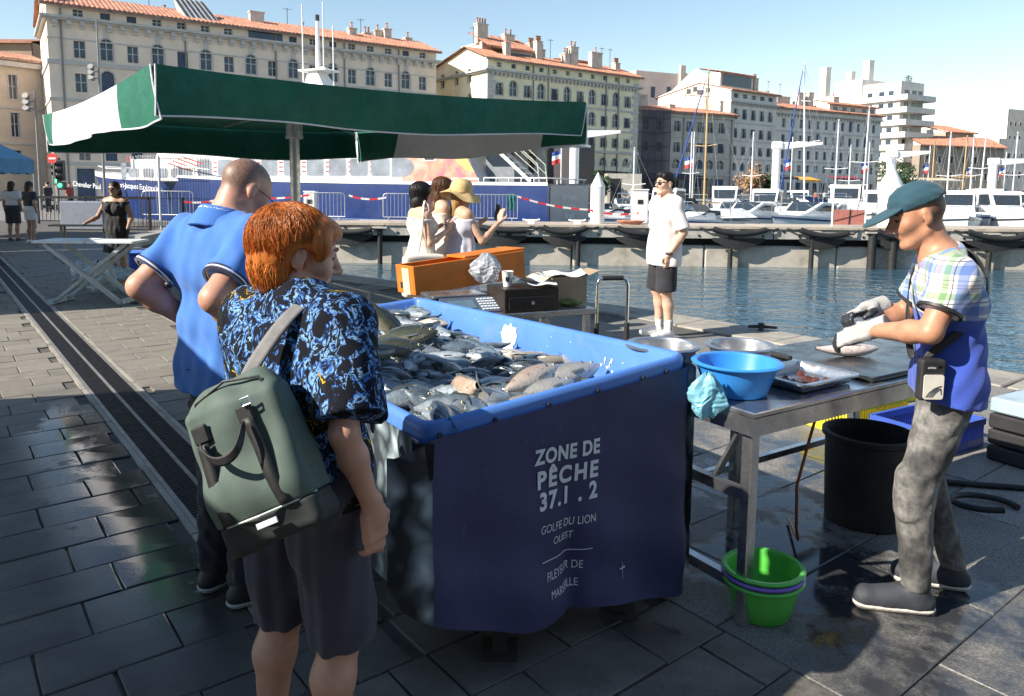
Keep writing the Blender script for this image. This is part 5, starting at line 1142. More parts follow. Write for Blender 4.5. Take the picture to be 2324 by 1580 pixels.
# lettering on the front sheet
M_LET = mat('worn white print', (.72, .75, .80), .6, var=.12, vscale=40)
def stall_text(body, px, py, w_px, bold=0.0, tall=1.0, sp=1.0):
    u, z = front_uz(px, py); u2, _ = front_uz(px + w_px / 2, py); u1, _ = front_uz(px - w_px / 2, py)
    me = text_mesh(body, .1, spacing=sp, bold=bold); xs = [v.co.x for v in me.vertices]; f = (u2 - u1) / (max(xs) - min(xs)); xm = (max(xs) + min(xs)) / 2
    for v in me.vertices: p = FP(u + (v.co.x - xm) * f, z + v.co.y * f * tall, .0035); v.co = p
    me.materials.clear(); me.materials.append(M_LET); o = link('lettering', me, cart, True); return o
stall_text('ZONE DE', 1289, 1027, 146, .004, 1.25, 1.12); stall_text('PÊCHE', 1291, 1079, 136, .004, 1.12, 1.25); stall_text('37.1 . 2', 1292, 1127, 130, .004, 1.2, 1.15)
stall_text('GOLFE DU LION', 1291, 1190, 120, 0, 1.4); stall_text('OUEST', 1285, 1225, 47, 0, 1.4); stall_text('FILEYEUR DE', 1288, 1300, 86, 0, 1.5); stall_text('MARSEILLE', 1288, 1341, 70, 0, 1.45)
mb = MB(); rows = []
for i in range(25): u0, z0 = front_uz(1234 + 112 * i / 24, 1282 - 36 * i / 24); rows.append([FP(u0, z0, .0035)[:], FP(u0, z0 + .0035, .0035)[:]])
mb.grid(rows); mb.build('printed_rule', M_LET, cart, world=True)
mb = MB(); u0, z0 = front_uz(1412, 1275)
mb.bar(FP(u0, z0, .004)[:], FP(u0 + .002, z0 - .06, .004)[:], .004, .001); mb.bar(FP(u0 - .01, z0 - .025, .004)[:], FP(u0 + .012, z0 - .02, .004)[:], .001, .006); mb.build('scratch', M_LET, cart, world=True)

# ---- fish ------------------------------------------------------------
def m_fish(name, back, side, belly, spots=0.0, rough=.22):
    m = bpy.data.materials.new(name); m.use_nodes = True; t = NT(m); co = t.coord('Object'); x, y, z = t.sep(co); inf = t.new('ObjectInfo')
    n_ = t.noise(co, 18, 4, .6)
    zz = t.math('ADD', t.math('MULTIPLY', z, 9.0), t.math('ADD', .30, t.math('MULTIPLY', n_, .45)))
    c = t.ramp(zz, [(.15, belly), (.42, side), (.62, tuple(a * .7 + b * .3 for a, b in zip(side, back))), (.85, back)])
    c = t.mix(t.math('MULTIPLY', inf.outputs['Random'], .25), c, tuple(v * .8 for v in back))
    vo = t.new('TexVoronoi'); vo.inputs['Scale'].default_value = 95; t.link(t.coord('Object', scale=(1, 1, 1)), vo.inputs['Vector'])
    c = t.mix(t.ramp(vo.outputs['Distance'], [(0, .0), (.6, .35)]), c, back)
    if spots: c = t.mix(t.ramp(t.noise(co, 42, 3, .7), [(.58, 0.0), (.66, spots)]), c, (.12, .07, .05))
    t.col(c); t.b.inputs['Roughness'].default_value = rough; t.b.inputs['Coat Weight'].default_value = .5; t.b.inputs['Coat Roughness'].default_value = .12; t.b.inputs['Specular IOR Level'].default_value = .7
    t.bump(vo.outputs['Distance'], .25, .003); return m
M_F = [m_fish('silver bream skin', (.06, .085, .105), (.50, .55, .58), (.78, .78, .76)), m_fish('slate bream skin', (.035, .052, .07), (.29, .36, .41), (.64, .66, .67)), m_fish('pale fish skin', (.20, .19, .16), (.55, .52, .46), (.75, .70, .64), .0), m_fish('blotched pale skin', (.35, .25, .18), (.66, .57, .48), (.78, .72, .64), .7), m_fish('olive dark skin', (.018, .022, .012), (.10, .105, .06), (.45, .40, .28), .3)]
M_EYE = mat('fish eye', (.01, .01, .01), .05, var=0); M_EYER = mat('fish eye ring', (.6, .55, .35), .2, var=0); M_FIN = mat('grey fin', (.10, .12, .13), .35, var=.35, vscale=30, stretch=(1, 1, 1))
def fish_mesh(L, H, T, m, seed, bend=0.0, mouth=False):
    """x from snout (-L/2) to tail, z up to the back"""
    rg = random.Random(seed); mb = MB(); N, K = 15, 12; rows = []
    P = [(0, .05), (.03, .22), (.08, .42), (.16, .68), (.26, .90), (.38, 1.0), (.5, .95), (.62, .78), (.72, .56), (.80, .36), (.86, .24), (.9, .20)]
    xs = [p[0] for p in P]; hs = [p[1] for p in P]
    for i in range(N + 1):
        u = .9 * (i / N) ** 1.15; h = float(np.interp(u, xs, hs)); w = h ** .8; x = -L / 2 + L * u; yb = bend * L * (u - .4) ** 2
        rows.append([(x, yb + T / 2 * w * math.sin(a) * (1 - .15 * math.cos(a)), H / 2 * h * (math.cos(a) + (.10 if math.cos(a) > 0 else 0))) for a in [2 * math.pi * k / K for k in range(K)]])
    mb.grid(rows, 0, True); mb.add(rows[0], [tuple(range(K))])
    x0 = -L / 2 + L * .88; yb = bend * L * .24                                                    # tail fin, dorsal, anal and side fins
    for s in (1, -1): mb.add([(x0, yb, 0), (x0, yb, s * H * .11), (L / 2 + .02 * L, yb * 1.25 + .003, s * H * .42), (L / 2 - .04 * L, yb * 1.2, s * H * .12), (L / 2 - .06 * L, yb * 1.2, 0)], [(0, 1, 2, 3, 4)], 1)
    mb.add([(-L * .18, 0, H * .45), (-L * .08, .002, H * .62), (L * .12, -.002, H * .56), (L * .25, 0, H * .33)], [(0, 1, 2, 3)], 1); mb.add([(L * .1, 0, -H * .4), (L * .14, .002, -H * .56), (L * .28, 0, -H * .24)], [(0, 1, 2)], 1)
    for s in (1, -1):
        mb.add([(-L * .22, s * T * .47, -H * .08), (-L * .20, s * T * .5, -H * .2), (-L * .05, s * T * .58, -H * .24), (-L * .04, s * T * .56, -H * .14)], [(0, 1, 2, 3)], 1)
        e = (-L * .5 + L * .105, s * T * .30, H * .09); r_ = max(.0045, H * .07)
        mb.lathe([(0, 0), (r_, .001), (r_ * .8, .003)], 10, mi=3, M=Matrix.Translation(e) @ Matrix.Rotation(R(-90 * s), 4, 'X')); mb.lathe([(0, .004), (r_ * .55, .0035), (r_ * .6, .001)], 8, mi=2, M=Matrix.Translation(e) @ Matrix.Rotation(R(-90 * s), 4, 'X'))
        mb.add([(-L * .5 + L * .2 + dx, s * T * .43 * (1 - abs(dz) * .5) + s * .002, H * dz) for dx, dz in ((0, .3), (.012, .1), (.014, -.1), (.002, -.32), (.007, -.32), (.02, -.1), (.018, .1), (.006, .3))], [(0, 1, 2, 3, 4, 5, 6, 7)], 1)
    return mb.mesh('fish', [m, M_FIN, M_EYE, M_EYER], smooth=1.1)
FM = [fish_mesh(.205, .082, .045, M_F[0], 1, .1), fish_mesh(.20, .078, .045, M_F[1], 2, .3), fish_mesh(.22, .078, .045, M_F[1], 3, -.3), fish_mesh(.215, .068, .042, M_F[0], 4, .35), fish_mesh(.225, .072, .045, M_F[2], 5, -.2), fish_mesh(.19, .085, .04, M_F[0], 6, -.25), fish_mesh(.21, .08, .042, M_F[0], 7, .25)]
def fish(me, u, v, z, yaw, roll, pitch, label, group=None):
    p = CN + CA * u + CB * v; o = link('fish', me, loc=(p.x, p.y, z)); tag(o, label, 'fish', group)
    o.rotation_mode = 'ZXY'
    o.matrix_world = Matrix.Translation((p.x, p.y, z)) @ Matrix.Rotation(math.atan2(CA.y, CA.x) + yaw, 4, 'Z') @ Matrix.Rotation(pitch, 4, 'Y') @ Matrix.Rotation(roll, 4, 'X')
    return o
rg = random.Random(11)
def heap_z(u, v): return .798 + .02 * max(0, 1 - v / .8) * (1 - u / CW) + .03 * math.exp(-((v - 1.9) / .3) ** 2) - .02 * (u / CW) + .02 * math.sin(u * 6 + v * 4)
for layer in range(2):
    v = .10 + .04 * layer
    while v < CL - .12:
        u = .10 + rg.uniform(0, .08)
        while u < CW - .09:
            if layer == 1 and rg.random() < .12: u += .12; continue
            zone = 'grey' if (u < .5 and v < .95) else 'mix'
            me = rg.choice(FM[1:4] + [FM[0]] if zone == 'grey' else FM)
            yaw = (R(150) if zone == 'grey' else R(120)) + rg.gauss(0, .5) + (math.pi if rg.random() < .25 else 0)
            roll = rg.choice((-1, 1)) * R(rg.uniform(18, 62)) if zone == 'grey' else rg.choice((-1, 1)) * R(rg.uniform(35, 85))
            lab = 'slate grey bream packed among its like at the near left of the tub' if zone == 'grey' else 'silvery bream lying in the heap at the middle and far end of the tub'
            fish(me, u + rg.uniform(-.02, .02), v + rg.uniform(-.02, .02), heap_z(u, v) - .055 * (1 - layer) + rg.uniform(-.012, .012), yaw, roll, rg.gauss(0, .12), lab, 'grey bream in the tub' if zone == 'grey' else 'silvery bream in the tub')
            u += .098 if zone == 'grey' else .12
        v += .083 if layer else .11
def big(px, py, z, L, H, T, m, yaw, roll, pitch, label, bend=.1):
    g = G(px, py, z); d = g - CN; u, v = d.dot(CA), d.dot(CB); return fish(fish_mesh(L, H, T, m, px, bend), u, v, z, yaw, R(roll), R(pitch), label)
big(1200, 866, .83, .40, .10, .065, M_F[3], R(200), 50, 6, 'pale pinkish blotched fish lying near the front rim'); big(1275, 856, .82, .42, .11, .07, M_F[2], R(188), 60, 4, 'long pale fish with grey back pointing at the right corner of the tub')
big(1060, 888, .84, .24, .12, .09, M_F[3], R(265), 20, -25, 'pale round headed fish facing the camera, mouth open'); big(1235, 888, .81, .34, .10, .06, M_F[2], R(195), 62, 2, 'pale fish below the blotched one at the front rim'); big(1120, 915, .82, .3, .12, .06, M_F[2], R(215), 55, -6, 'whitish fish at the front rim left of the pale group'); big(1180, 925, .80, .28, .11, .06, M_F[2], R(190), 70, 0, 'second whitish fish at the front rim')
big(1010, 955, .82, .30, .13, .08, M_F[1], R(250), 28, -14, 'rounded grey fish head at the near corner of the tub'); big(1085, 940, .81, .28, .12, .08, M_F[0], R(240), 30, -10, 'large grey fish next to the near corner')
big(880, 735, .90, .36, .085, .06, M_F[4], R(150), 25, -50, 'dark fish with its tail raised above the far end of the tub'); big(915, 765, .86, .33, .10, .07, M_F[4], R(155), 40, 8, 'big olive fish lying under the raised tail'); big(960, 752, .86, .30, .10, .07, M_F[4], R(20), 60, -10, 'dark olive fish against the far corner of the tub'); big(890, 790, .845, .30, .09, .06, M_F[4], R(170), 35, -4, 'olive backed fish at the far left of the heap'); big(845, 800, .84, .3, .09, .06, M_F[4], R(190), 60, 0, 'dark yellowish fish beside the flowered sleeve')

# ---- steel work table ------------------------------------------------------------
M_STEEL = mat('wet stainless steel', (.50, .51, .52), .27, metal=.92, var=.15, vscale=5, rvar=.14, dirt=((.25, .25, .25), .5, 9))
TN = V3(.83, 2.48, 0); TA = V3(.84, .543, 0).normalized(); TB = V3(-TA.y, TA.x, 0); TZ = .80; TW, TD = 1.6, .66
def T(a, b, z): p = TN + TA * a + TB * b; p.z = z; return p
tab = thing('work_table', 'stainless steel work table beside the fish tub', 'table', (TN + TA * TW / 2 + TB * TD / 2)[:])
def tbox(a0, b0, z0, a1, b1, z1, mb=None):
    mb = mb or MB(); mb.add([T(a, b, z)[:] for z in (z0, z1) for a, b in ((a0, b0), (a1, b0), (a1, b1), (a0, b1))], [(3, 2, 1, 0), (4, 5, 6, 7), (0, 1, 5, 4), (1, 2, 6, 5), (2, 3, 7, 6), (3, 0, 4, 7)]); return mb
tbox(0, 0, TZ - .02, TW, TD, TZ).build('top', M_STEEL, tab, bevel=.004, world=True)
tbox(.002, .002, TZ - .085, TW - .002, .02, TZ - .021).build('apron', M_STEEL, tab, world=True); tbox(.003, .021, TZ - .085, .02, TD - .021, TZ - .021).build('apron', M_STEEL, tab, world=True); tbox(.002, TD - .02, TZ - .085, TW - .002, TD - .002, TZ - .021).build('apron', M_STEEL, tab, world=True)
for a, b in ((.03, .03), (.03, TD - .075), (.62, TD - .075), (TW - .075, TD - .075)): tbox(a, b, 0, a + .045, b + .045, TZ - .086).build('leg', M_STEEL, tab, bevel=.004, world=True)
tbox(.035, .076, .46, .07, TD - .076, .50).build('stretcher', M_STEEL, tab, world=True); tbox(.035, .076, .12, .07, TD - .076, .16).build('stretcher', M_STEEL, tab, world=True); tbox(.076, TD - .065, .28, .62, TD - .035, .31).build('stretcher', M_STEEL, tab, world=True); tbox(.666, TD - .065, .28, TW - .076, TD - .035, .31).build('stretcher', M_STEEL, tab, world=True)
mb = MB(); mb.bar(T(.05, .1, .7)[:], T(.05, .2, .51)[:], .035, .012); mb.build('brace', M_STEEL, tab, world=True)
# dark cutting board
M_BOARD = mat('black wet cutting board', (.022, .025, .028), .22, var=.3, vscale=6, rvar=.14, bump=.15, bscale=90, bdist=.002)
tag(tbox(.74, .03, TZ + .001, 1.62, .63, TZ + .022).build('cutting_board', M_BOARD, bevel=.004), 'wet black cutting board on the steel table before the fishmonger', 'cutting board')
def on_table(px, py, z): return G(px, py, z)
p = T(1.0, .33, TZ + .05); o = link('fish', fish_mesh(.34, .075, .055, m_fish('gutted fish skin', (.5, .36, .32), (.72, .62, .57), (.80, .74, .70), .3, .15), 77, .12), loc=p[:]); o.rotation_euler = (R(82), 0, math.atan2(TA.y, TA.x) + R(155)); tag(o, 'pale gutted fish lying on the black cutting board', 'fish')
o.location.z = TZ + .05
# basins
def basin(a, b, z, r, h, m, label, name='basin', sy=1.0, rim=.016, rz=0.0, loc=None, th=.006):
    loc = loc or T(a, b, z); t_ = thing(name, label, 'basin', loc[:], rz); rb = r * .74
    mb = MB(); mb.lathe([(0, 0), (rb * .9, 0), (rb, .006), (rb + (r - rb) * .55, h * .55), (r, h * .93)], 40, sy=sy, caps=False); mb.build('outer_wall', m, t_, smooth=.8)
    mb = MB(); mb.lathe([(r, h * .93), (r + rim * .8, h * .92), (r + rim, h * .96), (r + rim * .5, h), (r - th, h * .985), (r - th * 1.6, h * .94)], 40, sy=sy, caps=False); mb.build('rim', m, t_, smooth=.8)
    mb = MB(); mb.lathe([(0, th), (rb * .86, th), (rb - th * .5, th * 2.5), (rb + (r - rb) * .55 - th, h * .55), (r - th * 1.6, h * .94)], 40, sy=sy, caps=False); mb.build('inside', m, t_, smooth=.8); return t_
M_ALUB = mat('matt aluminium', (.42, .43, .45), .34, metal=.85, var=.08, vscale=10, rvar=.08); M_PBLUE = mat('bright blue plastic', (.035, .24, .66), .32, var=.05, rvar=.05); M_PGREEN = mat('lime green plastic', (.10, .52, .07), .35, var=.06, rvar=.05); M_PURP = mat('purple plastic', (.22, .12, .55), .35, var=.05)
basin(.08, .53, TZ, .138, .14, M_ALUB, 'grey metal basin behind the blue one, nearer the fish tub', 'metal_basin'); basin(.43, .43, TZ, .132, .12, M_ALUB, 'grey metal basin right of the other one, beside the gutted fish', 'metal_basin'); basin(.155, .215, TZ, .152, .125, M_PBLUE, 'bright blue plastic basin at the front of the steel table', 'plastic_basin')
g_ = V3(.935, 2.62, 0)
for dz, m_, lab in ((0, M_PGREEN, 'lime green plastic basin at the bottom of the nested stack under the table'), (.02, M_PURP, 'purple plastic basin, the middle one of the nested stack'), (.04, M_PGREEN, 'lime green plastic basin on top of the nested stack on the wet floor')): basin(0, 0, 0, .138, .15, m_, lab, 'plastic_basin', sy=.94, loc=g_ + V3(0, 0, dz), rz=R(20), rim=.014)
# steel tray
tr = thing('steel_tray', 'shallow stainless tray with fish scraps between blue basin and cutting board', 'tray', T(.48, .22, TZ)[:]); a0, a1, b0, b1 = .335, .68, .05, .33
mb = MB(); rows = []
for off, z in ((-.012, .036), (-.012, .042), (.0, .044), (.012, .042), (.022, .006), (.04, .004)):
    ring = []
    for cu, cv, an in ((a0 + .03, b0 + .03, 180), (a1 - .03, b0 + .03, 270), (a1 - .03, b1 - .03, 0), (a0 + .03, b1 - .03, 90)):
        for k in range(4): an_ = R(an + 30 * k); ring.append(T(cu + max(.004, .03 - off) * math.cos(an_), cv + max(.004, .03 - off) * math.sin(an_), TZ + z)[:])
    rows.append(ring)
mb.grid(rows, 0, True); k = len(rows[0]); mb.add(rows[-1], [tuple(range(k))]); mb.build('pan', M_STEEL, tr, smooth=.9, world=True)
mb = MB()
for k in range(14): c = T(rg.uniform(a0 + .06, a1 - .06), rg.uniform(b0 + .05, b1 - .05), TZ + .012); mb.lathe([(0, 0), (.02, .004), (.012, .014), (0, .018)], 7, c[:], sx=rg.uniform(.6, 1.6), sy=rg.uniform(.5, 1.2))
tag(mb.build('fish_scraps', mat('dark red scraps', (.09, .03, .025), .25, var=.4, vscale=30), tr, smooth=1, world=True), kind='stuff')
kn = MB(); kn.add([T(.70, .16, TZ + .025)[:], T(.74, .40, TZ + .026)[:], T(.715, .40, TZ + .026)[:], T(.685, .2, TZ + .025)[:]], [(0, 1, 2, 3)]); k_ = thing('knife', 'knife lying at the left edge of the cutting board', 'knife', T(.71, .3, TZ + .02)[:]); kn.build('blade', M_STEEL, k_, world=True); kn = MB(); kn.bar(T(.725, .4, TZ + .03)[:], T(.735, .52, TZ + .03)[:], .024, .018); kn.build('handle', M_BLACKR, k_, bevel=.004, world=True)
def crumple(name, label, cat, base, sizes, m, seed, n=(18, 22), amp=.35, parent=None):
    """crumpled plastic: a closed bag deformed by folds"""
    mb = MB(); rows = []; rg2 = random.Random(seed); ph = [rg2.uniform(0, 6.3) for _ in range(8)]
    for i in range(n[0] + 1):
        s = i / n[0]; row = []
        for j in range(n[1]):
            a = 2 * math.pi * j / n[1]; w = math.sin(math.pi * min(1, .12 + s * .86)) ** .7
            f = 1 + amp * (math.sin(3 * a + ph[0] + s * 4) * .4 + math.sin(5 * a + ph[1] - s * 6) * .35 + math.sin(8 * a + ph[2] + s * 9) * .25 + rg2.uniform(-.18, .18))
            row.append((base[0] + sizes[0] * w * f * math.cos(a), base[1] + sizes[1] * w * f * math.sin(a), base[2] + sizes[2] * (s + .05 * math.sin(4 * a + ph[3])) ))
        rows.append(row)
    mb.grid(rows, 0, True); mb.add(rows[0], [tuple(range(n[1]))]); o = mb.build(name, m, parent); return tag(o, label, cat) if label else o
M_BAG = mat('pale blue bag film', (.24, .56, .70), .3, var=.15, vscale=20, trans=.25, rvar=.1)
b_ = T(-.05, .17, TZ - .045); crumple('plastic_bag', 'crumpled pale blue plastic bag hanging from the table edge by the blue basin', 'bag', b_, (.06, .045, .155), M_BAG, 4)
# hose, bin, crates and the things at the far right
M_HOSE = mat('orange hose', (.28, .08, .02), .4, var=.1); ht = MB(); ht.tube([T(.66, .2, .70)[:], T(.60, .2, .55)[:], T(.56, .22, .35)[:], T(.60, .24, .15)[:], T(.7, .3, .05)[:], T(.9, .5, .02)[:]], .0065, 8); tag(ht.build('hose', M_HOSE, smooth=1), 'orange hose hanging under the steel table', 'hose')
bn = V3(1.70, 3.44, 0); bi = thing('black_bin', 'round black plastic bin under the steel table', 'bin', bn[:]); mb = MB(); mb.lathe([(.17, 0), (.18, .01), (.19, .25), (.195, .40), (.21, .41), (.21, .43), (.19, .435), (.185, .40), (.165, .03), (0, .03)], 36); mb.build('body', M_BLACKR, bi, smooth=.7)
M_YEL = mat('yellow crate plastic', (.72, .60, .03), .4, var=.06); M_CBLUE = mat('blue crate plastic', (.04, .09, .42), .4, var=.1)
def crate(loc, rz, L, W, H, m, label):
    t_ = thing('crate', label, 'crate', loc, rz); mb = MB(); mb.box((-L / 2, -W / 2, 0), (L / 2, W / 2, .01)); mb.build('floor', m, t_)
    mb = MB(); 
    for (x0, y0), (x1, y1) in (((-L / 2, -W / 2), (L / 2, -W / 2)), ((L / 2, -W / 2), (L / 2, W / 2)), ((L / 2, W / 2), (-L / 2, W / 2)), ((-L / 2, W / 2), (-L / 2, -W / 2))):
        for z, hh in ((.03, .06), (H - .02, .04)): mb.bar((x0, y0, z), (x1, y1, z), .022 if z > .1 else .01, hh)
    mb.build('rim', m, t_)
    for (x0, y0), (x1, y1) in (((-L / 2, -W / 2), (L / 2, -W / 2)), ((L / 2, -W / 2), (L / 2, W / 2)), ((L / 2, W / 2), (-L / 2, W / 2)), ((-L / 2, W / 2), (-L / 2, -W / 2))):
        sl = MB(); k = int(math.hypot(x1 - x0, y1 - y0) / .022)
        for i in range(k): u = (i + .5) / k; sl.bar((x0 + (x1 - x0) * u, y0 + (y1 - y0) * u, .05), (x0 + (x1 - x0) * u, y0 + (y1 - y0) * u, H - .03), .009, .008)
        tag(sl.build('side_slats', m, t_), kind='stuff')
    return t_
g1 = G(1955, 975); crate((g1.x, g1.y + .1, 0), R(30), .56, .38, .22, M_YEL, 'yellow slatted crate on the quay behind the steel table'); g2 = G(2050, 1010); crate((g2.x + .15, g2.y + .02, 0), R(30), .56, .38, .18, M_CBLUE, 'blue slatted crate beside the yellow one behind the table'); g3 = G(2000, 930); crate((g3.x + .15, g3.y + .35, 0), R(28), .56, .38, .24, M_YEL, 'second yellow crate farther back by the quay edge')
sk = thing('tray_stack', 'stack of black fish trays with pale rims at the right edge', 'tray', (3.16, 4.25, 0), R(30))
for k in range(4): mb = MB(); mb.box((-.3, -.2, .005 + .095 * k), (.3, .2, .09 + .095 * k)); mb.build('tray', M_BLACKR if k < 3 else mat('pale tray rim', (.35, .45, .5), .4), sk, bevel=.01)
bt = thing('juice_bottle', 'orange juice bottle with red cap at the right edge behind the fishmonger', 'bottle', (2.98, 4.18, .387)); mb = MB(); mb.lathe([(0, 0), (.032, .0), (.035, .02), (.035, .1), (.03, .13), (.014, .16), (.014, .175)], 16); mb.build('body', mat('orange juice', (.55, .2, .04), .15, var=.1), bt, smooth=.8); mb = MB(); mb.lathe([(.017, .172), (.017, .2), (0, .2)], 14); mb.build('cap', M_RED, bt)
hs = MB(); hs.tube([(2.2, 3.9, .015), (2.8, 3.78, .015), (3.6, 3.62, .015)], .016, 8); hs.tube([(2.35 + .16 * math.cos(a / 4), 3.55 + .12 * math.sin(a / 4), .016 + .002 * a) for a in range(20)], .016, 8); tag(hs.build('hose', M_BLACKR, smooth=1), 'black hose lying on the wet floor right of the fishmonger', 'hose')
# puddle water on the floor is part of the slabs' wet finish

# ---- small table behind the tub with scale, boxes and papers
SA = V3(.905, .425, 0).normalized(); SB_ = V3(-SA.y, SA.x, 0); SN = V3(.58, 5.05, 0)
def S(a, b, z): p = SN - SA * a + SB_ * b; p.z = z; return p
stb = thing('side_table', 'small steel table behind the tub carrying the scale and boxes', 'table', S(.8, .4, 0)[:])
def sbox(a0, b0, z0, a1, b1, z1, mb=None): mb = mb or MB(); mb.add([S(a, b, z)[:] for z in (z0, z1) for a, b in ((a1, b0), (a0, b0), (a0, b1), (a1, b1))], [(3, 2, 1, 0), (4, 5, 6, 7), (0, 1, 5, 4), (1, 2, 6, 5), (2, 3, 7, 6), (3, 0, 4, 7)]); return mb
sbox(0, 0, .71, 1.65, .75, .75).build('top', M_STEEL, stb, bevel=.004, world=True)
for a, b in ((.03, .03), (.03, .68), (1.57, .03), (1.57, .68)): sbox(a, b, 0, a + .04, b + .04, .71).build('leg', M_STEEL, stb, world=True)
mb = MB(); mb.bar(S(.35, .1, .69)[:], S(.1, .1, .3)[:], .03); mb.build('brace', M_STEEL, stb, world=True); mb = MB(); mb.bar(S(.05, .05, .25)[:], S(1.6, .05, .25)[:], .03); mb.build('stretcher', M_STEEL, stb, world=True)
M_ORANGE = mat('orange box plastic', (.62, .17, .015), .45, var=.15, vscale=4, dirt=((.2, .06, .02), .5, 3))
ob = thing('orange_box', 'open orange plastic fish box standing on the side table', 'box', (-.72, 5.56, .75), R(33)); ob.rotation_euler = (R(-2), R(-5), R(33))
for nm, a, b in (('front_panel', (0, 0, 0), (1.0, .02, .22)), ('back_panel', (0, .30, 0), (1.0, .32, .22)), ('end_panel', (0, .021, 0), (.02, .299, .22)), ('end_panel', (.98, .021, 0), (1.0, .299, .22)), ('floor', (.021, .021, 0), (.979, .299, .02))): mb = MB(); mb.box(a, b); mb.build(nm, M_ORANGE, ob, bevel=.004)
mb = MB(); mb.box((-.004, .08, .0), (-.001, .2, .2)); mb.build('tape', mat('cream tape', (.7, .52, .35), .5), ob); mb = MB(); mb.box((-.003, .11, .04), (-.0005, .25, .09)); mb.build('hand_hole', M_IRON, ob)
mb = MB(); mb.box((.45, .01, .221), (1.02, .32, .24)); mb.build('folded_lid', M_ORANGE, ob, bevel=.004)
crumple('plastic_bag', 'clear crumpled plastic bag hanging over the orange box', 'bag', (-.20, 5.72, .84), (.11, .07, .22), mat('clear bag film', (.62, .66, .72), .25, var=.2, vscale=20, trans=.55), 9)
scl = thing('weighing_scale', 'grey shop scale with steel platter and keypad on the side table', 'scale', (-.36, 4.98, .75), R(25)); M_SCALE = mat('dark blue grey plastic', (.07, .09, .13), .45, var=.1)
mb = MB(); mb.add([(-.18, -.16, 0), (.2, -.16, 0), (.2, .16, 0), (-.18, .16, 0), (-.18, -.16, .05), (.2, -.16, .03), (.2, .16, .075), (-.18, .16, .075)], [(3, 2, 1, 0), (4, 5, 6, 7), (0, 1, 5, 4), (1, 2, 6, 5), (2, 3, 7, 6), (3, 0, 4, 7)]); mb.build('body', M_SCALE, scl, bevel=.006)
mb = MB(); mb.box((-.2, -.06, .082), (.19, .2, .098)); mb.build('platter', M_STEEL, scl, bevel=.004)
mb = MB(); mb.add([(-.16, -.24, .01), (.24, -.24, .01), (.24, -.07, .085), (-.16, -.07, .085), (.24, -.07, 0), (-.16, -.07, 0), (.24, -.24, 0), (-.16, -.24, 0)], [(0, 1, 2, 3), (6, 4, 2, 1), (5, 7, 0, 3), (7, 6, 1, 0), (4, 5, 3, 2)]); cs_ = mb.build('console', M_SCALE, scl)
kb = MB(); kb.cbox((0, 0, 0), (.018, .016, .006)); me = kb.mesh('key', mat('pale key', (.6, .66, .7), .5))
for i in range(5):
    for j in range(5): y = -.215 + .028 * j; o = link('key', me, cs_, loc=(.10 + .026 * i, y, .013 + (y + .24) * .441)); o.rotation_euler.x = R(23.8)
mb = MB(); mb.add([(-.12, -.2, .032), (.06, -.2, .032), (.06, -.11, .072), (-.12, -.11, .072)], [(0, 1, 2, 3)]); mb.build('display', mat('lcd glass', (.10, .16, .2), .1), cs_)
cb = thing('cash_box', 'dark brown cash drawer on the side table under newspapers', 'box', (.08, 5.0, .75), R(25)); mb = MB(); mb.box((-.2, -.13, .0), (.2, .17, .155)); mb.build('case', mat('black brown laminate', (.022, .014, .010), .4, var=.3), cb, bevel=.005); mb = MB(); mb.box((-.17, -.137, .02), (.17, -.131, .1)); dw = mb.build('drawer', mat('black drawer', (.02, .016, .014), .35, var=.3), cb, bevel=.003); mb = MB(); mb.tube([(0, -.138, .06), (0, -.145, .06)], .012, 10); mb.build('lock', M_CHROME, dw)
cp_ = thing('paper_cup', 'white paper cup with dark logo standing on the cash drawer', 'cup', (-.03, 4.97, .906)); mb = MB(); mb.lathe([(0, 0), (.027, 0), (.038, .1), (.04, .102), (.036, .1), (.026, .006), (0, .006)], 20); mb.build('cup', M_FW, cp_, smooth=.8); mb = MB(); mb.grid([[((.0325 + .0011 * 0 + .012 * z / .1 * .9) * math.cos(R(-110 + 8 * a)), (.0325 + .012 * z / .1 * .9) * math.sin(R(-110 + 8 * a)), z) for a in range(6)] for z in (.035, .05, .065)]); mb.build('logo', M_IRON, cp_)
npn = bpy.data.materials.new('newsprint'); npn.use_nodes = True; t = NT(npn); co = t.coord('Object', scale=(1, 1, 1)); br = t.new('TexBrick'); br.inputs['Scale'].default_value = 26; br.inputs['Color1'].default_value = (.62, .6, .55, 1); br.inputs['Color2'].default_value = (.35, .36, .36, 1); br.inputs['Mortar'].default_value = (.68, .66, .62, 1); t.link(co, br.inputs[0]); t.col(t.mix(t.ramp(t.noise(co, 9, 2), [(.55, 0.0), (.6, .8)], 'CONSTANT'), br.outputs[0], (.55, .5, .1)))
def paper(label, c, w, h, rz, z0, m, curl=.02, seed=0):
    mb = MB(); P = [[(-w / 2 + w * i / 10, -h / 2 + h * j / 8, curl * (.6 * math.sin(i * .8 + seed) + math.sin(j * .9 + seed * 2) * .6 + abs(i - 5) / 5)) for i in range(11)] for j in range(9)]; mb.grid(P); o = mb.build('newspaper', m, smooth=1); o.location = (c[0], c[1], z0); o.rotation_euler.z = rz; tag(o, label, 'paper'); return o
paper('open newspaper with yellow print lying on the cash drawer', (.13, 5.05, 0), .30, .22, R(40), .935, npn, .022, 1); paper('white sheet of paper beside the newspaper', (.19, 4.98, 0), .2, .15, R(10), .923, M_FW, .012, 3)
cbx = thing('cardboard_box', 'open cardboard box with paper sticking out on the side table', 'box', (.36, 5.32, .75), R(25)); M_CARD = mat('cardboard', (.36, .26, .17), .85, var=.15)
for a, b in (((-.14, -.11, 0), (.14, -.105, .19)), ((-.14, .105, 0), (.14, .11, .19)), ((-.14, -.104, 0), (-.135, .104, .19)), ((.135, -.104, 0), (.14, .104, .19))): mb = MB(); mb.box(a, b); mb.build('side', M_CARD, cbx)
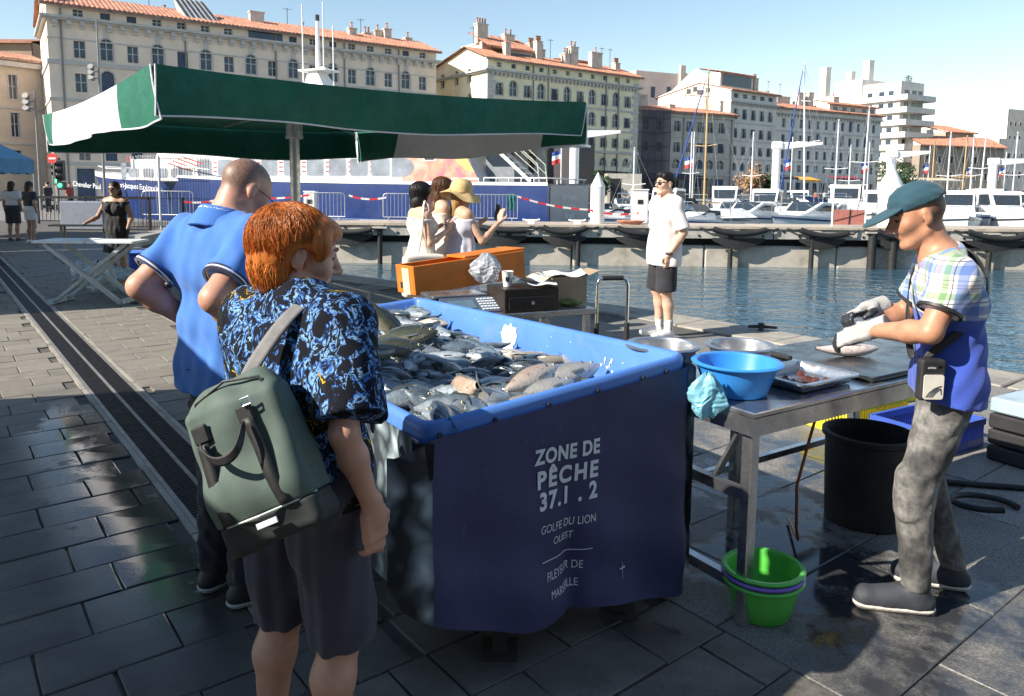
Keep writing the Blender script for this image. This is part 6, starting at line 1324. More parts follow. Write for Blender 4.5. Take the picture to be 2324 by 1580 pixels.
for s in (-1, 1): mb = MB(); mb.add([(s * .14, -.1, .19), (s * .14, .1, .19), (s * .26, .09, .23), (s * .26, -.09, .23)], [(0, 1, 2, 3)]); mb.build('flap', M_CARD, cbx)
paper('crumpled white paper on top of the cardboard box', (.36, 5.32, 0), .30, .2, R(20), .95, M_FW, .02, 5)
crumple('glove', 'dark green and yellow glove lying on the side table corner', 'glove', (.40, 5.14, .752), (.075, .05, .05), mat('olive glove', (.16, .17, .03), .7, var=.6, vscale=30), 21, (8, 12))
trl = thing('hand_trolley', 'chrome hand trolley with black grip behind the fish tub', 'trolley', (.80, 5.9, 0), R(8))
mb = MB(); mb.tube([(-.125, 0, .05), (-.125, 0, .80), (-.11, 0, .845), (-.08, 0, .86), (.08, 0, .86), (.11, 0, .845), (.125, 0, .80), (.125, 0, .05)], .014, 10); mb.build('handle', M_CHROME, trl, smooth=1); mb = MB(); mb.tube([(-.085, 0, .86), (.085, 0, .86)], .02, 10); mb.build('grip', M_BLACKR, trl)
for s in (-1, 1): mb = MB(); mb.tube([(s * .125, 0, .2), (s * .125, 0, .5)], .022, 10); mb.build('sleeve', M_BLACKR, trl); mb = MB(); mb.tube([(s * .15, .05, .09), (s * .19, .05, .09)], .09, 16); mb.build('wheel', M_BLACKR, trl)
mb = MB(); mb.box((-.2, -.28, .02), (.2, .02, .035)); mb.build('toe_plate', M_GALV, trl)
# ================================================================== PARASOLS
M_GREEN = mat('green parasol cloth', (.006, .115, .07), .75, var=.2, vscale=2.5, bump=.55, bscale=3.5, bdist=.05, dirt=((.02, .20, .14), .35, 3))
M_CLOTHW = mat('white parasol cloth', (.74, .73, .76), .8, var=.06, vscale=3, bump=.5, bscale=3.5, bdist=.05, dirt=((.5, .5, .5), .4, 3))
def parasol(label, C0, ang, a, b, z0, drop, apex, stripes, droop=None, name='market_parasol', wave=1.0, th=1.0):
    """C0: nearest corner; first side runs along ang, second side at a right angle; stripes: per valance list of (from, to) kept white"""
    d1 = V3(math.cos(ang), math.sin(ang), 0); d2 = V3(-d1.y, d1.x, 0); C0 = V3(*C0, 0); c = C0 + d1 * a / 2 + d2 * b / 2
    t_ = thing(name, label, 'parasol', c[:]); K = [C0, C0 + d1 * a, C0 + d1 * a + d2 * b, C0 + d2 * b]; zc = droop or [z0] * 4
    N = 24
    top = MB(); P = []
    for i in range(N + 1):
        row = []
        for j in range(N + 1):
            u, v = i / N, j / N; p = C0 + d1 * a * u + d2 * b * v; e = max(abs(2 * u - 1), abs(2 * v - 1)); zz = (zc[0] * (1 - u) * (1 - v) + zc[1] * u * (1 - v) + zc[2] * u * v + zc[3] * (1 - u) * v)
            dg = abs(abs(2 * u - 1) - abs(2 * v - 1)); row.append((p.x, p.y, zz + (apex - z0) * (1 - e) - .05 * math.sin(math.pi * min(1, 1 - e)) * min(1, dg * 2) - .07 * (1 - abs(2 * (v if abs(2 * u - 1) > abs(2 * v - 1) else u) - 1) ** 2) * e ** 6))
        P.append(row)
    top.grid(P); top.build('canopy', M_GREEN, t_, smooth=1, world=True)
    for s in range(4):
        A, B = K[s], K[(s + 1) % 4]; za, zb = zc[s], zc[(s + 1) % 4]; out = (A + B) / 2 - c; out.normalize(); mb = MB(); NU, NV = 48, 8; rows = []; mi = []
        for i in range(NU + 1):
            u = i / NU; p = A.lerp(B, u); zt = za + (zb - za) * u - .07 * (1 - abs(2 * u - 1) ** 2); dr = drop[s] if isinstance(drop, (list, tuple)) else drop
            dr = dr * (1 - .06 * math.sin(u * 9 + s) - .08 * (4 * u * (1 - u)))
            rows.append([])
            for j in range(NV + 1):
                v = j / NV; q = p + out * ((.03 + .035 * wave * math.sin(u * 12 + s * 2) * v + .018 * wave * math.sin(u * 31 + s) * v) - .05 * v * v); rows[-1].append((q.x, q.y, zt + .004 - dr * v))
        o = len(mb.v)
        for i in range(NU):
            w = any(x0 <= (i + .5) / NU < x1 for x0, x1 in stripes[s])
            mb.add([rows[i][j] for j in range(NV + 1)] + [rows[i + 1][j] for j in range(NV + 1)], [(j, j + 1, NV + 2 + j, NV + 1 + j) for j in range(NV)], 1 if w else 0)
        va = mb.build('valance', [M_GREEN, M_CLOTHW], t_, smooth=1, merge=True, world=True)
        pi = MB(); pi.tube([rows[i][NV] for i in range(NU + 1)], .009, 5); pi.tube([rows[0][j] for j in range(NV + 1)], .008, 5); pi.tube([rows[NU][j] for j in range(NV + 1)], .008, 5); pi.build('piping', M_CLOTHW, va, world=True)
    mb = MB(); mb.tube([(c.x, c.y, .02), (c.x, c.y, apex - .03)], .048 * th, 14); mb.build('pole', M_GALV, t_, smooth=.7, world=True)
    mb = MB(); mb.tube([(c.x, c.y, z0 - .32), (c.x, c.y, z0 - .06)], .078 * th, 14); mb.tube([(c.x, c.y, z0 - .36), (c.x, c.y, z0 - .32)], .085 * th, 14); mb.build('runner', M_GALV, t_, smooth=.7, world=True)
    for k in range(8):
        q = K[k // 2] if k % 2 == 0 else (K[k // 2] + K[(k // 2 + 1) % 4]) / 2; r_ = q - c; mb = MB(); e = c + r_ * .97; mb.bar((c.x, c.y, apex - .1), (e.x, e.y, z0 - .03), .03, .035); rib = mb.build('rib', M_GALV, t_, world=True)
        m1 = c + r_ * .5; st = MB(); st.bar((c.x + r_.normalized().x * .07, c.y + r_.normalized().y * .07, z0 - .09), (m1.x, m1.y, (apex + z0) / 2 - .08), .022, .03); st.build('strut', M_GALV, rib, world=True)
    mb = MB(); mb.lathe([(.0, .12), (.06, .12), (.25, .06), (.32, .04), (.32, 0), (0, 0)][::-1], 20, (c.x, c.y, 0)); mb.build('base', M_DARKST, t_, smooth=.6, world=True)
    return t_
pc = at(350, 155, 6.5)
parasol('green market parasol with white valance panels over the fish stall', (pc.x, pc.y), R(39), 5.09, 6.24, 2.58, [.43, .56, .52, .44], 2.74, [[], [(.12, .75)], [], [(.14, .80)]], droop=[2.57, 2.66, 2.61, 2.58], th=1.45, wave=1.25)
# unseen parasols at the left: first inferred from its shadow, others added for shade
def shade_of(corner, ang, a, b, z, label):
    k = z / math.tan(SUN_EL); c0 = V3(*corner, 0) + V3(sx, sy, 0) * k; parasol(label, (c0.x, c0.y), ang, a, b, z, .3, z + .2, [[], [], [], []])
d1_ = V3(math.cos(R(15)), math.sin(R(15)), 0); A2 = V3(-.55, 6.13, 0) - d1_ * 4.6 - V3(-d1_.y, d1_.x, 0) * 4.5
shade_of((A2.x, A2.y), R(15), 4.6, 4.5, 2.3, 'unseen green parasol inferred from its shadow, left of the camera')
shade_of((-7.8, 7.83), R(30), 4.2, 5, 2.4, 'unseen green parasol added for its shade, left beyond the drain')
shade_of((-10.3, 12.2), R(30), 4.2, 5, 2.4, 'unseen green parasol added for its shade, left near the tent')

shade_of((-13.0, 16.6), R(30), 4.4, 5, 2.4, 'unseen green parasol added for its shade, left in front of the tent')  # unseen, added to shade the two people by the tent
parasol('unseen green parasol added behind the camera against sky light', (-1.0, -5.2), R(40), 4.2, 4.2, 2.4, .3, 2.6, [[], [], [], []])  # unseen, added to block sky light from behind

# ================================================================== LEFT SIDE: tent, trestle table, bench
M_TENT = mat('sky blue tent canvas', (.08, .22, .36), .8, var=.12, vscale=2)
p = at(78, 400, 21.0); tn = thing('market_tent', 'sky blue market tent with scalloped valance at the left edge', 'tent', (p.x - 3.3, p.y + 1.2, 0)); ze = at(70, 356, 21).z; hw = 1.6
mb = MB(); K = [(-hw, -1.5), (hw, -1.5), (hw, 1.5), (-hw, 1.5)]; mb.add([(x, y, ze) for x, y in K] + [(0, 0, ze + 1.15)], [(0, 1, 4), (1, 2, 4), (2, 3, 4), (3, 0, 4)]); mb.build('roof', M_TENT, tn)
for s in range(4):
    (x0, y0), (x1, y1) = K[s], K[(s + 1) % 4]; rows = []
    for i in range(41): u = i / 40; rows.append([(x0 + (x1 - x0) * u, y0 + (y1 - y0) * u, ze), (x0 + (x1 - x0) * u, y0 + (y1 - y0) * u, ze - .40 - .06 * abs(math.sin(u * math.pi * 8)))])
    mb = MB(); mb.grid(rows); mb.build('valance', M_TENT, tn)
for x, y in K: mb = MB(); mb.tube([(x * .97, y * .97, 0), (x * .97, y * .97, ze)], .035, 8); mb.build('leg', M_GALV, tn)
text('tent_lettering', 'ESTAQUE    ROVE', .2, frame(V3(tn.location.x + .8, tn.location.y - 1.53, ze - .34), V3(1, 0, 0), V3(0, 0, 1)), mat('dark blue lettering', (.02, .06, .15), .7), None)
bpy.data.objects['tent_lettering'].parent = tn; bpy.data.objects['tent_lettering'].matrix_parent_inverse = Matrix.Translation(-tn.location)
# folding trestle table with crossed legs
M_GREYW = mat('worn grey painted wood', (.42, .46, .47), .75, var=.3, vscale=5, stretch=(1, 5, 1), bump=.3, bscale=30); M_WTOP = mat('white worn table top', (.66, .70, .72), .5, var=.12, vscale=4)
a_, b_ = G(108, 545, .82), G(312, 548, .82)
xt = thing('trestle_table', 'white topped folding trestle table with crossed grey legs', 'table', ((a_ + b_) / 2 - V3(0, 0, .82))[:], R(4)); hw = (b_ - a_).length / 2
mb = MB(); mb.box((-hw, -.28, .80), (.02, .3, .835)); mb.build('top_board', M_WTOP, xt, bevel=.005); mb = MB(); mb.box((.03, -.26, .80), (hw, .28, .828)); mb.build('top_board', M_WTOP, xt, bevel=.005)
for y, s in ((-.22, 1), (-.17, -1), (.22, 1), (.17, -1)): mb = MB(); mb.bar((-s * hw * .80, y, .79), (s * hw * .72, y - .02, .02), .04, .075, up=(0, 1, 0)); mb.build('leg', M_GREYW, xt)
for x in (-hw * .72, hw * .72): mb = MB(); mb.bar((x, -.26, .04), (x, .26, .04), .06, .06); mb.build('foot', M_GREYW, xt)
bl = thing('bench', 'low wooden bench with pale plank seat behind the trestle table', 'bench', G(215, 548, 0)[:], R(8)); M_PLANK = mat('weathered plank', (.28, .22, .15), .8, var=.25, vscale=3)
mb = MB(); mb.box((-1.1, -.2, .42), (.9, -.02, .46)); mb.build('plank', M_PLANK, bl, bevel=.004); mb = MB(); mb.box((-1.1, .0, .42), (.9, .18, .46)); mb.build('plank', M_PLANK, bl, bevel=.004)
for x in (-.8, .6): mb = MB(); mb.bar((x, -.15, 0), (x, -.1, .42), .05); mb.bar((x, .12, 0), (x, .1, .42), .05); mb.build('leg', M_PLANK, bl)
q = G(322, 622); cr = thing('blue_bin', 'blue plastic bin with lid standing right of the trestle table', 'bin', q[:], R(15)); mb = MB(); mb.box((-.17, -.17, 0), (.17, .17, .36)); mb.build('body', mat('blue bin plastic', (.05, .10, .5), .45, var=.1), cr, bevel=.02); mb = MB(); mb.box((-.19, -.19, .362), (.19, .19, .41)); mb.build('lid', mat('lighter blue lid', (.08, .2, .6), .4), cr, bevel=.02)
M_MILK = mat('milky bag film', (.42, .50, .54), .35, var=.25, vscale=9)
for k, (px, py, w, h, lab) in enumerate(((215, 668, .24, .45, 'milky plastic bag under the trestle table, left of the crossing'), (268, 650, .2, .3, 'milky plastic bag under the trestle table, right side'), (175, 655, .16, .4, 'greyish plastic bag at the left leg of the trestle table'))): g = G(px, py); crumple('plastic_bag', lab, 'bag', (g.x, g.y + .15, .01), (w, w * .7, h), M_MILK, 60 + k)
q = G(193, 522); mb = MB(); mb.box((q.x - .85, q.y, 0), (q.x + .65, q.y + .8, .98)); tag(mb.build('utility_box', mat('grey utility box', (.20, .22, .27), .7, var=.12), bevel=.03), 'grey utility box behind the trestle table', 'box')
# mooring bollard ring on the quay
q = G(1727, 752); bo = thing('mooring_bollard', 'small black iron mooring cleat on the quay edge', 'cleat', q[:], R(-20)); mb = MB(); mb.lathe([(.05, 0), (.03, .02), (.028, .07), (.04, .09), (0, .1)], 12); mb.build('post', M_IRON, bo, smooth=.8); mb = MB(); mb.tube([(-.14, 0, .045), (0, 0, .055), (.17, 0, .05)], [.016, .02, .014], 8); mb.build('horn', M_IRON, bo)
# ================================================================== PEOPLE (implicit surfaces turned into one continuous mesh each)
F4 = np.float32
class Vol:
    def __init__(s, lo, hi, h):
        s.lo = np.array(lo, F4); s.h = h; s.n = np.ceil((np.array(hi) - s.lo) / h).astype(int) + 1
        s.f = np.full(s.n, 1.0, F4); s.ax = [s.lo[i] + h * np.arange(s.n[i], dtype=F4) for i in range(3)]
    def sub(s, lo, hi, pad):
        a = np.clip(np.floor((np.array(lo) - pad - s.lo) / s.h).astype(int), 0, s.n); b = np.clip(np.ceil((np.array(hi) + pad - s.lo) / s.h).astype(int) + 1, 0, s.n)
        if np.any(b <= a): return None, None
        sl = tuple(slice(a[i], b[i]) for i in range(3)); return sl, np.meshgrid(*[s.ax[i][sl[i]] for i in range(3)], indexing='ij')
    def put(s, d, sl, k, mode):
        f = s.f[sl]
        if mode == 'add':
            if k > 0: hh = np.clip(.5 + .5 * (f - d) / k, 0, 1); s.f[sl] = f * (1 - hh) + d * hh - k * hh * (1 - hh)
            else: s.f[sl] = np.minimum(f, d)
        elif mode == 'cut':
            d = -d
            if k > 0: hh = np.clip(.5 - .5 * (f - d) / k, 0, 1); s.f[sl] = f * (1 - hh) + d * hh + k * hh * (1 - hh)
            else: s.f[sl] = np.maximum(f, d)
    def cone(s, a, b, ra, rb, k=.02, fl=None, mode='add', cutb=False, cuta=False):
        """tapered capsule; fl=(direction, factor) flattens it along a direction; cut ends are flat"""
        a, b = np.array(a, F4), np.array(b, F4); r = max(ra, rb); e = r
        if fl is not None and fl[1] > 1: e = r * fl[1]
        sl, g = s.sub(np.minimum(a, b) - e, np.maximum(a, b) + e, k + 3 * s.h)
        if sl is None: return
        p = np.stack(g, -1) - a; ba = b - a
        if fl is not None:
            d = np.array(fl[0], F4); d = d / np.linalg.norm(d); p2 = p + d * ((p @ d) * (1 / fl[1] - 1))[..., None]; b2 = ba + d * (float(ba @ d) * (1 / fl[1] - 1))
        else: p2, b2 = p, ba
        L2 = float(b2 @ b2) + 1e-9; t = np.clip((p2 @ b2) / L2, 0, 1); dd = np.linalg.norm(p2 - t[..., None] * b2, axis=-1) - (ra + (rb - ra) * t)
        if fl is not None: dd = dd * (min(1.0, fl[1]) * .5 + .5)
        u = ba / (np.linalg.norm(ba) + 1e-9)
        if cutb: dd = np.maximum(dd, p @ u - float(ba @ u))
        if cuta: dd = np.maximum(dd, -(p @ u))
        s.put(dd.astype(F4), sl, k, mode)
    def ell(s, c, r, k=.02, M=None, mode='add'):
        c = np.array(c, F4); r = np.array(r, F4); e = r.max(); sl, g = s.sub(c - e, c + e, k + 3 * s.h)
        if sl is None: return
        p = np.stack(g, -1) - c
        if M is not None: p = p @ np.array(M, F4)
        k0 = np.linalg.norm(p / r, axis=-1); k1 = np.linalg.norm(p / (r * r), axis=-1) + 1e-6
        s.put((k0 * (k0 - 1) / k1).astype(F4), sl, k, mode)
    def box(s, c, hd, r=.01, k=.02, M=None, mode='add'):
        c = np.array(c, F4); hd = np.array(hd, F4); e = float(np.linalg.norm(hd)) + r; sl, g = s.sub(c - e, c + e, k + 3 * s.h)
        if sl is None: return
        p = np.stack(g, -1) - c
        if M is not None: p = p @ np.array(M, F4)
        q = np.abs(p) - hd; s.put((np.linalg.norm(np.maximum(q, 0), axis=-1) + np.minimum(q.max(-1), 0) - r).astype(F4), sl, k, mode)
    def plane(s, p, n):
        """keep the side against n"""
        n = np.array(n, F4); n = n / np.linalg.norm(n); d = ((s.ax[0] - p[0]) * n[0])[:, None, None] + ((s.ax[1] - p[1]) * n[1])[None, :, None] + ((s.ax[2] - p[2]) * n[2])[None, None, :]
        s.f = np.maximum(s.f, d.astype(F4))
    def folds(s, amp, freq, seed, stretch=(1, 1, 1), n=7):
        rg = np.random.RandomState(seed); d = 0
        g = np.meshgrid(*s.ax, indexing='ij', sparse=True)
        for i in range(n):
            w = rg.normal(size=3) * np.array(stretch) * freq * rg.uniform(.6, 1.7); d = d + np.sin(g[0] * w[0] + g[1] * w[1] + g[2] * w[2] + rg.uniform(0, 6.3)) / n ** .5
        s.f = s.f + (amp * d).astype(F4)
    def mesh(s, name, mats, smooth_it=1, matfn=None, attr=None):
        f = s.f; ins = f < 0; n = f.shape
        c = ins[:-1, :-1, :-1].astype(np.int8); tot = sum(ins[i:n[0] - 1 + i, j:n[1] - 1 + j, k:n[2] - 1 + k].astype(np.int8) for i in (0, 1) for j in (0, 1) for k in (0, 1))
        act = (tot > 0) & (tot < 8); idx = np.full(act.shape, -1, np.int64); A = np.argwhere(act); idx[act] = np.arange(len(A))
        P = np.zeros((len(A), 3)); W = np.zeros(len(A)); I, J, K = A[:, 0], A[:, 1], A[:, 2]
        for ax in range(3):
            for o1 in (0, 1):
                for o2 in (0, 1):
                    o = [0, 0, 0]; o[(ax + 1) % 3] = o1; o[(ax + 2) % 3] = o2; e = o.copy(); e[ax] = 1
                    f0 = f[I + o[0], J + o[1], K + o[2]].astype(float); f1 = f[I + e[0], J + e[1], K + e[2]].astype(float); m = (f0 < 0) != (f1 < 0); t = np.where(m, f0 / np.where(m, f0 - f1, 1), 0)
                    q = np.stack([np.full(len(A), o[i], float) for i in range(3)], 1); q[:, ax] = t; P += q * m[:, None]; W += m
        V = (A + P / np.maximum(W, 1)[:, None]) * s.h + s.lo
        Q = []
        for ax in range(3):
            b, c_ = (ax + 1) % 3, (ax + 2) % 3; s0 = [slice(None)] * 3; s1 = [slice(None)] * 3; s0[ax] = slice(0, -1); s1[ax] = slice(1, None)
            for x in (b, c_): s0[x] = slice(1, -1); s1[x] = slice(1, -1)
            i0, i1 = ins[tuple(s0)], ins[tuple(s1)]; E = np.argwhere(i0 != i1)
            if not len(E): continue
            flip = i0[tuple(E.T)]; E = E.copy(); E[:, b] += 1; E[:, c_] += 1
            def cell(db, dc): q = E.copy(); q[:, b] -= db; q[:, c_] -= dc; return idx[q[:, 0], q[:, 1], q[:, 2]]
            q = np.stack([cell(1, 1), cell(0, 1), cell(0, 0), cell(1, 0)], 1); q[~flip] = q[~flip][:, ::-1]; Q.append(q)
        Q = np.concatenate(Q); Q = Q[(Q >= 0).all(1)]
        for _ in range(smooth_it):
            acc = np.zeros_like(V); cnt = np.zeros(len(V))
            for a in range(4):
                for d in (1, 3): np.add.at(acc, Q[:, a], V[Q[:, (a + d) % 4]]); np.add.at(cnt, Q[:, a], 1)
            V = V * .5 + .5 * acc / np.maximum(cnt, 1)[:, None]
        me = bpy.data.meshes.new(name); me.vertices.add(len(V)); me.vertices.foreach_set('co', V.astype(F4).ravel()); me.loops.add(len(Q) * 4); me.loops.foreach_set('vertex_index', Q.ravel().astype(np.int32)); me.polygons.add(len(Q)); me.polygons.foreach_set('loop_start', np.arange(0, len(Q) * 4, 4, dtype=np.int32))
        me.polygons.foreach_set('use_smooth', np.ones(len(Q), bool))
        for m in (mats if isinstance(mats, (list, tuple)) else [mats]): me.materials.append(m)
        if matfn is not None: me.polygons.foreach_set('material_index', matfn(V[Q].mean(1)).astype(np.int32))
        if attr is not None: me.attributes.new('stub', 'FLOAT', 'POINT').data.foreach_set('value', attr(V).astype(F4))
        me.update(calc_edges=True); me.validate(); return me

def skin_mat(name, c, lip=None): return mat(name, c, .48, var=.12, vscale=22, bump=.10, bscale=160, bdist=.0015, sss=.12, rvar=.08)
def stub_mat(name, c, hair):
    m = bpy.data.materials.new(name); m.use_nodes = True; t = NT(m); co = t.coord('Object'); a = t.new('Attribute'); a.attribute_name = 'stub'
    sk = t.ramp(t.noise(co, 22, 5), [(.3, tuple(x * .85 for x in c)), (.7, tuple(min(1, x * 1.15) for x in c))]); hr = t.ramp(t.noise(co, 170, 3), [(.35, hair), (.7, tuple(x * 1.9 for x in hair))])
    f = t.math('MULTIPLY', a.outputs['Fac'], t.ramp(t.noise(co, 120, 3), [(.3, .62), (.6, .95)])); t.col(t.mix(f, sk, hr)); t.b.inputs['Roughness'].default_value = .5; t.b.inputs['Subsurface Weight'].default_value = .1; t.b.inputs['Subsurface Scale'].default_value = .012; t.bump(t.noise(co, 200, 4), .15, .0015); return m
def rot(yaw=0.0, pitch=0.0, roll=0.0):
    """pitch > 0 bows the head, yaw > 0 turns it to the left, roll > 0 leans it to the right"""
    return np.array(Matrix.Rotation(yaw, 3, 'Z') @ Matrix.Rotation(-pitch, 3, 'X') @ Matrix.Rotation(roll, 3, 'Y'), float)
class Body:
    """joints are in metres in the person's own frame: x to the right hand, y forward, z up"""
    def __init__(s, H=1.75, female=False, **over):
        k = H / 1.75; f = female
        J = dict(pel=(0, 0, .95), waist=(0, .01, 1.10), chest=(0, .0, 1.30), neck=(0, -.02, 1.46), head=(0, .015, 1.615))
        sw, hw = (.165, .085) if f else (.19, .085)
        for s_, n in ((-1, 'L'), (1, 'R')): J.update({'sh' + n: (s_ * sw, -.01, 1.405), 'el' + n: (s_ * (sw + .05), -.02, 1.12), 'wr' + n: (s_ * (sw + .06), .05, .87), 'hip' + n: (s_ * hw, 0, .93), 'kn' + n: (s_ * (hw + .01), .02, .50), 'an' + n: (s_ * (hw + .015), -.02, .085), 'toe' + n: (s_ * (hw + .045), .155, .03)})
        J = {a: np.array(b, float) * k for a, b in J.items()}
        for a, b in over.items(): J[a] = np.array(b, float)
        s.J = J; s.k = k; s.H = H; s.f = female; s.hr = rot(); s.fat = 1.0; s.arm = 1.0; s.leg = 1.0
    def P(s, n): return s.J[n]
    def head_pt(s, p): return s.J['head'] + s.hr @ (np.array(p, float) * s.k)
    def head(s, V, nose=1.0, jaw=1.0, k=.018):
        h = s.head_pt; q = s.k; M = s.hr
        V.ell(h((0, -.014, .030)), np.array((.076, .097, .086)) * q, k, M); V.ell(h((0, .030, .0)), np.array((.066, .062, .085)) * q, k, M)
        V.cone(h((0, .03, -.02)), h((0, .052, -.088)), .058 * q, .036 * q * jaw, k, fl=(M @ np.array((0, 1, 0.)), .95))
        for x in (-1, 1):
            V.cone(h((x * .052, -.005, -.055)), h((x * .022, .062, -.094)), .019 * q, .018 * q * jaw, k); V.cone(h((x * .045, .055, -.015)), h((x * .03, .07, -.03)), .024 * q, .018 * q, k)
            V.cone(h((x * .012, .082, .026)), h((x * .048, .068, .026)), .012 * q, .011 * q, .012)
        V.ell(h((0, .076, -.100)), np.array((.020, .016, .016)) * q * jaw, .014, M)
        for x in (-1, 1): V.ell(h((x * .032, .092, .006)), np.array((.017, .013, .012)) * q, .008, M, 'cut'); V.ell(h((x * .031, .074, .005)), np.array((.013, .013, .012)) * q, .004, M)
        V.cone(h((0, .086, .018)), h((0, .106 + .008 * nose, -.026)), .0085 * q, .012 * q * nose, .010); 
        for x in (-1, 1): V.ell(h((x * .012, .098, -.031)), np.array((.009, .011, .008)) * q, .007, M)
        V.cone(h((-.019, .078, -.056)), h((0, .090, -.055)), .006 * q, .008 * q, .006); V.cone(h((.019, .078, -.056)), h((0, .090, -.055)), .006 * q, .008 * q, .006); V.cone(h((-.014, .078, -.068)), h((.014, .078, -.068)), .007 * q, .007 * q, .007)
        V.ell(h((0, .096, -.0615)), np.array((.02, .006, .0022)) * q, .003, M, 'cut')
        for x in (-1, 1):
            E = M @ np.array(Matrix.Rotation(R(-18 * x), 3, 'Z') @ Matrix.Rotation(R(-8), 3, 'X'))
            V.ell(h((x * .079, -.012, -.004)), np.array((.010, .020, .032)) * q, .008, E); V.ell(h((x * .091, -.006, .004)), np.array((.007, .011, .017)) * q, .004, E, 'cut'); V.ell(h((x * .077, -.004, -.03)), np.array((.007, .009, .010)) * q, .005, E)
    def neckp(s, V, r=.054, k=.025):
        n = s.J['neck']; V.cone(n - np.array((0, 0, .05)) * s.k, s.head_pt((0, -.022, -.05)), r * 1.15 * s.k * (.86 if s.f else 1), r * s.k * (.84 if s.f else 1), k)
    def torso(s, V, t=0.0, k=.06, low=True):
        J, q, fa = s.J, s.k, s.fat; f = s.f; y = (0, 1, 0); d = np.array(J['shR']) - np.array(J['shL']); y = np.cross((0, 0, 1), d / np.linalg.norm(d))
        c, w, p = J['chest'], J['waist'], J['pel']; X = d / np.linalg.norm(d)
        V.cone(c - X * .085 * q, c + X * .085 * q, (.118 if f else .128) * q * fa + t, (.118 if f else .128) * q * fa + t, k, fl=(y, .86))
        V.cone(w - X * .06 * q, w + X * .06 * q, (.105 if f else .115) * q * fa + t, (.105 if f else .115) * q * fa + t, k, fl=(y, .9))
        if low: V.cone(p - X * (.075 if f else .062) * q, p + X * (.075 if f else .062) * q, (.118 if f else .112) * q * fa + t, (.118 if f else .112) * q * fa + t, k, fl=(y, .95))
        V.cone(J['shL'], J['shR'], (.056 if f else .066) * q + t, (.056 if f else .066) * q + t, k)
        V.cone(J['neck'] - np.array((0, 0, .03)), (np.array(J['shL']) + J['shR']) / 2, .062 * q + t * .5, .085 * q + t, k)
        V.cone(J['neck'], np.array(J['shL']) * .8 + np.array(J['neck']) * .2, .045 * q + t * .6, .05 * q + t, k); V.cone(J['neck'], np.array(J['shR']) * .8 + np.array(J['neck']) * .2, .045 * q + t * .6, .05 * q + t, k)
        if f:
            for x in (-1, 1): V.ell(c + X * x * .07 * q + y * .10 * q - np.array((0, 0, .02)) * q, np.array((.062, .05, .06)) * q + t, .03)
    def arm(s, V): pass
    def arms(s, V, t=0.0, k=.02, hands=True):
        q = s.k * s.armf; 
        for n in 'LR':
            a, b, c = s.J['sh' + n], s.J['el' + n], s.J['wr' + n]; f = .84 if s.f else 1
            V.cone(a, b, .056 * q * f + t, .042 * q * f + t, k); m = b * .7 + c * .3; V.cone(b, m, .041 * q * f + t, .044 * q * f + t, k); V.cone(m, c, .043 * q * f + t, .027 * q * f + t, k)
    armf = 1.0
    def legs(s, V, k=.025, feet=True):
        q = s.k * s.leg
        for n in 'LR':
            a, b, c, d = s.J['hip' + n], s.J['kn' + n], s.J['an' + n], s.J['toe' + n]; V.cone(a, b, .088 * q, .058 * q, k); fw = np.array(d - c); fw[2] = 0; fw /= np.linalg.norm(fw) + 1e-9
            m = b * .66 + c * .34 - fw * .018; V.cone(b, m, .053 * q, .058 * q, k); V.cone(m, c, .056 * q, .036 * q, k); V.ell(b + fw * .02, np.array((.042, .042, .05)) * q, k)
            if feet: V.cone(c - fw * .03 - np.array((0, 0, .04)), d, .038 * q, .026 * q, k, fl=((0, 0, 1), .9))
def hand(V, w, d, up, side, curl=.5, L=.18, spread=.012, thumb=.6, k=.006, index=None, rr=1.0):
    """wrist w, pointing d, palm normal up (back of hand), side = +1 when the thumb lies along cross(d, up)"""
    w = np.array(w, float); d = np.array(d, float); d /= np.linalg.norm(d); up = np.array(up, float); up -= d * (up @ d); up /= np.linalg.norm(up); x = np.cross(d, up) * side; f = L / .18
    pc = w + d * .045 * f; V.box(pc, np.array((.033, .040, .009)) * f, .006, .012, np.stack([x, d, up], 1))
    for i, (o, ln) in enumerate(((.027, .072), (.009, .080), (-.009, .075), (-.026, .060))):
        c = curl if index is None or i else index; base = w + d * .086 * f + x * o * f - up * .001; a = 0.25 * c; p = base; r = .0092 * f * rr
        for sg, fr in enumerate((.45, .32, .25)):
            dd = d * math.cos(a) - up * math.sin(a) + x * o * spread * 20; dd /= np.linalg.norm(dd); qn = p + dd * ln * fr * f; V.cone(p, qn, r, r * .93, k); p = qn; r *= .93; a += 1.15 * c
    p = w + d * .02 * f + x * .030 * f - up * .006; q1 = p + (d * .6 + x * .75 - up * .35 * thumb) * .036 * f; q2 = q1 + (d * .88 + x * (.35 - .5 * thumb) - up * .4 * thumb) * .030 * f; q3 = q2 + (d * .92 + x * (.1 - .6 * thumb) - up * .45 * thumb) * .024 * f
    V.cone(w + d * .015 * f + x * .012 * f, q1, .016 * f, .0125 * f, .012); V.cone(q1, q2, .0115 * f * rr, .0105 * f * rr, k); V.cone(q2, q3, .0105 * f * rr, .009 * f * rr, k)
def cuff(name, p, q, f0, f1, r, m, parent, th=.006):
    p, q = Vector(p), Vector(q); a, b_ = p.lerp(q, f0), p.lerp(q, f1); z = (q - p).normalized(); x = z.orthogonal().normalized(); L = (b_ - a).length; mb = MB(); mb.lathe([(r - th, 0), (r, .0008), (r, L - .0008), (r - th, L)], 40, M=Matrix(((x.x, z.cross(x).x, z.x, a.x), (x.y, z.cross(x).y, z.y, a.y), (x.z, z.cross(x).z, z.z, a.z), (0, 0, 0, 1))), caps=False); return mb.build(name, m, parent, smooth=.8)
def person(label, me, loc, rz, group=None):
    o = link('person', me, loc=loc, rz=rz); return tag(o, label, 'person', group)
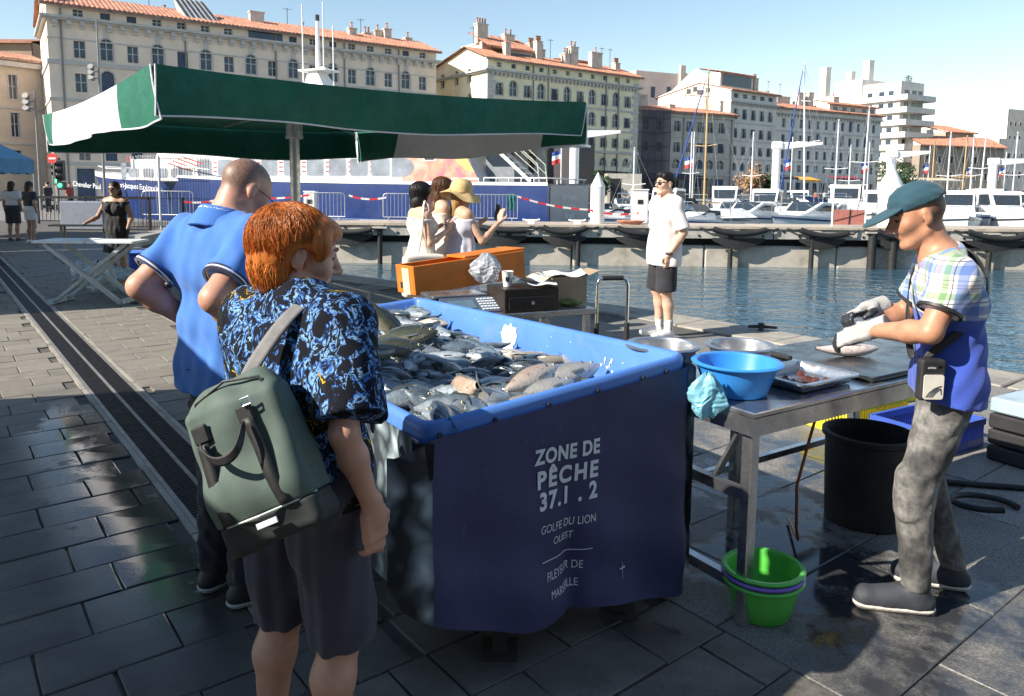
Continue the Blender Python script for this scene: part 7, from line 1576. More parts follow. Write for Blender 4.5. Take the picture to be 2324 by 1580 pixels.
def shoe(b, n, m, sole, parent, h=.008, high=False, L=1.0):
    c, d = b.J['an' + n], b.J['toe' + n]; fw = np.array(d - c); fw[2] = 0; fw /= np.linalg.norm(fw); z0 = min(c[2] - .085 * b.k, d[2] - .03 * b.k)
    lo = np.minimum(c, d) - .12; hi = np.maximum(c, d) + .14; V = Vol(lo, hi, h); z0 = z0 + .0; heel = np.array((c[0], c[1], z0 + .045)) - fw * .03; toe = np.array((d[0], d[1], z0 + .042)) - fw * .005
    V.cone(heel, toe, .042, .046, .02, fl=((0, 0, 1), .95)); V.cone(np.array((c[0], c[1], z0 + .05)), np.array((c[0], c[1], z0 + (.13 if high else .10))), .044, .040, .02, cutb=True); V.cone(np.array((c[0], c[1], z0 + .085)), np.array((c[0], c[1], z0 + .05)) + fw * .10, .038, .036, .03); V.plane((0, 0, z0 + .018), (0, 0, -1)); V.plane((0, 0, z0 + (.13 if high else .105)), (0, 0, 1))
    u = link('shoe', V.mesh('shoe', m, 1), parent)
    V = Vol(lo, hi, h); V.cone(heel, toe, .049, .052, .02); V.plane((0, 0, z0 + .002), (0, 0, -1)); V.plane((0, 0, z0 + .028), (0, 0, 1)); link('sole', V.mesh('sole', sole, 1), u); return u
def strands(name, m, parent, b, n, c, rad, lens, th0, seed, flow=(0, 0, 0), w=.0022, keep=None, drop=0.0, crown=(0, -.3, .95), wob=.08):
    """hair: thin ribbons running over an ellipsoid of the head from the crown down"""
    rg = random.Random(seed); mb = MB(); cr = Vector(crown).normalized(); ax1 = cr.orthogonal().normalized(); ax2 = cr.cross(ax1); M = Matrix([list(r_) for r_ in b.hr]); hc = Vector(b.head_pt(c))
    for i in range(n):
        ph = rg.uniform(0, 2 * math.pi); t0 = th0[0] + (th0[1] - th0[0]) * rg.random() ** .7; ln = rg.uniform(*lens); k = 7; lift = 1 + rg.uniform(-.01, .045); P = []; dph = rg.gauss(0, wob); ph2 = rg.uniform(0, 6.3)
        for j in range(k + 1):
            s_ = j / k; t_ = t0 + ln * s_; p_ = ph + dph * s_ + .05 * math.sin(ph2 + s_ * 5); d_ = cr * math.cos(t_) + (ax1 * math.cos(p_) + ax2 * math.sin(p_)) * math.sin(t_); q = Vector((d_.x * rad[0], d_.y * rad[1], d_.z * rad[2])) * lift + Vector(flow) * s_ * s_
            if t_ > 1.75 and drop: q.z -= drop * (t_ - 1.75)
            P.append(q)
        if keep and not all(keep(q) for q in P): 
            P = [q for q in P if keep(q)]
            if len(P) < 3: continue
        vs = []; kk = len(P)
        for j, q in enumerate(P):
            nrm = Vector((q.x / rad[0] ** 2, q.y / rad[1] ** 2, q.z / rad[2] ** 2)).normalized(); tg = (P[min(j + 1, kk - 1)] - P[max(0, j - 1)]); sd = nrm.cross(tg).normalized() * w * (1 - .6 * j / kk)
            for z_ in (-1, 1): vs.append(hc + M @ (q * b.k + sd * z_ + nrm * rg.uniform(0, .002)))
        mb.add(vs, [(2 * j, 2 * j + 1, 2 * j + 3, 2 * j + 2) for j in range(kk - 1)])
    return tag(mb.build(name, m, parent), kind='stuff')
def hair_mat(name, c, var=.5): return mat(name, c, .46, var=var, vscale=9, stretch=(6, 6, .7), spec=.35, rvar=.1)
SK_TAN = skin_mat('tanned skin', (.45, .23, .14)); SK_PINK = skin_mat('pinkish skin', (.52, .28, .20)); SK_FAIR = skin_mat('fair skin', (.60, .38, .27)); SK_LIGHT = skin_mat('light skin', (.56, .34, .23))
M_STUB = mat('cropped hair', (.07, .045, .03), .8, var=.35, vscale=60, bump=.3, bscale=300, bdist=.002)
def cloth(name, c, rough=.9, var=.12, bs=260): return mat(name, c, rough, var=var, vscale=7, bump=.22, bscale=bs, bdist=.0012, sheen=.15)

# ---------------------------------------------------------------- the fishmonger
tw12 = lambda x, y, z: (x * .978 - y * .208, x * .208 + y * .978, z)
b = Body(1.66, pel=(0, 0, .865), waist=(0, .0, 1.0), chest=(0, .01, 1.155), neck=(0, .045, 1.325), head=(-.02, .14, 1.468),
         shL=(-.182, .03, 1.262), elL=tw12(-.225, .15, 1.075), wrL=tw12(.0, .285, 1.035), shR=(.178, .04, 1.262), elR=tw12(.27, .08, 1.05), wrR=tw12(.235, .21, 1.085),
         hipL=(-.085, 0, .84), knL=tw12(-.10, .12, .45), anL=tw12(-.12, .10, .085), toeL=tw12(-.115, .275, .03), hipR=(.085, -.01, .84), knR=tw12(.10, .02, .45), anR=tw12(.09, -.10, .085), toeR=tw12(.12, .07, .03))
b.hr = rot(R(12), R(19)); b.fat = .93; b.armf = .98; b.leg = .7
V = Vol((-.36, -.27, 0), (.36, .48, 1.63), .0068); b.torso(V); b.arms(V); b.legs(V); b.neckp(V, .058); b.head(V, 1.15, .9)
def scalp(bd, top=.0):
    Mi = np.linalg.inv(bd.hr); sg = lambda v, w: 1 / (1 + np.exp(-np.clip(v / w, -30, 30)))
    def fn(C_):
        q = (C_ - bd.J['head']) @ Mi.T / bd.k; z, y, x = q[:, 2], q[:, 1], np.abs(q[:, 0]); r_ = np.linalg.norm(q, axis=1)
        up = sg(z - .062 + np.maximum(0, -y) * .6, .006) * sg(.062 - y, .006); bk_ = sg(-.018 - y, .006) * sg(z + .04, .010)
        ear = sg(x - .075, .002) * sg(.035 - z, .004) * sg(y + .045, .004) * sg(.02 - y, .004)
        return np.where(r_ < .16, np.maximum(up, bk_) * (1 - ear), 0)
    return fn
me = V.mesh('body', stub_mat('tanned skin with cropped hair', (.45, .22, .13), (.07, .04, .025)), 1, None, scalp(b, -.02)); fm_root = (1.63, 2.74, 0); fm = person('man in plaid and blue shirt, cap and gloves working at the steel table', me, fm_root, R(68))
# jeans
mj = bpy.data.materials.new('acid washed grey jeans'); mj.use_nodes = True; t = NT(mj); co = t.coord('Object')
t.col(t.mix(t.ramp(t.noise(co, 4.5, 3, .6), [(.38, 0.0), (.62, .9)]), t.ramp(t.noise(co, 26, 7, .75), [(.3, (.012, .012, .014)), (.72, (.09, .088, .085))]), t.ramp(t.noise(co, 30, 6, .7), [(.3, (.07, .07, .066)), (.7, (.40, .385, .36))])))
t.b.inputs['Roughness'].default_value = .9
wz = t.new('TexWave'); wz.bands_direction = 'Z'; wz.inputs['Scale'].default_value = 26; wz.inputs['Distortion'].default_value = .6; t.link(co, wz.inputs['Vector']); x, y, z = t.sep(co)
t.bump(t.math('ADD', t.noise(co, 55, 5, .7), t.math('MULTIPLY', wz.outputs['Fac'], t.ramp(y, [(.60, 0.0), (.66, .0)]))), .55, .004)
def trousers(bd, lo, hi, h, m, name, parent, t_=.016, cut_z=.10, waist_z=None, seed=1, amp=.006, wide=1.0, kneefold=True, taper=1.0):
    V = Vol(lo, hi, h); q = bd.k; p = bd.J['pel']; X = np.array((1, 0, 0))
    V.cone(p - X * .062 * q, p + X * .062 * q, .112 * q * bd.fat + t_, .112 * q * bd.fat + t_, .05, fl=((0, 1, 0), .95)); w = (bd.J['pel'] + bd.J['waist']) / 2; V.cone(w - X * .06 * q, w + X * .06 * q, .108 * q * bd.fat + t_, .108 * q * bd.fat + t_, .05, fl=((0, 1, 0), .92))
    for n in 'LR':
        a, k_, c = bd.J['hip' + n], bd.J['kn' + n], bd.J['an' + n]; V.cone(a, k_, .090 * q * wide + t_, .060 * q * wide + t_, .035); V.cone(k_, c + np.array((0, 0, .02)), .064 * q * wide + t_, .046 * q * wide * taper + t_, .03)
        if kneefold:
            for i in range(5): d = (k_ - a); f_ = k_ + np.array((0, .010, (i - 2) * .03)); V.cone(f_ - X * .02, f_ + X * .02, .050 * q + t_, .050 * q + t_, .004)
    V.folds(amp, 62, seed, (1, 1, .8)); V.plane((0, 0, cut_z), (0, 0, -1))
    if waist_z: V.plane((0, 0, waist_z), (0, 0, 1))
    return link(name, V.mesh(name, m, 1), parent)
jn = trousers(b, (-.30, -.28, .05), (.30, .36, 1.02), .0068, mj, 'jeans', fm, .009, .095, .95, 3, .0024, .96)
# shirt: plaid yoke above, plain blue below
ms_ = bpy.data.materials.new('plaid and blue jersey'); ms_.use_nodes = True; t = NT(ms_); co = t.coord('Object'); x, y, z = t.sep(co)
def stripe(v, f, a, w, off=0.0): u = t.math('FRACT', t.math('ADD', t.math('MULTIPLY', v, f), off)); return t.math('MULTIPLY', t.math('GREATER_THAN', u, a), t.math('LESS_THAN', u, a + w))
hv = t.math('ADD', t.math('MULTIPLY', y, 1.0), t.math('MULTIPLY', x, .7)); f = 7.0; c = t.mix(0.0, (.74, .72, .66), (0, 0, 0))
for v, o in ((z, .1), (hv, .35)):
    for a, w, colr, al in ((.05, .22, (.07, .16, .46), .72), (.45, .16, (.10, .24, .08), .68), (.72, .03, (.40, .10, .12), .6), (.79, .03, (.40, .10, .12), .6), (.35, .025, (.03, .04, .08), .85), (.90, .025, (.03, .04, .08), .6)): c = t.mix(t.math('MULTIPLY', stripe(v, f, a, w, o), al), c, colr)
blue = t.ramp(t.noise(co, 6, 4), [(.3, (.030, .065, .36)), (.7, (.042, .09, .46))])
t.col(t.mix(t.math('LESS_THAN', z, 1.115), c, blue)); t.b.inputs['Roughness'].default_value = .88; t.b.inputs['Sheen Weight'].default_value = .2; t.bump(t.noise(co, 240, 4), .2, .0015)
V = Vol((-.34, -.28, .75), (.36, .34, 1.46), .0066); b.torso(V, .015, .05, False); p = b.J['pel']; X = np.array((1., 0, 0)); V.cone(p - X * .07, p + X * .07, .125, .125, .05, fl=((0, 1, 0), .95)); V.cone(p - X * .07 - np.array((0, 0, .08)), p + X * .07 - np.array((0, 0, .08)), .125, .125, .04, fl=((0, 1, 0), .95))
for n in 'LR': s0, e0 = b.J['sh' + n], b.J['el' + n]; V.cone(s0, s0 * .38 + e0 * .62, .073, .070, .03, cutb=True)
V.folds(.0055, 24, 8, (1, 1, .8)); V.cone(b.J['neck'] + np.array((0, .01, -.035)), b.head_pt((0, -.03, -.02)), .066, .09, .006, mode='cut'); V.plane((0, 0, .80), (0, .15, -1)); shirt = link('shirt', V.mesh('shirt', ms_, 1), fm)
for n in 'LR': s0, e0 = b.J['sh' + n], b.J['el' + n]; cuff('sleeve_trim', s0, e0, .585, .645, .0745, M_IRON, shirt, .010)
# gloves
M_GLOVE = mat('grey knit glove', (.36, .35, .34), .9, var=.15, vscale=30, bump=.5, bscale=180, bdist=.002); M_GPALM = mat('black latex palm', (.025, .027, .03), .4, var=.4, vscale=25)
def glove(w, d, up, side, curl, wr0, index=None):
    w = np.array(w); V = Vol(w - .22, w + .22, .0048); hand(V, w, d, up, side, curl, .19, rr=1.18, index=index, thumb=.7); V.cone(wr0, w + np.array(d) / np.linalg.norm(d) * .03, .040, .034, .015, cuta=True); V.folds(.001, 90, 2)
    dn = np.array(d) / np.linalg.norm(d); un = np.array(up, float); un = un - dn * (un @ dn); un /= np.linalg.norm(un)
    return link('glove', V.mesh('glove', [M_GLOVE, M_GPALM], 1, lambda C_: (((C_ - w) @ un < -.002) & ((C_ - w) @ dn > .035) | ((C_ - w) @ dn > .125)).astype(int)), fm)
wl_, dl = b.J['wrL'], np.array(tw12(.09, .13, -.075)); glove(wl_, dl, (-.45, .2, .6), 1, .5, wl_ - dl / np.linalg.norm(dl) * .075)
wr_, dr_ = b.J['wrR'], np.array(tw12(-.08, .15, -.03)); glove(wr_, dr_, (.35, .1, .8), -1, .6, wr_ - dr_ / np.linalg.norm(dr_) * .065)
# cap
M_CAP_ = cloth('dark teal cap cloth', (.015, .06, .085), .85); h = b.head_pt; V = Vol(b.J['head'] - .2, b.J['head'] + .24, .005)
V.ell(h((0, -.014, .050)), np.array((.089, .108, .083)) * b.k, .01, b.hr); V.folds(.0022, 60, 5); V.plane(h((0, 0, .042)), b.hr @ np.array((0, -.12, -1.))); cap = link('cap', V.mesh('cap', M_CAP_, 1), fm)
V = Vol(b.J['head'] - .22, b.J['head'] + .26, .005); Mb = b.hr @ np.array(Matrix.Rotation(R(-14), 3, 'X')); V.ell(h((0, .105, .040)), np.array((.078, .098, .012)) * b.k, .0, Mb); V.ell(h((0, .0, .03)), np.array((.078, .09, .2)) * b.k, .0, b.hr, 'cut'); link('cap_brim', V.mesh('cap_brim', M_CAP_, 1), cap)
mb = MB(); q = [h((x * .02, -.118 + .0 * z, .05 + z)) for x, z in ((-1, 0), (1, 0), (1, .018), (-1, .018))]; mb.add([tuple(v) for v in q], [(0, 1, 2, 3)]); mb.build('cap_tag', M_IRON, cap)
# brow and eye lines
M_BROW = mat('brow hair', (.05, .03, .02), .8, var=.2)
def brows(bd, parent, m=None, lids=True):
    mb = MB()
    for x in (-1, 1): mb.tube([bd.head_pt((x * .016, .0935, .0285)), bd.head_pt((x * .034, .090, .034)), bd.head_pt((x * .052, .0765, .028))], [.0035, .0045, .002], 6)
    mb.build('eyebrow', m or M_BROW, parent, smooth=1)
    mb = MB()
    for x in (-1, 1): mb.tube([bd.head_pt((x * .019, .0815, .005)), bd.head_pt((x * .032, .0885, .009)), bd.head_pt((x * .046, .0795, .005))], .0022, 6)
    mb.build('eyelash', M_IRON, parent, smooth=1)
    mb = MB()
    for x in (-1, 1): c_ = bd.head_pt((x * .031, .0805, .004)); mb.lathe([(0, .0066), (.0045, .0055), (.0066, 0), (0, -.005)], 10, M=Matrix.Translation(c_) @ Matrix([list(r_) for r_ in bd.hr]).to_4x4() @ Matrix.Rotation(R(-90), 4, 'X'))
    mb.build('iris', M_EYE, parent, smooth=1)
brows(b, fm)
M_SHOE = mat('dark grey sneaker', (.035, .04, .05), .7, var=.2, vscale=20); M_SOLE = mat('off white sole', (.62, .56, .50), .7, var=.15)
for n in 'LR': shoe(b, n, M_SHOE, M_SOLE, fm, .006)
# crossbody pouch: its own thing
fr_ = Matrix.Translation(fm_root) @ Matrix.Rotation(R(68), 4, 'Z'); W = lambda p: fr_ @ Vector(p)
pc_ = W(tw12(-.20, .13, .905)); bagt = thing('crossbody_pouch', 'black and white crossbody pouch with stripes hanging at the fishmonger hip', 'bag', pc_[:], R(80) + R(12)); BM = Matrix.Rotation(R(90), 3, 'Z')
# pouch frame: x = forward along the body, y = outwards to the left, z up
bagt.scale = (.74,) * 3; bagt.rotation_euler = (0, 0, 0); V = Vol((-.075, -.05, -.12), (.075, .05, .12), .004); V.box((0, 0, 0), (.045, .014, .085), .014, 0); link('body', V.mesh('pouch', M_BLACKR, 1), bagt)
mb = MB(); mb.prism(rrect(.094, .118, .012), 0, .004, M=Matrix.Translation((0, -.0285, -.03)) @ Matrix.Rotation(R(90), 4, 'X')); pk = mb.build('front_pocket', mat('cream pouch panel', (.66, .62, .54), .5), bagt)
M_STR = mat('black stripe', (.015, .015, .016), .5, var=.1)
for k in range(3): mb = MB(); mb.tube([(-.034 + .012 * k, -.0335, -.078), (-.022 + .014 * k, -.0335, -.058), (.004 + .014 * k, -.0335, -.036 + -.0 * k), (.036, -.0335, -.024 - .020 * k)], .0019, 6); mb.build('stripe', M_STR, pk)
mb = MB(); mb.bar((-.046, -.0298, .034), (.046, -.0298, .034), .002, .006); mb.build('zip', M_CHROME, bagt)
me = text_mesh('adidas', .016); 
for v in me.vertices: v.co = Vector((v.co.x - .012, -.0292, v.co.y + .062))
me.materials.clear(); me.materials.append(M_TXTW); link('pouch_lettering', me, bagt)
mb = MB()
for k in (-1, 0, 1): mb.lathe([(0, 0), (.005, .0)], 8, M=Matrix.Translation((.027 + .005 * k, -.0292, .064 + (.003 if k == 0 else 0))) @ Matrix.Rotation(R(90), 4, 'X') @ Matrix.Rotation(R(-30 * k), 4, 'Z') @ Matrix.Diagonal((.45, 1.2, 1, 1)))
tag(mb.build('pouch_emblem', M_TXTW, bagt), kind='stuff')
st = MB(); pts = [W(q) for q in ((-.205, .11, .97), (-.195, .04, 1.04), (-.165, -.04, 1.11), (-.11, -.092, 1.19), (-.02, -.092, 1.28), (.06, -.045, 1.345), (.09, .03, 1.362), (.09, .10, 1.31), (.04, .145, 1.22), (-.06, .15, 1.10), (-.16, .15, 1.0), (-.205, .14, .97))]
rows = []
for i, p in enumerate(pts):
    tg = (pts[min(i + 1, len(pts) - 1)] - pts[max(i - 1, 0)]).normalized(); cen = W((0, .02, p.z)); nrm = (p - cen).normalized(); sd = tg.cross(nrm).normalized() * .014; rows.append([(p + sd + nrm * .006)[:], (p - sd + nrm * .006)[:]])
st.grid(rows); so = st.build('strap', M_BLACKR, bagt, smooth=1, world=True); so.matrix_parent_inverse = (Matrix.Translation(bagt.location) @ Matrix.Diagonal((.74, .74, .74, 1))).inverted()
md = so.modifiers.new('s', 'SUBSURF'); md.levels = 2; md.render_levels = 2; md = so.modifiers.new('t', 'SOLIDIFY'); md.thickness = .004

# ---------------------------------------------------------------- shaven-headed man in blue polo
b = Body(1.69, shL=(-.20, -.01, 1.36), elL=(-.235, -.19, 1.185), wrL=(-.19, .0, 1.02), shR=(.20, -.01, 1.36), elR=(.235, -.20, 1.185), wrR=(.185, .0, 1.02), neck=(0, .0, 1.425), head=(.02, .085, 1.535), chest=(0, .0, 1.255))
b.hr = rot(R(-8), R(34)); b.fat = 1.12; b.armf = 1.12; b.leg = .85
V = Vol((-.38, -.36, 0), (.38, .30, 1.70), .0072); b.torso(V); b.arms(V); b.legs(V); b.neckp(V, .064); b.head(V)
me = V.mesh('body', stub_mat('pink skin with shaven hair', (.52, .27, .19), (.10, .062, .045)), 1, None, scalp(b, -.03)); pm_root = (-1.05, 2.72, 0); pm = person('shaven-headed man in blue polo shirt seen from behind, arms akimbo', me, pm_root, R(-35))
mp = cloth('blue pique polo', (.045, .16, .50), .9, .10, 420); M_PWHITE = cloth('white ribbing', (.72, .72, .72)); M_PNAVY = cloth('navy ribbing', (.012, .02, .07))
V = Vol((-.36, -.34, .72), (.36, .28, 1.52), .0072); b.torso(V, .017, .05, False); p = b.J['pel']; X = np.array((1., 0, 0))
w_ = b.J['waist']; V.cone(w_ - X * .075, w_ + X * .075, .137, .137, .05, fl=((0, 1, 0), .95))
for dz in (0, -.06, -.13): V.cone(p - X * .08 + np.array((0, 0, dz)), p + X * .08 + np.array((0, 0, dz)), .135, .135, .04, fl=((0, 1, 0), .98))
for n in 'LR': s0, e0 = b.J['sh' + n], b.J['el' + n]; V.cone(s0, s0 * .28 + e0 * .72, .080, .076, .035, cutb=True)
V.folds(.005, 20, 12, (1.2, 1.2, .7)); V.cone(b.J['neck'] + np.array((0, 0, -.03)), b.head_pt((0, -.03, -.0)), .074, .09, .006, mode='cut'); V.plane((0, 0, .80), (0, 0, -1)); polo = link('polo_shirt', V.mesh('polo', mp, 1), pm)
for n in 'LR':
    s0, e0 = b.J['sh' + n], b.J['el' + n]
    for f0, f1, m_ in ((.665, .69, M_PNAVY), (.695, .72, M_PWHITE), (.725, .75, M_PNAVY)): cuff('sleeve_rib', s0, e0, f0, f1, .0825, m_, polo, .012)
nb = b.J['neck'] + np.array((0, -.005, -.02)); nd = np.array((0, .30, 1.)); nd /= np.linalg.norm(nd)
for r0, r1, z0, z1, m_ in ((.118, .088, -.02, .062, mp), (.1000, .0970, .030, .038, M_PWHITE), (.0955, .093, .046, .053, M_PWHITE)):
    V = Vol(nb - .16, nb + .16, .0055); V.cone(nb + nd * z0, nb + nd * z1, r0, r1 if z1 > .03 else r0 - (z1 - z0) * .3, 0, cutb=True, cuta=True); V.cone(nb - nd * .05, nb + nd * .08, .100 if z1 > .03 else .095, .074 if z1 > .03 else .08, 0, mode='cut'); link('collar', V.mesh('collar', m_, 1), polo)
M_DARKT = cloth('near black trousers', (.018, .019, .026)); trousers(b, (-.28, -.25, .05), (.28, .30, 1.02), .008, M_DARKT, 'trousers', pm, .02, .09, .9, 14, .006, 1.0, False)
M_SOLEB = mat('pale grey sole', (.42, .43, .45), .7, var=.15)
for n in 'LR': shoe(b, n, mat('black shoe', (.02, .02, .022), .55), M_SOLEB, pm, .007)
mb = MB(); 
for x in (-1, 1): mb.tube([b.head_pt((x * .084, .0, .008)), b.head_pt((x * .08, .05, .008)), b.head_pt((x * .07, .095, .004))], .0022, 6)
mb.build('glasses', M_IRON, pm)

# ---------------------------------------------------------------- ginger woman with backpack
b = Body(1.50, True, shR=(.17, .0, 1.215), elR=(.235, -.085, .985), wrR=(.245, .0, .775), shL=(-.17, .02, 1.20), elL=(-.23, .07, .97), wrL=(-.12, .20, .88), neck=(0, .01, 1.265), head=(-.03, .04, 1.378), chest=(0, 0, 1.115), knL=(-.10, .03, .40), knR=(.11, .03, .40), anL=(-.105, -.02, .085), anR=(.12, -.02, .085), toeL=(-.11, .15, .03), toeR=(.14, .15, .03))
b.hr = rot(R(-34), R(12)); b.k = 1.04 * .9; b.fat = 1.03; b.armf = 1.0; b.leg = 1.02
hk = b.k; b.k = 1.0 * .97
V = Vol((-.36, -.30, 0), (.36, .34, 1.56), .0066); b.k = hk; b.torso(V); b.arms(V); b.legs(V, feet=True); b.k = .99; b.neckp(V, .056); b.head(V, 1.0, .95); hand(V, b.J['wrR'], (.0, .12, -1), (.95, -.1, .1), -1, .62, .165, thumb=.5, index=.35)
V.cone(b.J['wrR'] - np.array((0, 0, -.02)), b.J['wrR'] + np.array((0, .004, -.03)), .026, .024, .012)
me = V.mesh('body', [SK_PINK], 1); gw_root = (-.545, 1.87, 0); gw = person('ginger-haired woman in blue patterned shirt with green backpack, seen from behind', me, gw_root, R(-30)); brows(b, gw, mat('ginger brow', (.2, .08, .03), .8))
# hair
M_GING = hair_mat('ginger hair', (.42, .12, .02), .5); M_GING2 = hair_mat('ginger hair strands', (.58, .20, .04), .7)
hk2 = b.k; V = Vol(b.J['head'] - .19, b.J['head'] + .19, .005); h = b.head_pt; V.ell(h((0, -.024, .034)), np.array((.092, .108, .091)) * b.k, .02, b.hr); V.ell(h((0, -.058, -.012)), np.array((.080, .066, .072)) * b.k, .03, b.hr); V.ell(h((0, -.060, -.070)), np.array((.050, .032, .045)) * b.k, .03, b.hr)
V.ell(h((0, .032, .072)), np.array((.074, .070, .040)) * b.k, .03, b.hr)
for x in (-1, 1): V.ell(h((x * .078, .030, .03)), np.array((.018, .035, .04)) * b.k, .02, b.hr)
V.ell(h((0, .110, -.035)), np.array((.10, .068, .088)) * b.k, .015, b.hr, 'cut')
for x in (-1, 1): V.ell(h((x * .088, .006, -.022)), np.array((.03, .036, .044)) * b.k, .01, b.hr, 'cut')
V.folds(.0004, 130, 4, (1.5, 1.5, .3)); link('hair', V.mesh('hair', M_GING, 1), gw)
kp = lambda q: not (q.y > .055 and q.z < .045) and not (abs(q.x) > .06 and q.z < -.0 and q.y > -.02) and q.z > -.115
strands('hair_strands', M_GING2, gw, b, 8500, (0, -.024, .034), (.094, .110, .093), (.7, 1.35), (.03, 1.25), 3, flow=(0, .0, -.010), w=.0005, keep=kp, crown=(0, -.35, .93)); strands('hair_strands', M_GING, gw, b, 5000, (0, -.024, .034), (.096, .112, .095), (.6, 1.2), (.1, 1.4), 9, flow=(0, .0, -.01), w=.0005, keep=kp, crown=(0, -.35, .93)); strands('nape_strands', M_GING2, gw, b, 2200, (0, -.058, -.03), (.076, .062, .085), (.3, .75), (1.0, 1.8), 5, flow=(0, .012, -.012), w=.0006, keep=lambda q: q.y < .03 and q.z > -.12, crown=(0, 0, 1))
# patterned shirt
mw_ = bpy.data.materials.new('blue black printed viscose'); mw_.use_nodes = True; t = NT(mw_); co = t.coord('Object'); cw = t.coord('Object', scale=(.72, .72, .55))
vo = t.new('TexVoronoi'); vo.feature = 'DISTANCE_TO_EDGE'; vo.inputs['Scale'].default_value = 58; wb = t.new('VectorMath'); wb.operation = 'ADD'; nz = t.new('TexNoise'); nz.inputs['Scale'].default_value = 22; nz.inputs['Detail'].default_value = 3; t.link(cw, nz.inputs['Vector']); sc_ = t.new('VectorMath'); sc_.operation = 'SCALE'; sc_.inputs['Scale'].default_value = .045; t.link(nz.outputs['Color'], sc_.inputs[0]); t.link(cw, wb.inputs[0]); t.link(sc_.outputs[0], wb.inputs[1]); t.link(wb.outputs[0], vo.inputs['Vector'])
base = t.ramp(t.noise(wb.outputs[0], 34, 5, .65, 1.2), [(.485, (.005, .006, .010)), (.495, (.025, .08, .30)), (.53, (.07, .22, .55)), (.56, (.30, .50, .72)), (.575, (.006, .010, .02))])
base = t.mix(t.ramp(vo.outputs['Distance'], [(.03, .9), (.09, 0.0)]), base, (.006, .008, .014))
blot = t.noise(co, 7.5, 2, .4, .5); bl2 = t.ramp(blot, [(.53, 0.0), (.545, 1.0)]); base = t.mix(bl2, base, (.012, .013, .012))
yl = t.math('MULTIPLY', t.ramp(t.noise(wb.outputs[0], 30, 2, .5, 1.5), [(.555, 0.0), (.565, 1.0), (.60, 1.0), (.61, .0)]), t.ramp(blot, [(.52, 0.0), (.55, 1.0), (.70, 1.0)])); base = t.mix(yl, base, (.58, .36, .02))
t.col(base); t.b.inputs['Roughness'].default_value = .85; t.b.inputs['Specular IOR Level'].default_value = .15; t.bump(t.noise(co, 200, 3), .12, .001)
V = Vol((-.38, -.30, .62), (.40, .32, 1.36), .0068); b.k = hk; b.torso(V, .020, .05, False); p = b.J['pel']; X = np.array((1., 0, 0))
for dz in (.04, -.05): V.cone(p - X * .075 + np.array((0, 0, dz)), p + X * .075 + np.array((0, 0, dz)), .14, .14, .04, fl=((0, 1, 0), .95))
s0, e0 = b.J['shR'], b.J['elR']; V.cone(s0, s0 * .12 + e0 * .88 + np.array((.02, 0, 0)), .078, .092, .035, cutb=True); s0, e0 = b.J['shL'], b.J['elL']; V.cone(s0, s0 * .2 + e0 * .8, .078, .09, .035, cutb=True)
V.folds(.007, 22, 31, (1.3, 1.3, .6)); b.k = .99; V.cone(b.J['neck'] + np.array((0, .01, -.04)), b.head_pt((0, -.02, -.03)), .066, .085, .006, mode='cut'); V.plane((0, 0, .765), (0, 0, -1)); bl_ = link('blouse', V.mesh('blouse', mw_, 1), gw)
nb = b.J['neck'] + np.array((0, -.0, -.02)); nd = np.array((0, .14, 1.)); nd /= np.linalg.norm(nd); V = Vol(nb - .16, nb + .16, .0055); V.cone(nb - nd * .02, nb + nd * .048, .097, .078, 0, cutb=True, cuta=True); V.cone(nb - nd * .05, nb + nd * .08, .086, .070, 0, mode='cut'); V.ell(nb + np.array((0, .09, .03)), (.035, .06, .06), .01, None, 'cut'); link('collar', V.mesh('collar', mw_, 1), bl_)
# bermuda shorts
V = Vol((-.30, -.26, .25), (.30, .28, .95), .007); q = .93
V.cone(p - X * .085, p + X * .085, .135, .135, .05, fl=((0, 1, 0), .95))
for n in 'LR': a_, k_ = b.J['hip' + n], b.J['kn' + n]; V.cone(a_, k_ + np.array((0, 0, .02)), .104, .088, .014); V.cone(k_ + np.array((0, 0, .05)), k_ - np.array((0, 0, .03)), .088, .086, .012, cutb=True)
V.folds(.008, 22, 6, (1.3, 1.3, .35)); V.plane((0, 0, .375), (0, 0, -1)); link('shorts', V.mesh('shorts', cloth('dark grey violet cotton', (.032, .031, .05), .85, .2), 1), gw)
for n in 'LR': shoe(b, n, mat('black shoe', (.02, .02, .022), .55), M_SOLEB, gw, .008)

# ---------------------------------------------------------------- green backpack (hangs from her right shoulder)
M_CANV = mat('grey green canvas', (.075, .108, .092), .8, var=.14, vscale=9, bump=.35, bscale=260, bdist=.0012, dirt=((.05, .07, .065), .5, 6)); M_CANVD = mat('dark base cloth', (.022, .028, .028), .8, var=.2, vscale=8, bump=.3, bscale=260, bdist=.001); M_WEB = mat('black webbing', (.012, .012, .013), .6, var=.3, vscale=30, bump=.4, bscale=300, bdist=.001)
bpc = at(586, 1056, 1.60); BX = V3(.86, -.10, .40).normalized(); nrm_ = V3(-.10, -1, .18).normalized(); BY = nrm_.cross(BX).normalized(); BX = BY.cross(nrm_).normalized()
bk = thing('backpack', 'grey green canvas backpack with black straps hanging on the ginger woman', 'backpack', (bpc.x, bpc.y, bpc.z)); BX *= .86; BY *= .86; nrm_ *= .86; BF = Matrix(((BX.x, BY.x, nrm_.x), (BX.y, BY.y, nrm_.y), (BX.z, BY.z, nrm_.z))).to_4x4(); bk.matrix_basis = Matrix.Translation(bpc) @ BF
V = Vol((-.18, -.24, -.12), (.18, .26, .12), .0052); V.box((0, .0, -.02), (.105, .165, .045), .028, 0); V.cone((-.06, .19, -.03), (.06, .19, -.03), .045, .045, .05); V.cone((-.07, -.05, .03), (.06, -.06, .03), .05, .05, .06); V.folds(.0045, 26, 17, (1.1, .8, 1)); V.plane((0, -.115, 0), (.0, -1, 0)); link('body', V.mesh('pack', M_CANV, 1), bk)
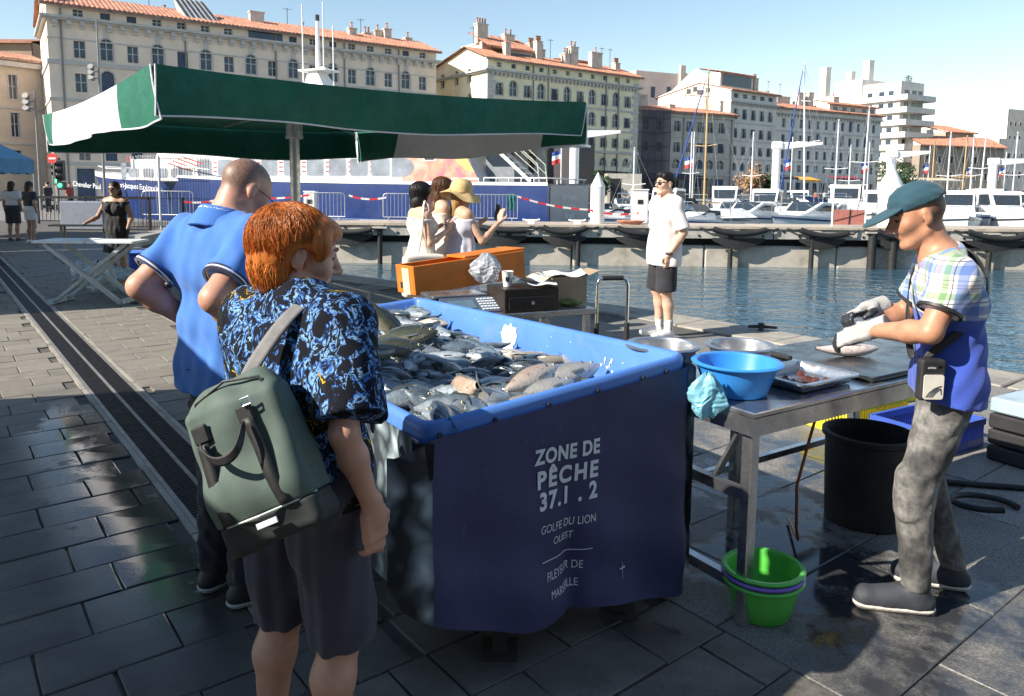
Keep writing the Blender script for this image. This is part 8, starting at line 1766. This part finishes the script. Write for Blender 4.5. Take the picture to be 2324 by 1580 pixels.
V = Vol((-.18, -.27, -.12), (.18, .02, .12), .0052); V.box((0, -.0, -.02), (.107, .168, .047), .028, 0); V.cone((-.07, -.06, .03), (.06, -.07, .03), .05, .05, .06); V.folds(.0035, 26, 18); V.plane((0, -.1152, 0), (.0, 1, 0)); link('base', V.mesh('pack_base', M_CANVD, 1), bk)
mb = MB(); mb.tube([(-.13, -.114, .02), (-.10, -.1145, .058), (0, -.1145, .082), (.09, -.1145, .062), (.13, -.1145, .02)], .0028, 6); mb.build('piping', mat('pale piping', (.6, .66, .6), .6), bk)
def surf(x, y): return .059 + .022 * math.exp(-((y + .05) / .09) ** 2) * math.exp(-(x / .11) ** 2) + .006
for pts in (((-.085, .10), (-.088, .02), (-.09, -.05), (-.088, -.112)), ((.045, .12), (.055, .04), (.062, -.04), (.07, -.112))):
    rows = [[(x - .016, y, surf(x - .016, y)), (x, y, surf(x, y) + .002), (x + .016, y, surf(x + .016, y))] for x, y in [(np.interp(s_, (0, .33, .66, 1), [p_[0] for p_ in pts]), np.interp(s_, (0, .33, .66, 1), [p_[1] for p_ in pts])) for s_ in [i / 14 for i in range(15)]]]
    mb = MB(); mb.grid(rows); o = mb.build('front_strap', M_WEB, bk, smooth=1); o.modifiers.new('t', 'SOLIDIFY').thickness = .003
mb = MB(); P_ = [(-.088, .105, .07), (-.07, .06, .10), (-.02, .035, .125), (.03, .05, .118), (.045, .115, .075)]; mb.grid([[(x, y - .012, z), (x, y + .012, z + .006)] for x, y, z in P_]); o = mb.build('carry_handle', M_WEB, bk, smooth=1); m_ = o.modifiers.new('s', 'SUBSURF'); m_.levels = m_.render_levels = 2; o.modifiers.new('t', 'SOLIDIFY').thickness = .004
mb = MB(); mb.box((-.105, .10, .054), (-.06, .15, .066)); mb.build('leather_patch', M_WEB, bk, bevel=.006); mb = MB(); mb.box((.022, .108, .054), (.066, .155, .066)); mb.build('leather_patch', M_WEB, bk, bevel=.006)
mb = MB(); mb.tube([(.05, .15, .072), (.05, .168, .074), (.072, .168, .072), (.072, .15, .07), (.05, .15, .072)], .0028, 6); mb.build('buckle', M_CHROME, bk); mb = MB(); mb.lathe([(.007, 0), (.006, .005), (0, .007)], 12, (-.118, .12, .03)); mb.build('snap', M_CHROME, bk, smooth=.8)
mb = MB(); mb.box((-.02, -.145, .073), (.035, -.131, .079)); mb.build('label', mat('white woven label', (.6, .62, .68), .7), bk)
mb = MB(); mb.tube([(-.125, .0, .02), (-.128, .12, .02), (-.09, .205, .02), (.0, .232, .02), (.09, .21, .02), (.128, .12, .02), (.128, -.05, .02)], .004, 6); mb.build('zip', M_WEB, bk, smooth=1)
gfr = Matrix.Translation(gw_root) @ Matrix.Rotation(R(-30), 4, 'Z'); GW_ = lambda p: gfr @ Vector(p)
def band(name, pts, w, m, parent, up):
    pts = [Vector(p) for p in pts]; rows = []
    for i, p in enumerate(pts):
        tg = (pts[min(i + 1, len(pts) - 1)] - pts[max(i - 1, 0)]).normalized(); u = Vector(up[i] if isinstance(up, list) else up); sd = tg.cross(u).normalized() * w / 2; rows.append([(p + sd)[:], (p - sd)[:]])
    mb = MB(); mb.grid(rows); o = mb.build(name, m, parent, smooth=1); o.matrix_parent_inverse = parent.matrix_basis.inverted(); x_ = o.modifiers.new('s', 'SUBSURF'); x_.levels = x_.render_levels = 2; o.modifiers.new('t', 'SOLIDIFY').thickness = .005; return o
M_WEBG = mat('grey shoulder webbing', (.17, .165, .165), .8, var=.2, vscale=30, bump=.4, bscale=300, bdist=.001)
topb = bk.matrix_basis @ Vector((.02, .21, -.02)); band('shoulder_strap', [topb[:], GW_((.02, -.195, 1.09)), GW_((.055, -.175, 1.16)), GW_((.085, -.10, 1.262)), GW_((.095, -.02, 1.295)), GW_((.10, .08, 1.255)), GW_((.11, .15, 1.10)), GW_((.14, .13, .9))], .036, M_WEBG, bk, [(-.3, -1, .2), (-.3, -1, .3), (-.2, -.9, .5), (0, -.6, .8), (0, 0, 1), (.4, .7, .5), (.5, .9, 0), (.8, .5, 0)])
band('loose_strap', [topb[:], GW_((-.06, -.19, 1.06)), GW_((-.15, -.17, 1.04)), GW_((-.225, -.10, .99)), (bk.matrix_basis @ Vector((-.125, .10, -.03)))[:]], .03, M_WEB, bk, (-.4, -1, .3))
# ---------------------------------------------------------------- man in white shirt on the quay
def simple_hair(bd, parent, m, parts, cuts, h=.01, fold=.002, name='hair', fr=90):
    V = Vol(bd.J['head'] - .26, bd.J['head'] + .22, h)
    for c, r_ in parts: V.ell(bd.head_pt(c), np.array(r_) * bd.k, .02, bd.hr)
    for c, r_ in cuts: V.ell(bd.head_pt(c), np.array(r_) * bd.k, .012, bd.hr, 'cut')
    V.folds(fold, fr, 3, (1.4, 1.4, .4)); return link(name, V.mesh(name, m, 1), parent)
def sunglasses(bd, parent, m=None):
    mb = MB()
    for x in (-1, 1): mb.lathe([(0, .004), (.019, .001), (.021, -.002), (0, -.004)], 14, M=Matrix.Translation(bd.head_pt((x * .031, .098, .002))) @ Matrix([list(r_) for r_ in bd.hr]).to_4x4() @ Matrix.Rotation(R(-90), 4, 'X') @ Matrix.Rotation(R(14 * x), 4, 'Y')); mb.tube([bd.head_pt((x * .05, .09, .012)), bd.head_pt((x * .078, .04, .012)), bd.head_pt((x * .082, -.01, .006))], .003, 5)
    mb.tube([bd.head_pt((-.015, .102, .01)), bd.head_pt((.015, .102, .01))], .003, 5); mb.build('sunglasses', m or M_BWIN, parent, smooth=.8)
b = Body(1.76, elL=(-.25, -.07, 1.13), wrL=(-.20, .06, .90), elR=(.25, -.05, 1.13), wrR=(.2, .07, .90)); b.hr = rot(R(6), R(-2)); b.fat = .95
V = Vol((-.34, -.25, 0), (.34, .26, 1.79), .0095); b.torso(V); b.arms(V); b.legs(V); b.neckp(V, .056); b.head(V, 1.0); hand(V, b.J['wrL'], (.05, .05, -1), (-1, 0, 0), 1, .5, .18)
wm_root = (1.60, 7.85, 0); wm = person('man in white shirt, black shorts and sunglasses standing on the quay edge', V.mesh('body', SK_FAIR, 1), wm_root, R(108)); brows(b, wm); sunglasses(b, wm)
simple_hair(b, wm, hair_mat('black hair', (.012, .010, .010)), (((0, -.016, .048), (.084, .103, .082)), ((0, .02, .085), (.07, .08, .045)), ((0, -.06, -.0), (.07, .055, .06))), (((0, .105, -.02), (.11, .062, .085)), ((.085, .0, -.03), (.03, .04, .045)), ((-.085, .0, -.03), (.03, .04, .045))), .0085, .003)
M_WLIN = cloth('white linen', (.70, .66, .65), .9, .05); V = Vol((-.38, -.30, .66), (.38, .30, 1.58), .0105); b.torso(V, .020, .05, False); p = b.J['pel']; X = np.array((1., 0, 0))
for dz in (.05, -.06, -.15): V.cone(p - X * .09 + np.array((0, 0, dz)), p + X * .09 + np.array((0, 0, dz)), .128, .134, .05)
for n in 'LR': s0, e0 = b.J['sh' + n], b.J['el' + n]; V.cone(s0, s0 * .1 + e0 * .9, .074, .082, .04, cutb=True)
V.folds(.009, 17, 41, (1.2, 1.2, .5)); V.cone(b.J['neck'] + np.array((0, .02, -.05)), b.head_pt((0, 0, -.03)), .07, .08, .006, mode='cut'); V.plane((0, 0, .775), (0, .0, -1)); link('shirt', V.mesh('shirt', M_WLIN, 1), wm)
V = Vol((-.30, -.24, .4), (.30, .26, 1.02), .01); V.cone(p - X * .07, p + X * .07, .13, .13, .05)
for n in 'LR': a_, k_ = b.J['hip' + n], b.J['kn' + n]; V.cone(a_, k_, .105, .105, .03)
V.folds(.007, 20, 7, (1, 1, .5)); V.plane((0, 0, .51), (0, 0, -1)); link('shorts', V.mesh('shorts', cloth('black cotton', (.02, .02, .026)), 1), wm)
M_SOCK = cloth('white sock', (.75, .74, .74)); M_WSHOE = mat('white sneaker', (.74, .73, .72), .5, var=.06)
for n in 'LR':
    c = b.J['an' + n]; V = Vol(c - .12, c + .25, .009); V.cone(c - np.array((0, 0, .03)), c + np.array((0, 0, .13)), .046, .047, 0, cutb=True); so = link('sock', V.mesh('sock', M_SOCK, 1), wm); shoe(b, n, M_WSHOE, M_WSHOE, wm, .009, L=1.1)
    me = text_mesh('DSNP', .045); Mt = Matrix.Translation(Vector(c) + Vector((-.0505, .0, .07))) @ Matrix.Rotation(R(-90), 4, 'Z') @ Matrix.Rotation(R(90), 4, 'X') @ Matrix.Rotation(R(-90), 4, 'Z')
    me.transform(Mt); me.materials.clear(); me.materials.append(M_IRON); link('sock_lettering', me, so)
w = b.J['wrL']; V = Vol(w - .08, w + .08, .006); V.cone(w + np.array((0, 0, .0)), w + np.array((0, 0, .026)), .037, .037, 0, cutb=True, cuta=True); V.cone(w + np.array((-.03, 0, .014)), w + np.array((-.042, 0, .014)), .018, .016, .005); link('watch', V.mesh('watch', M_BLACKR, 1), wm)

# ---------------------------------------------------------------- three women by the water
def dress(bd, parent, m, hem, top, t_=.016, seed=1, flare=.05, name='dress', h=.011, strap=True):
    V = Vol((-.34, -.32, hem - .05), (.34, .34, 1.5 * bd.k + .05), h); q = bd.k; J = bd.J; X = np.array((1., 0, 0)); bd.torso(V, t_, .05, False); p = J['pel']; V.cone(p - X * .07 * q, p + X * .07 * q, .125 * q + t_, .125 * q + t_, .05)
    V.cone(p - np.array((0, 0, .1)), np.array((p[0], p[1] + .01, hem - .03)), .135 * q + t_, .16 * q + flare, .06); V.folds(.009, 18, seed, (1.5, 1.5, .25)); V.plane((0, 0, hem), (0, 0, -1))
    # scooped neck and bare shoulders
    V.plane((0, 0, top), (0, 0, 1)); o = link(name, V.mesh(name, m, 1), parent)
    if strap:
        for x in (-1, 1):
            st = MB(); st.tube([(x * .075 * q, .115 * q, top - .01), (x * .085 * q, .07 * q, 1.40 * q), (x * .088 * q, .0, 1.445 * q), (x * .08 * q, -.07 * q, 1.40 * q), (x * .07 * q, -.118 * q, top - .01)], .012, 6); st.build('shoulder_strap', m, o, smooth=1)
    return o
M_DRW = cloth('white dress cotton', (.68, .64, .59), .9, .06); M_DRL = cloth('pale lilac dress', (.58, .57, .66), .9, .08); M_DRB = cloth('beige dress', (.66, .60, .52), .9, .08)
def woman(label, root, rz, H, skin, J, head, m, hem, top, seed, hnd=None, h=.0105):
    b = Body(H, True, **J); b.hr = head; V = Vol((-.36, -.28, 0), (.40, .56, H + .02), h); b.torso(V); b.arms(V); b.legs(V); b.neckp(V, .052); b.head(V)
    for w_, d_, u_, s_, c_ in hnd or (): hand(V, w_, d_, u_, s_, c_, .165)
    o = person(label, V.mesh('body', skin, 1), root, rz, None); dress(b, o, m, hem, top, seed=seed)
    for n in 'LR': shoe(b, n, mat('tan sandal', (.35, .22, .12), .6), mat('sandal sole', (.4, .3, .2), .7), o, .011)
    return b, o
p1 = at(955, 500, 7.1); b, w1 = woman('woman with black bob and white dress, leftmost of the three by the water', (p1.x, p1.y, 0), R(-62), 1.62, SK_FAIR, dict(elR=(.22, .0, 1.04), wrR=(.16, .22, 1.17), elL=(-.22, .02, 1.04), wrL=(-.08, .25, 1.2)), rot(0, R(8)), M_DRW, .60, 1.27, 2, [((.16, .22, 1.17), (-.15, .5, .5), (.8, .2, .1), -1, .9)])
M_BLK = hair_mat('glossy black hair', (.012, .011, .012)); simple_hair(b, w1, M_BLK, (((0, -.02, .035), (.098, .113, .095)), ((0, -.03, -.06), (.098, .09, .11)), ((0, -.03, -.10), (.09, .085, .07))), (((0, .12, -.05), (.085, .085, .12)), ((0, 0, -.22), (.2, .2, .07))), .0095, .002)
strands('hair_strands', M_BLK, w1, b, 700, (0, -.02, .03), (.101, .116, .098), (1.2, 1.9), (.05, .6), 4, w=.002, keep=lambda q: not (q.y > .05 and q.z < .05) and q.z > -.14, drop=.12, crown=(0, .0, 1))
p2 = at(1004, 500, 7.6); b, w2 = woman('woman with long brown hair between the other two by the water', (p2.x, p2.y, 0), R(-75), 1.68, SK_FAIR, dict(elR=(.20, .03, 1.10), wrR=(.17, .12, .86), elL=(-.2, .05, 1.10), wrL=(-.15, .2, 1.1)), rot(R(-10), R(6)), M_DRB, .55, 1.31, 5)
M_BRN = hair_mat('brown hair', (.10, .045, .022)); simple_hair(b, w2, M_BRN, (((0, -.018, .035), (.092, .108, .092)), ((0, -.05, -.08), (.085, .07, .12)), ((0, -.075, -.2), (.075, .05, .1))), (((0, .11, -.045), (.085, .075, .105)),), .0095, .002)
strands('hair_strands', M_BRN, w2, b, 500, (0, -.02, .03), (.095, .111, .095), (1.2, 1.9), (.05, .7), 6, w=.002, keep=lambda q: not (q.y > .045 and q.z < .05), drop=.35, crown=(0, .1, 1))
p3 = at(1046, 500, 7.2); b, w3 = woman('woman in straw sun hat raising her phone, rightmost of the three by the water', (p3.x, p3.y, 0), R(-58), 1.62, SK_LIGHT, dict(elR=(.24, .10, 1.06), wrR=(.22, .30, 1.24), elL=(-.20, .12, 1.12), wrL=(-.03, .30, 1.26)), rot(R(-6), R(4)), M_DRL, .55, 1.27, 9, [((.22, .30, 1.24), (-.05, .25, .9), (.3, -.9, .2), 1, .35)])
simple_hair(b, w3, hair_mat('dark blond hair', (.28, .16, .06)), (((0, -.02, .03), (.09, .105, .09)), ((0, -.06, -.08), (.08, .06, .12)), ((0, -.08, -.17), (.06, .04, .09))), (((0, .11, -.045), (.085, .075, .105)),), .0105, .003)
M_STRAW = mat('straw hat weave', (.60, .42, .19), .9, var=.25, vscale=20, bump=.5, bscale=120, bdist=.003); hc = Vector(b.head_pt((0, -.012, .075))); hat = thing('sun_hat', 'floppy straw sun hat worn by the rightmost woman by the water', 'hat', (Vector(p3) * 0 + Matrix.Rotation(R(-58), 3, 'Z') @ hc + V3(p3.x, p3.y, 0))[:], R(-58)); hat.rotation_euler = (R(-8), R(6), R(-58))
mb = MB(); mb.lathe([(.115, -.045), (.105, .02), (.085, .065), (.04, .085), (0, .088)], 24); mb.build('crown', M_STRAW, hat, smooth=1)
mb = MB(); mb.grid([[(r_ * math.cos(a), r_ * math.sin(a), -.045 - (r_ - .115) * (.55 + .35 * math.sin(2 * a + 1)) + .010 * math.sin(5 * a)) for a in [2 * math.pi * k / 36 for k in range(36)]] for r_ in (.114, .14, .17, .205)], 0, True); mb.build('brim', M_STRAW, hat, smooth=1)
q = Matrix.Rotation(R(-58), 3, 'Z') @ Vector((.10, .345, 1.33)) + V3(p3.x, p3.y, 0); mb = MB(); mb.box((-.038, -.005, -.075), (.038, .005, .075)); o = mb.build('phone', M_BWIN, bevel=.004); o.location = q; o.rotation_euler = (R(-10), 0, R(-58)); tag(o, 'dark phone held up by the woman in the sun hat', 'phone')
q = Matrix.Rotation(R(-62), 3, 'Z') @ Vector((.12, .27, 1.235)) + V3(p1.x, p1.y, 0); mb = MB(); mb.box((-.035, -.005, -.07), (.035, .005, .07)); o = mb.build('phone', M_BWIN, bevel=.004); o.location = q; o.rotation_euler = (R(-50), R(20), R(-62)); tag(o, 'dark phone in the hands of the woman with the black bob', 'phone')
M_TOTE = cloth('cream tote canvas', (.66, .60, .50), .9, .08); tt = thing('tote_bag', 'cream canvas tote bag on the shoulder of the woman with the black bob', 'bag', (p1.x, p1.y, .6), R(-62)); V = Vol((.05, -.35, -.08), (.42, .28, .45), .01); V.box((.235, -.06, .15), (.03, .17, .16), .03, 0); V.folds(.01, 16, 3, (1, 1, .5)); link('body', V.mesh('tote', M_TOTE, 1), tt)
for y in (-.12, .02): mb = MB(); mb.tube([(.235, y, .33), (.215, y * .6, .55), (.17, y * .3 - .0, .80), (.155, -.02, .835), (.14, -.03, .75)], .010, 6); mb.build('handle', M_TOTE, tt, smooth=1)

# ---------------------------------------------------------------- people in the shade on the left
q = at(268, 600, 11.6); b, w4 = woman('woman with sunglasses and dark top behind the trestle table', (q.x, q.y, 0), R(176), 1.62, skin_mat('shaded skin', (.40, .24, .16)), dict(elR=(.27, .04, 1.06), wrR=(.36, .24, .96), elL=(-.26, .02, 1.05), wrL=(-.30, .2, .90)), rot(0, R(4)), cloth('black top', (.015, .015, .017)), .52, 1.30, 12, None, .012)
simple_hair(b, w4, hair_mat('dark brown hair', (.03, .018, .012)), (((0, -.015, .035), (.092, .105, .092)), ((0, -.05, -.08), (.10, .06, .12)), ((0, -.05, -.18), (.11, .05, .1))), (((0, .105, -.045), (.072, .075, .105)),), .012); sunglasses(b, w4)
for px, Y, rz, lab, ms__, hc_ in ((30, 20.2, 10, 'person in white top and dark skirt under the blue tent, seen from behind', cloth('white blouse', (.6, .6, .62)), (.02, .013, .01)), (70, 19.6, -25, 'person in dark top and white shorts beside the tent leg', cloth('charcoal top', (.03, .03, .034)), (.02, .014, .01))):
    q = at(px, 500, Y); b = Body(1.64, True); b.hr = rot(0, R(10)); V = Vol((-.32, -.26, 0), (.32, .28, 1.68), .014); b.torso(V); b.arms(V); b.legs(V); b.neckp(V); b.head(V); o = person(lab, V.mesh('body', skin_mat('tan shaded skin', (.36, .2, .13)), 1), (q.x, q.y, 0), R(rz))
    V = Vol((-.32, -.26, .8), (.32, .28, 1.45), .014); b.torso(V, .018, .05, False)
    for n in 'LR': s0, e0 = b.J['sh' + n], b.J['el' + n]; V.cone(s0, s0 * .4 + e0 * .6, .07, .075, .03, cutb=True)
    V.plane((0, 0, 1.36), (0, 0, 1)); V.plane((0, 0, .88), (0, 0, -1)); link('top', V.mesh('top', ms__, 1), o); V = Vol((-.3, -.26, .45), (.3, .28, 1.05), .014); p = b.J['pel']; X = np.array((1., 0, 0)); V.cone(p - X * .07, p + X * .07, .13, .13, .04)
    for n in 'LR': V.cone(b.J['hip' + n], b.J['kn' + n], .105, .1, .03)
    V.plane((0, 0, .62 if px > 50 else .5), (0, 0, -1)); link('shorts', V.mesh('shorts', cloth('white shorts', (.55, .55, .58)) if px > 50 else cloth('dark skirt', (.03, .03, .035)), 1), o)
    simple_hair(b, o, hair_mat('dark hair', hc_), (((0, -.015, .035), (.095, .108, .095)), ((0, -.06, -.08), (.09, .06, .13))), (((0, .11, -.045), (.075, .075, .105)),), .014)
    for n in 'LR': shoe(b, n, M_WSHOE if px > 50 else M_SHOE, M_SOLEB, o, .014)
# distant strollers on the far quay and the crew on the ship's after deck
M_FARS = [cloth('far clothes red', (.4, .08, .06)), cloth('far clothes white', (.6, .6, .58)), cloth('far clothes blue', (.06, .1, .3)), cloth('far clothes dark', (.03, .03, .035))]
b = Body(1.72); V = Vol((-.34, -.26, 0), (.34, .28, 1.76), .03); b.torso(V, .01); b.arms(V); b.legs(V); b.neckp(V); b.head(V); fme = V.mesh('body', SK_LIGHT, 1); V = Vol((-.34, -.26, .8), (.34, .28, 1.46), .03); b.torso(V, .025)
for n in 'LR': V.cone(b.J['sh' + n], b.J['el' + n], .07, .07, .03)
V.plane((0, 0, 1.40), (0, 0, 1)); V.plane((0, 0, .85), (0, 0, -1)); ftm = [V.mesh('top', m_, 1) for m_ in M_FARS]; V = Vol((-.3, -.26, .08), (.3, .28, 1.0), .03); b.torso(V, .02)
for n in 'LR': V.cone(b.J['hip' + n], b.J['kn' + n], .10, .08, .03); V.cone(b.J['kn' + n], b.J['an' + n], .08, .06, .03)
V.plane((0, 0, .9), (0, 0, 1)); flm = V.mesh('trousers', M_DARKT, 1); V = Vol((-.15, -.15, 1.45), (.15, .2, 1.8), .02); V.ell(b.head_pt((0, -.015, .045)), (.09, .105, .085), 0); V.ell(b.head_pt((0, .1, -.02)), (.1, .06, .08), 0, None, 'cut'); fhm = V.mesh('hair', hair_mat('far hair', (.03, .02, .015)), 1)
for k, (px, Y, lab) in enumerate(((1402, 93, 'stroller left of the kiosk doorway on the far quay'), (1432, 90, 'stroller right of the kiosk doorway on the far quay'), (1505, 98, 'stroller on the far quay left of the covered boats'), (1668, 104, 'stroller on the far quay below the gabled house'), (1852, 112, 'stroller by the orange awning'), (1872, 113, 'second stroller by the orange awning'), (1925, 118, 'stroller by the burgundy awning'), (108, 40, 'pedestrian left of the traffic lights'), (158, 44, 'pedestrian in front of the second ship bow'))):
    q = at(px, 430, Y); o = person(lab, fme, (q.x, q.y, 0), random.uniform(0, 6)); link('top', ftm[k % 4], o); link('trousers', flm, o); link('hair', fhm, o)
q = SH_A + SH_D * 1.2 + V3(.5, 1.6, 0); o = person('person in dark clothes standing on the ship after deck below the stairs', fme, (SH_A.x - .6, SH_A.y + 2.6, 1.74), R(60)); link('top', ftm[3], o); link('trousers', flm, o); link('hair', fhm, o)
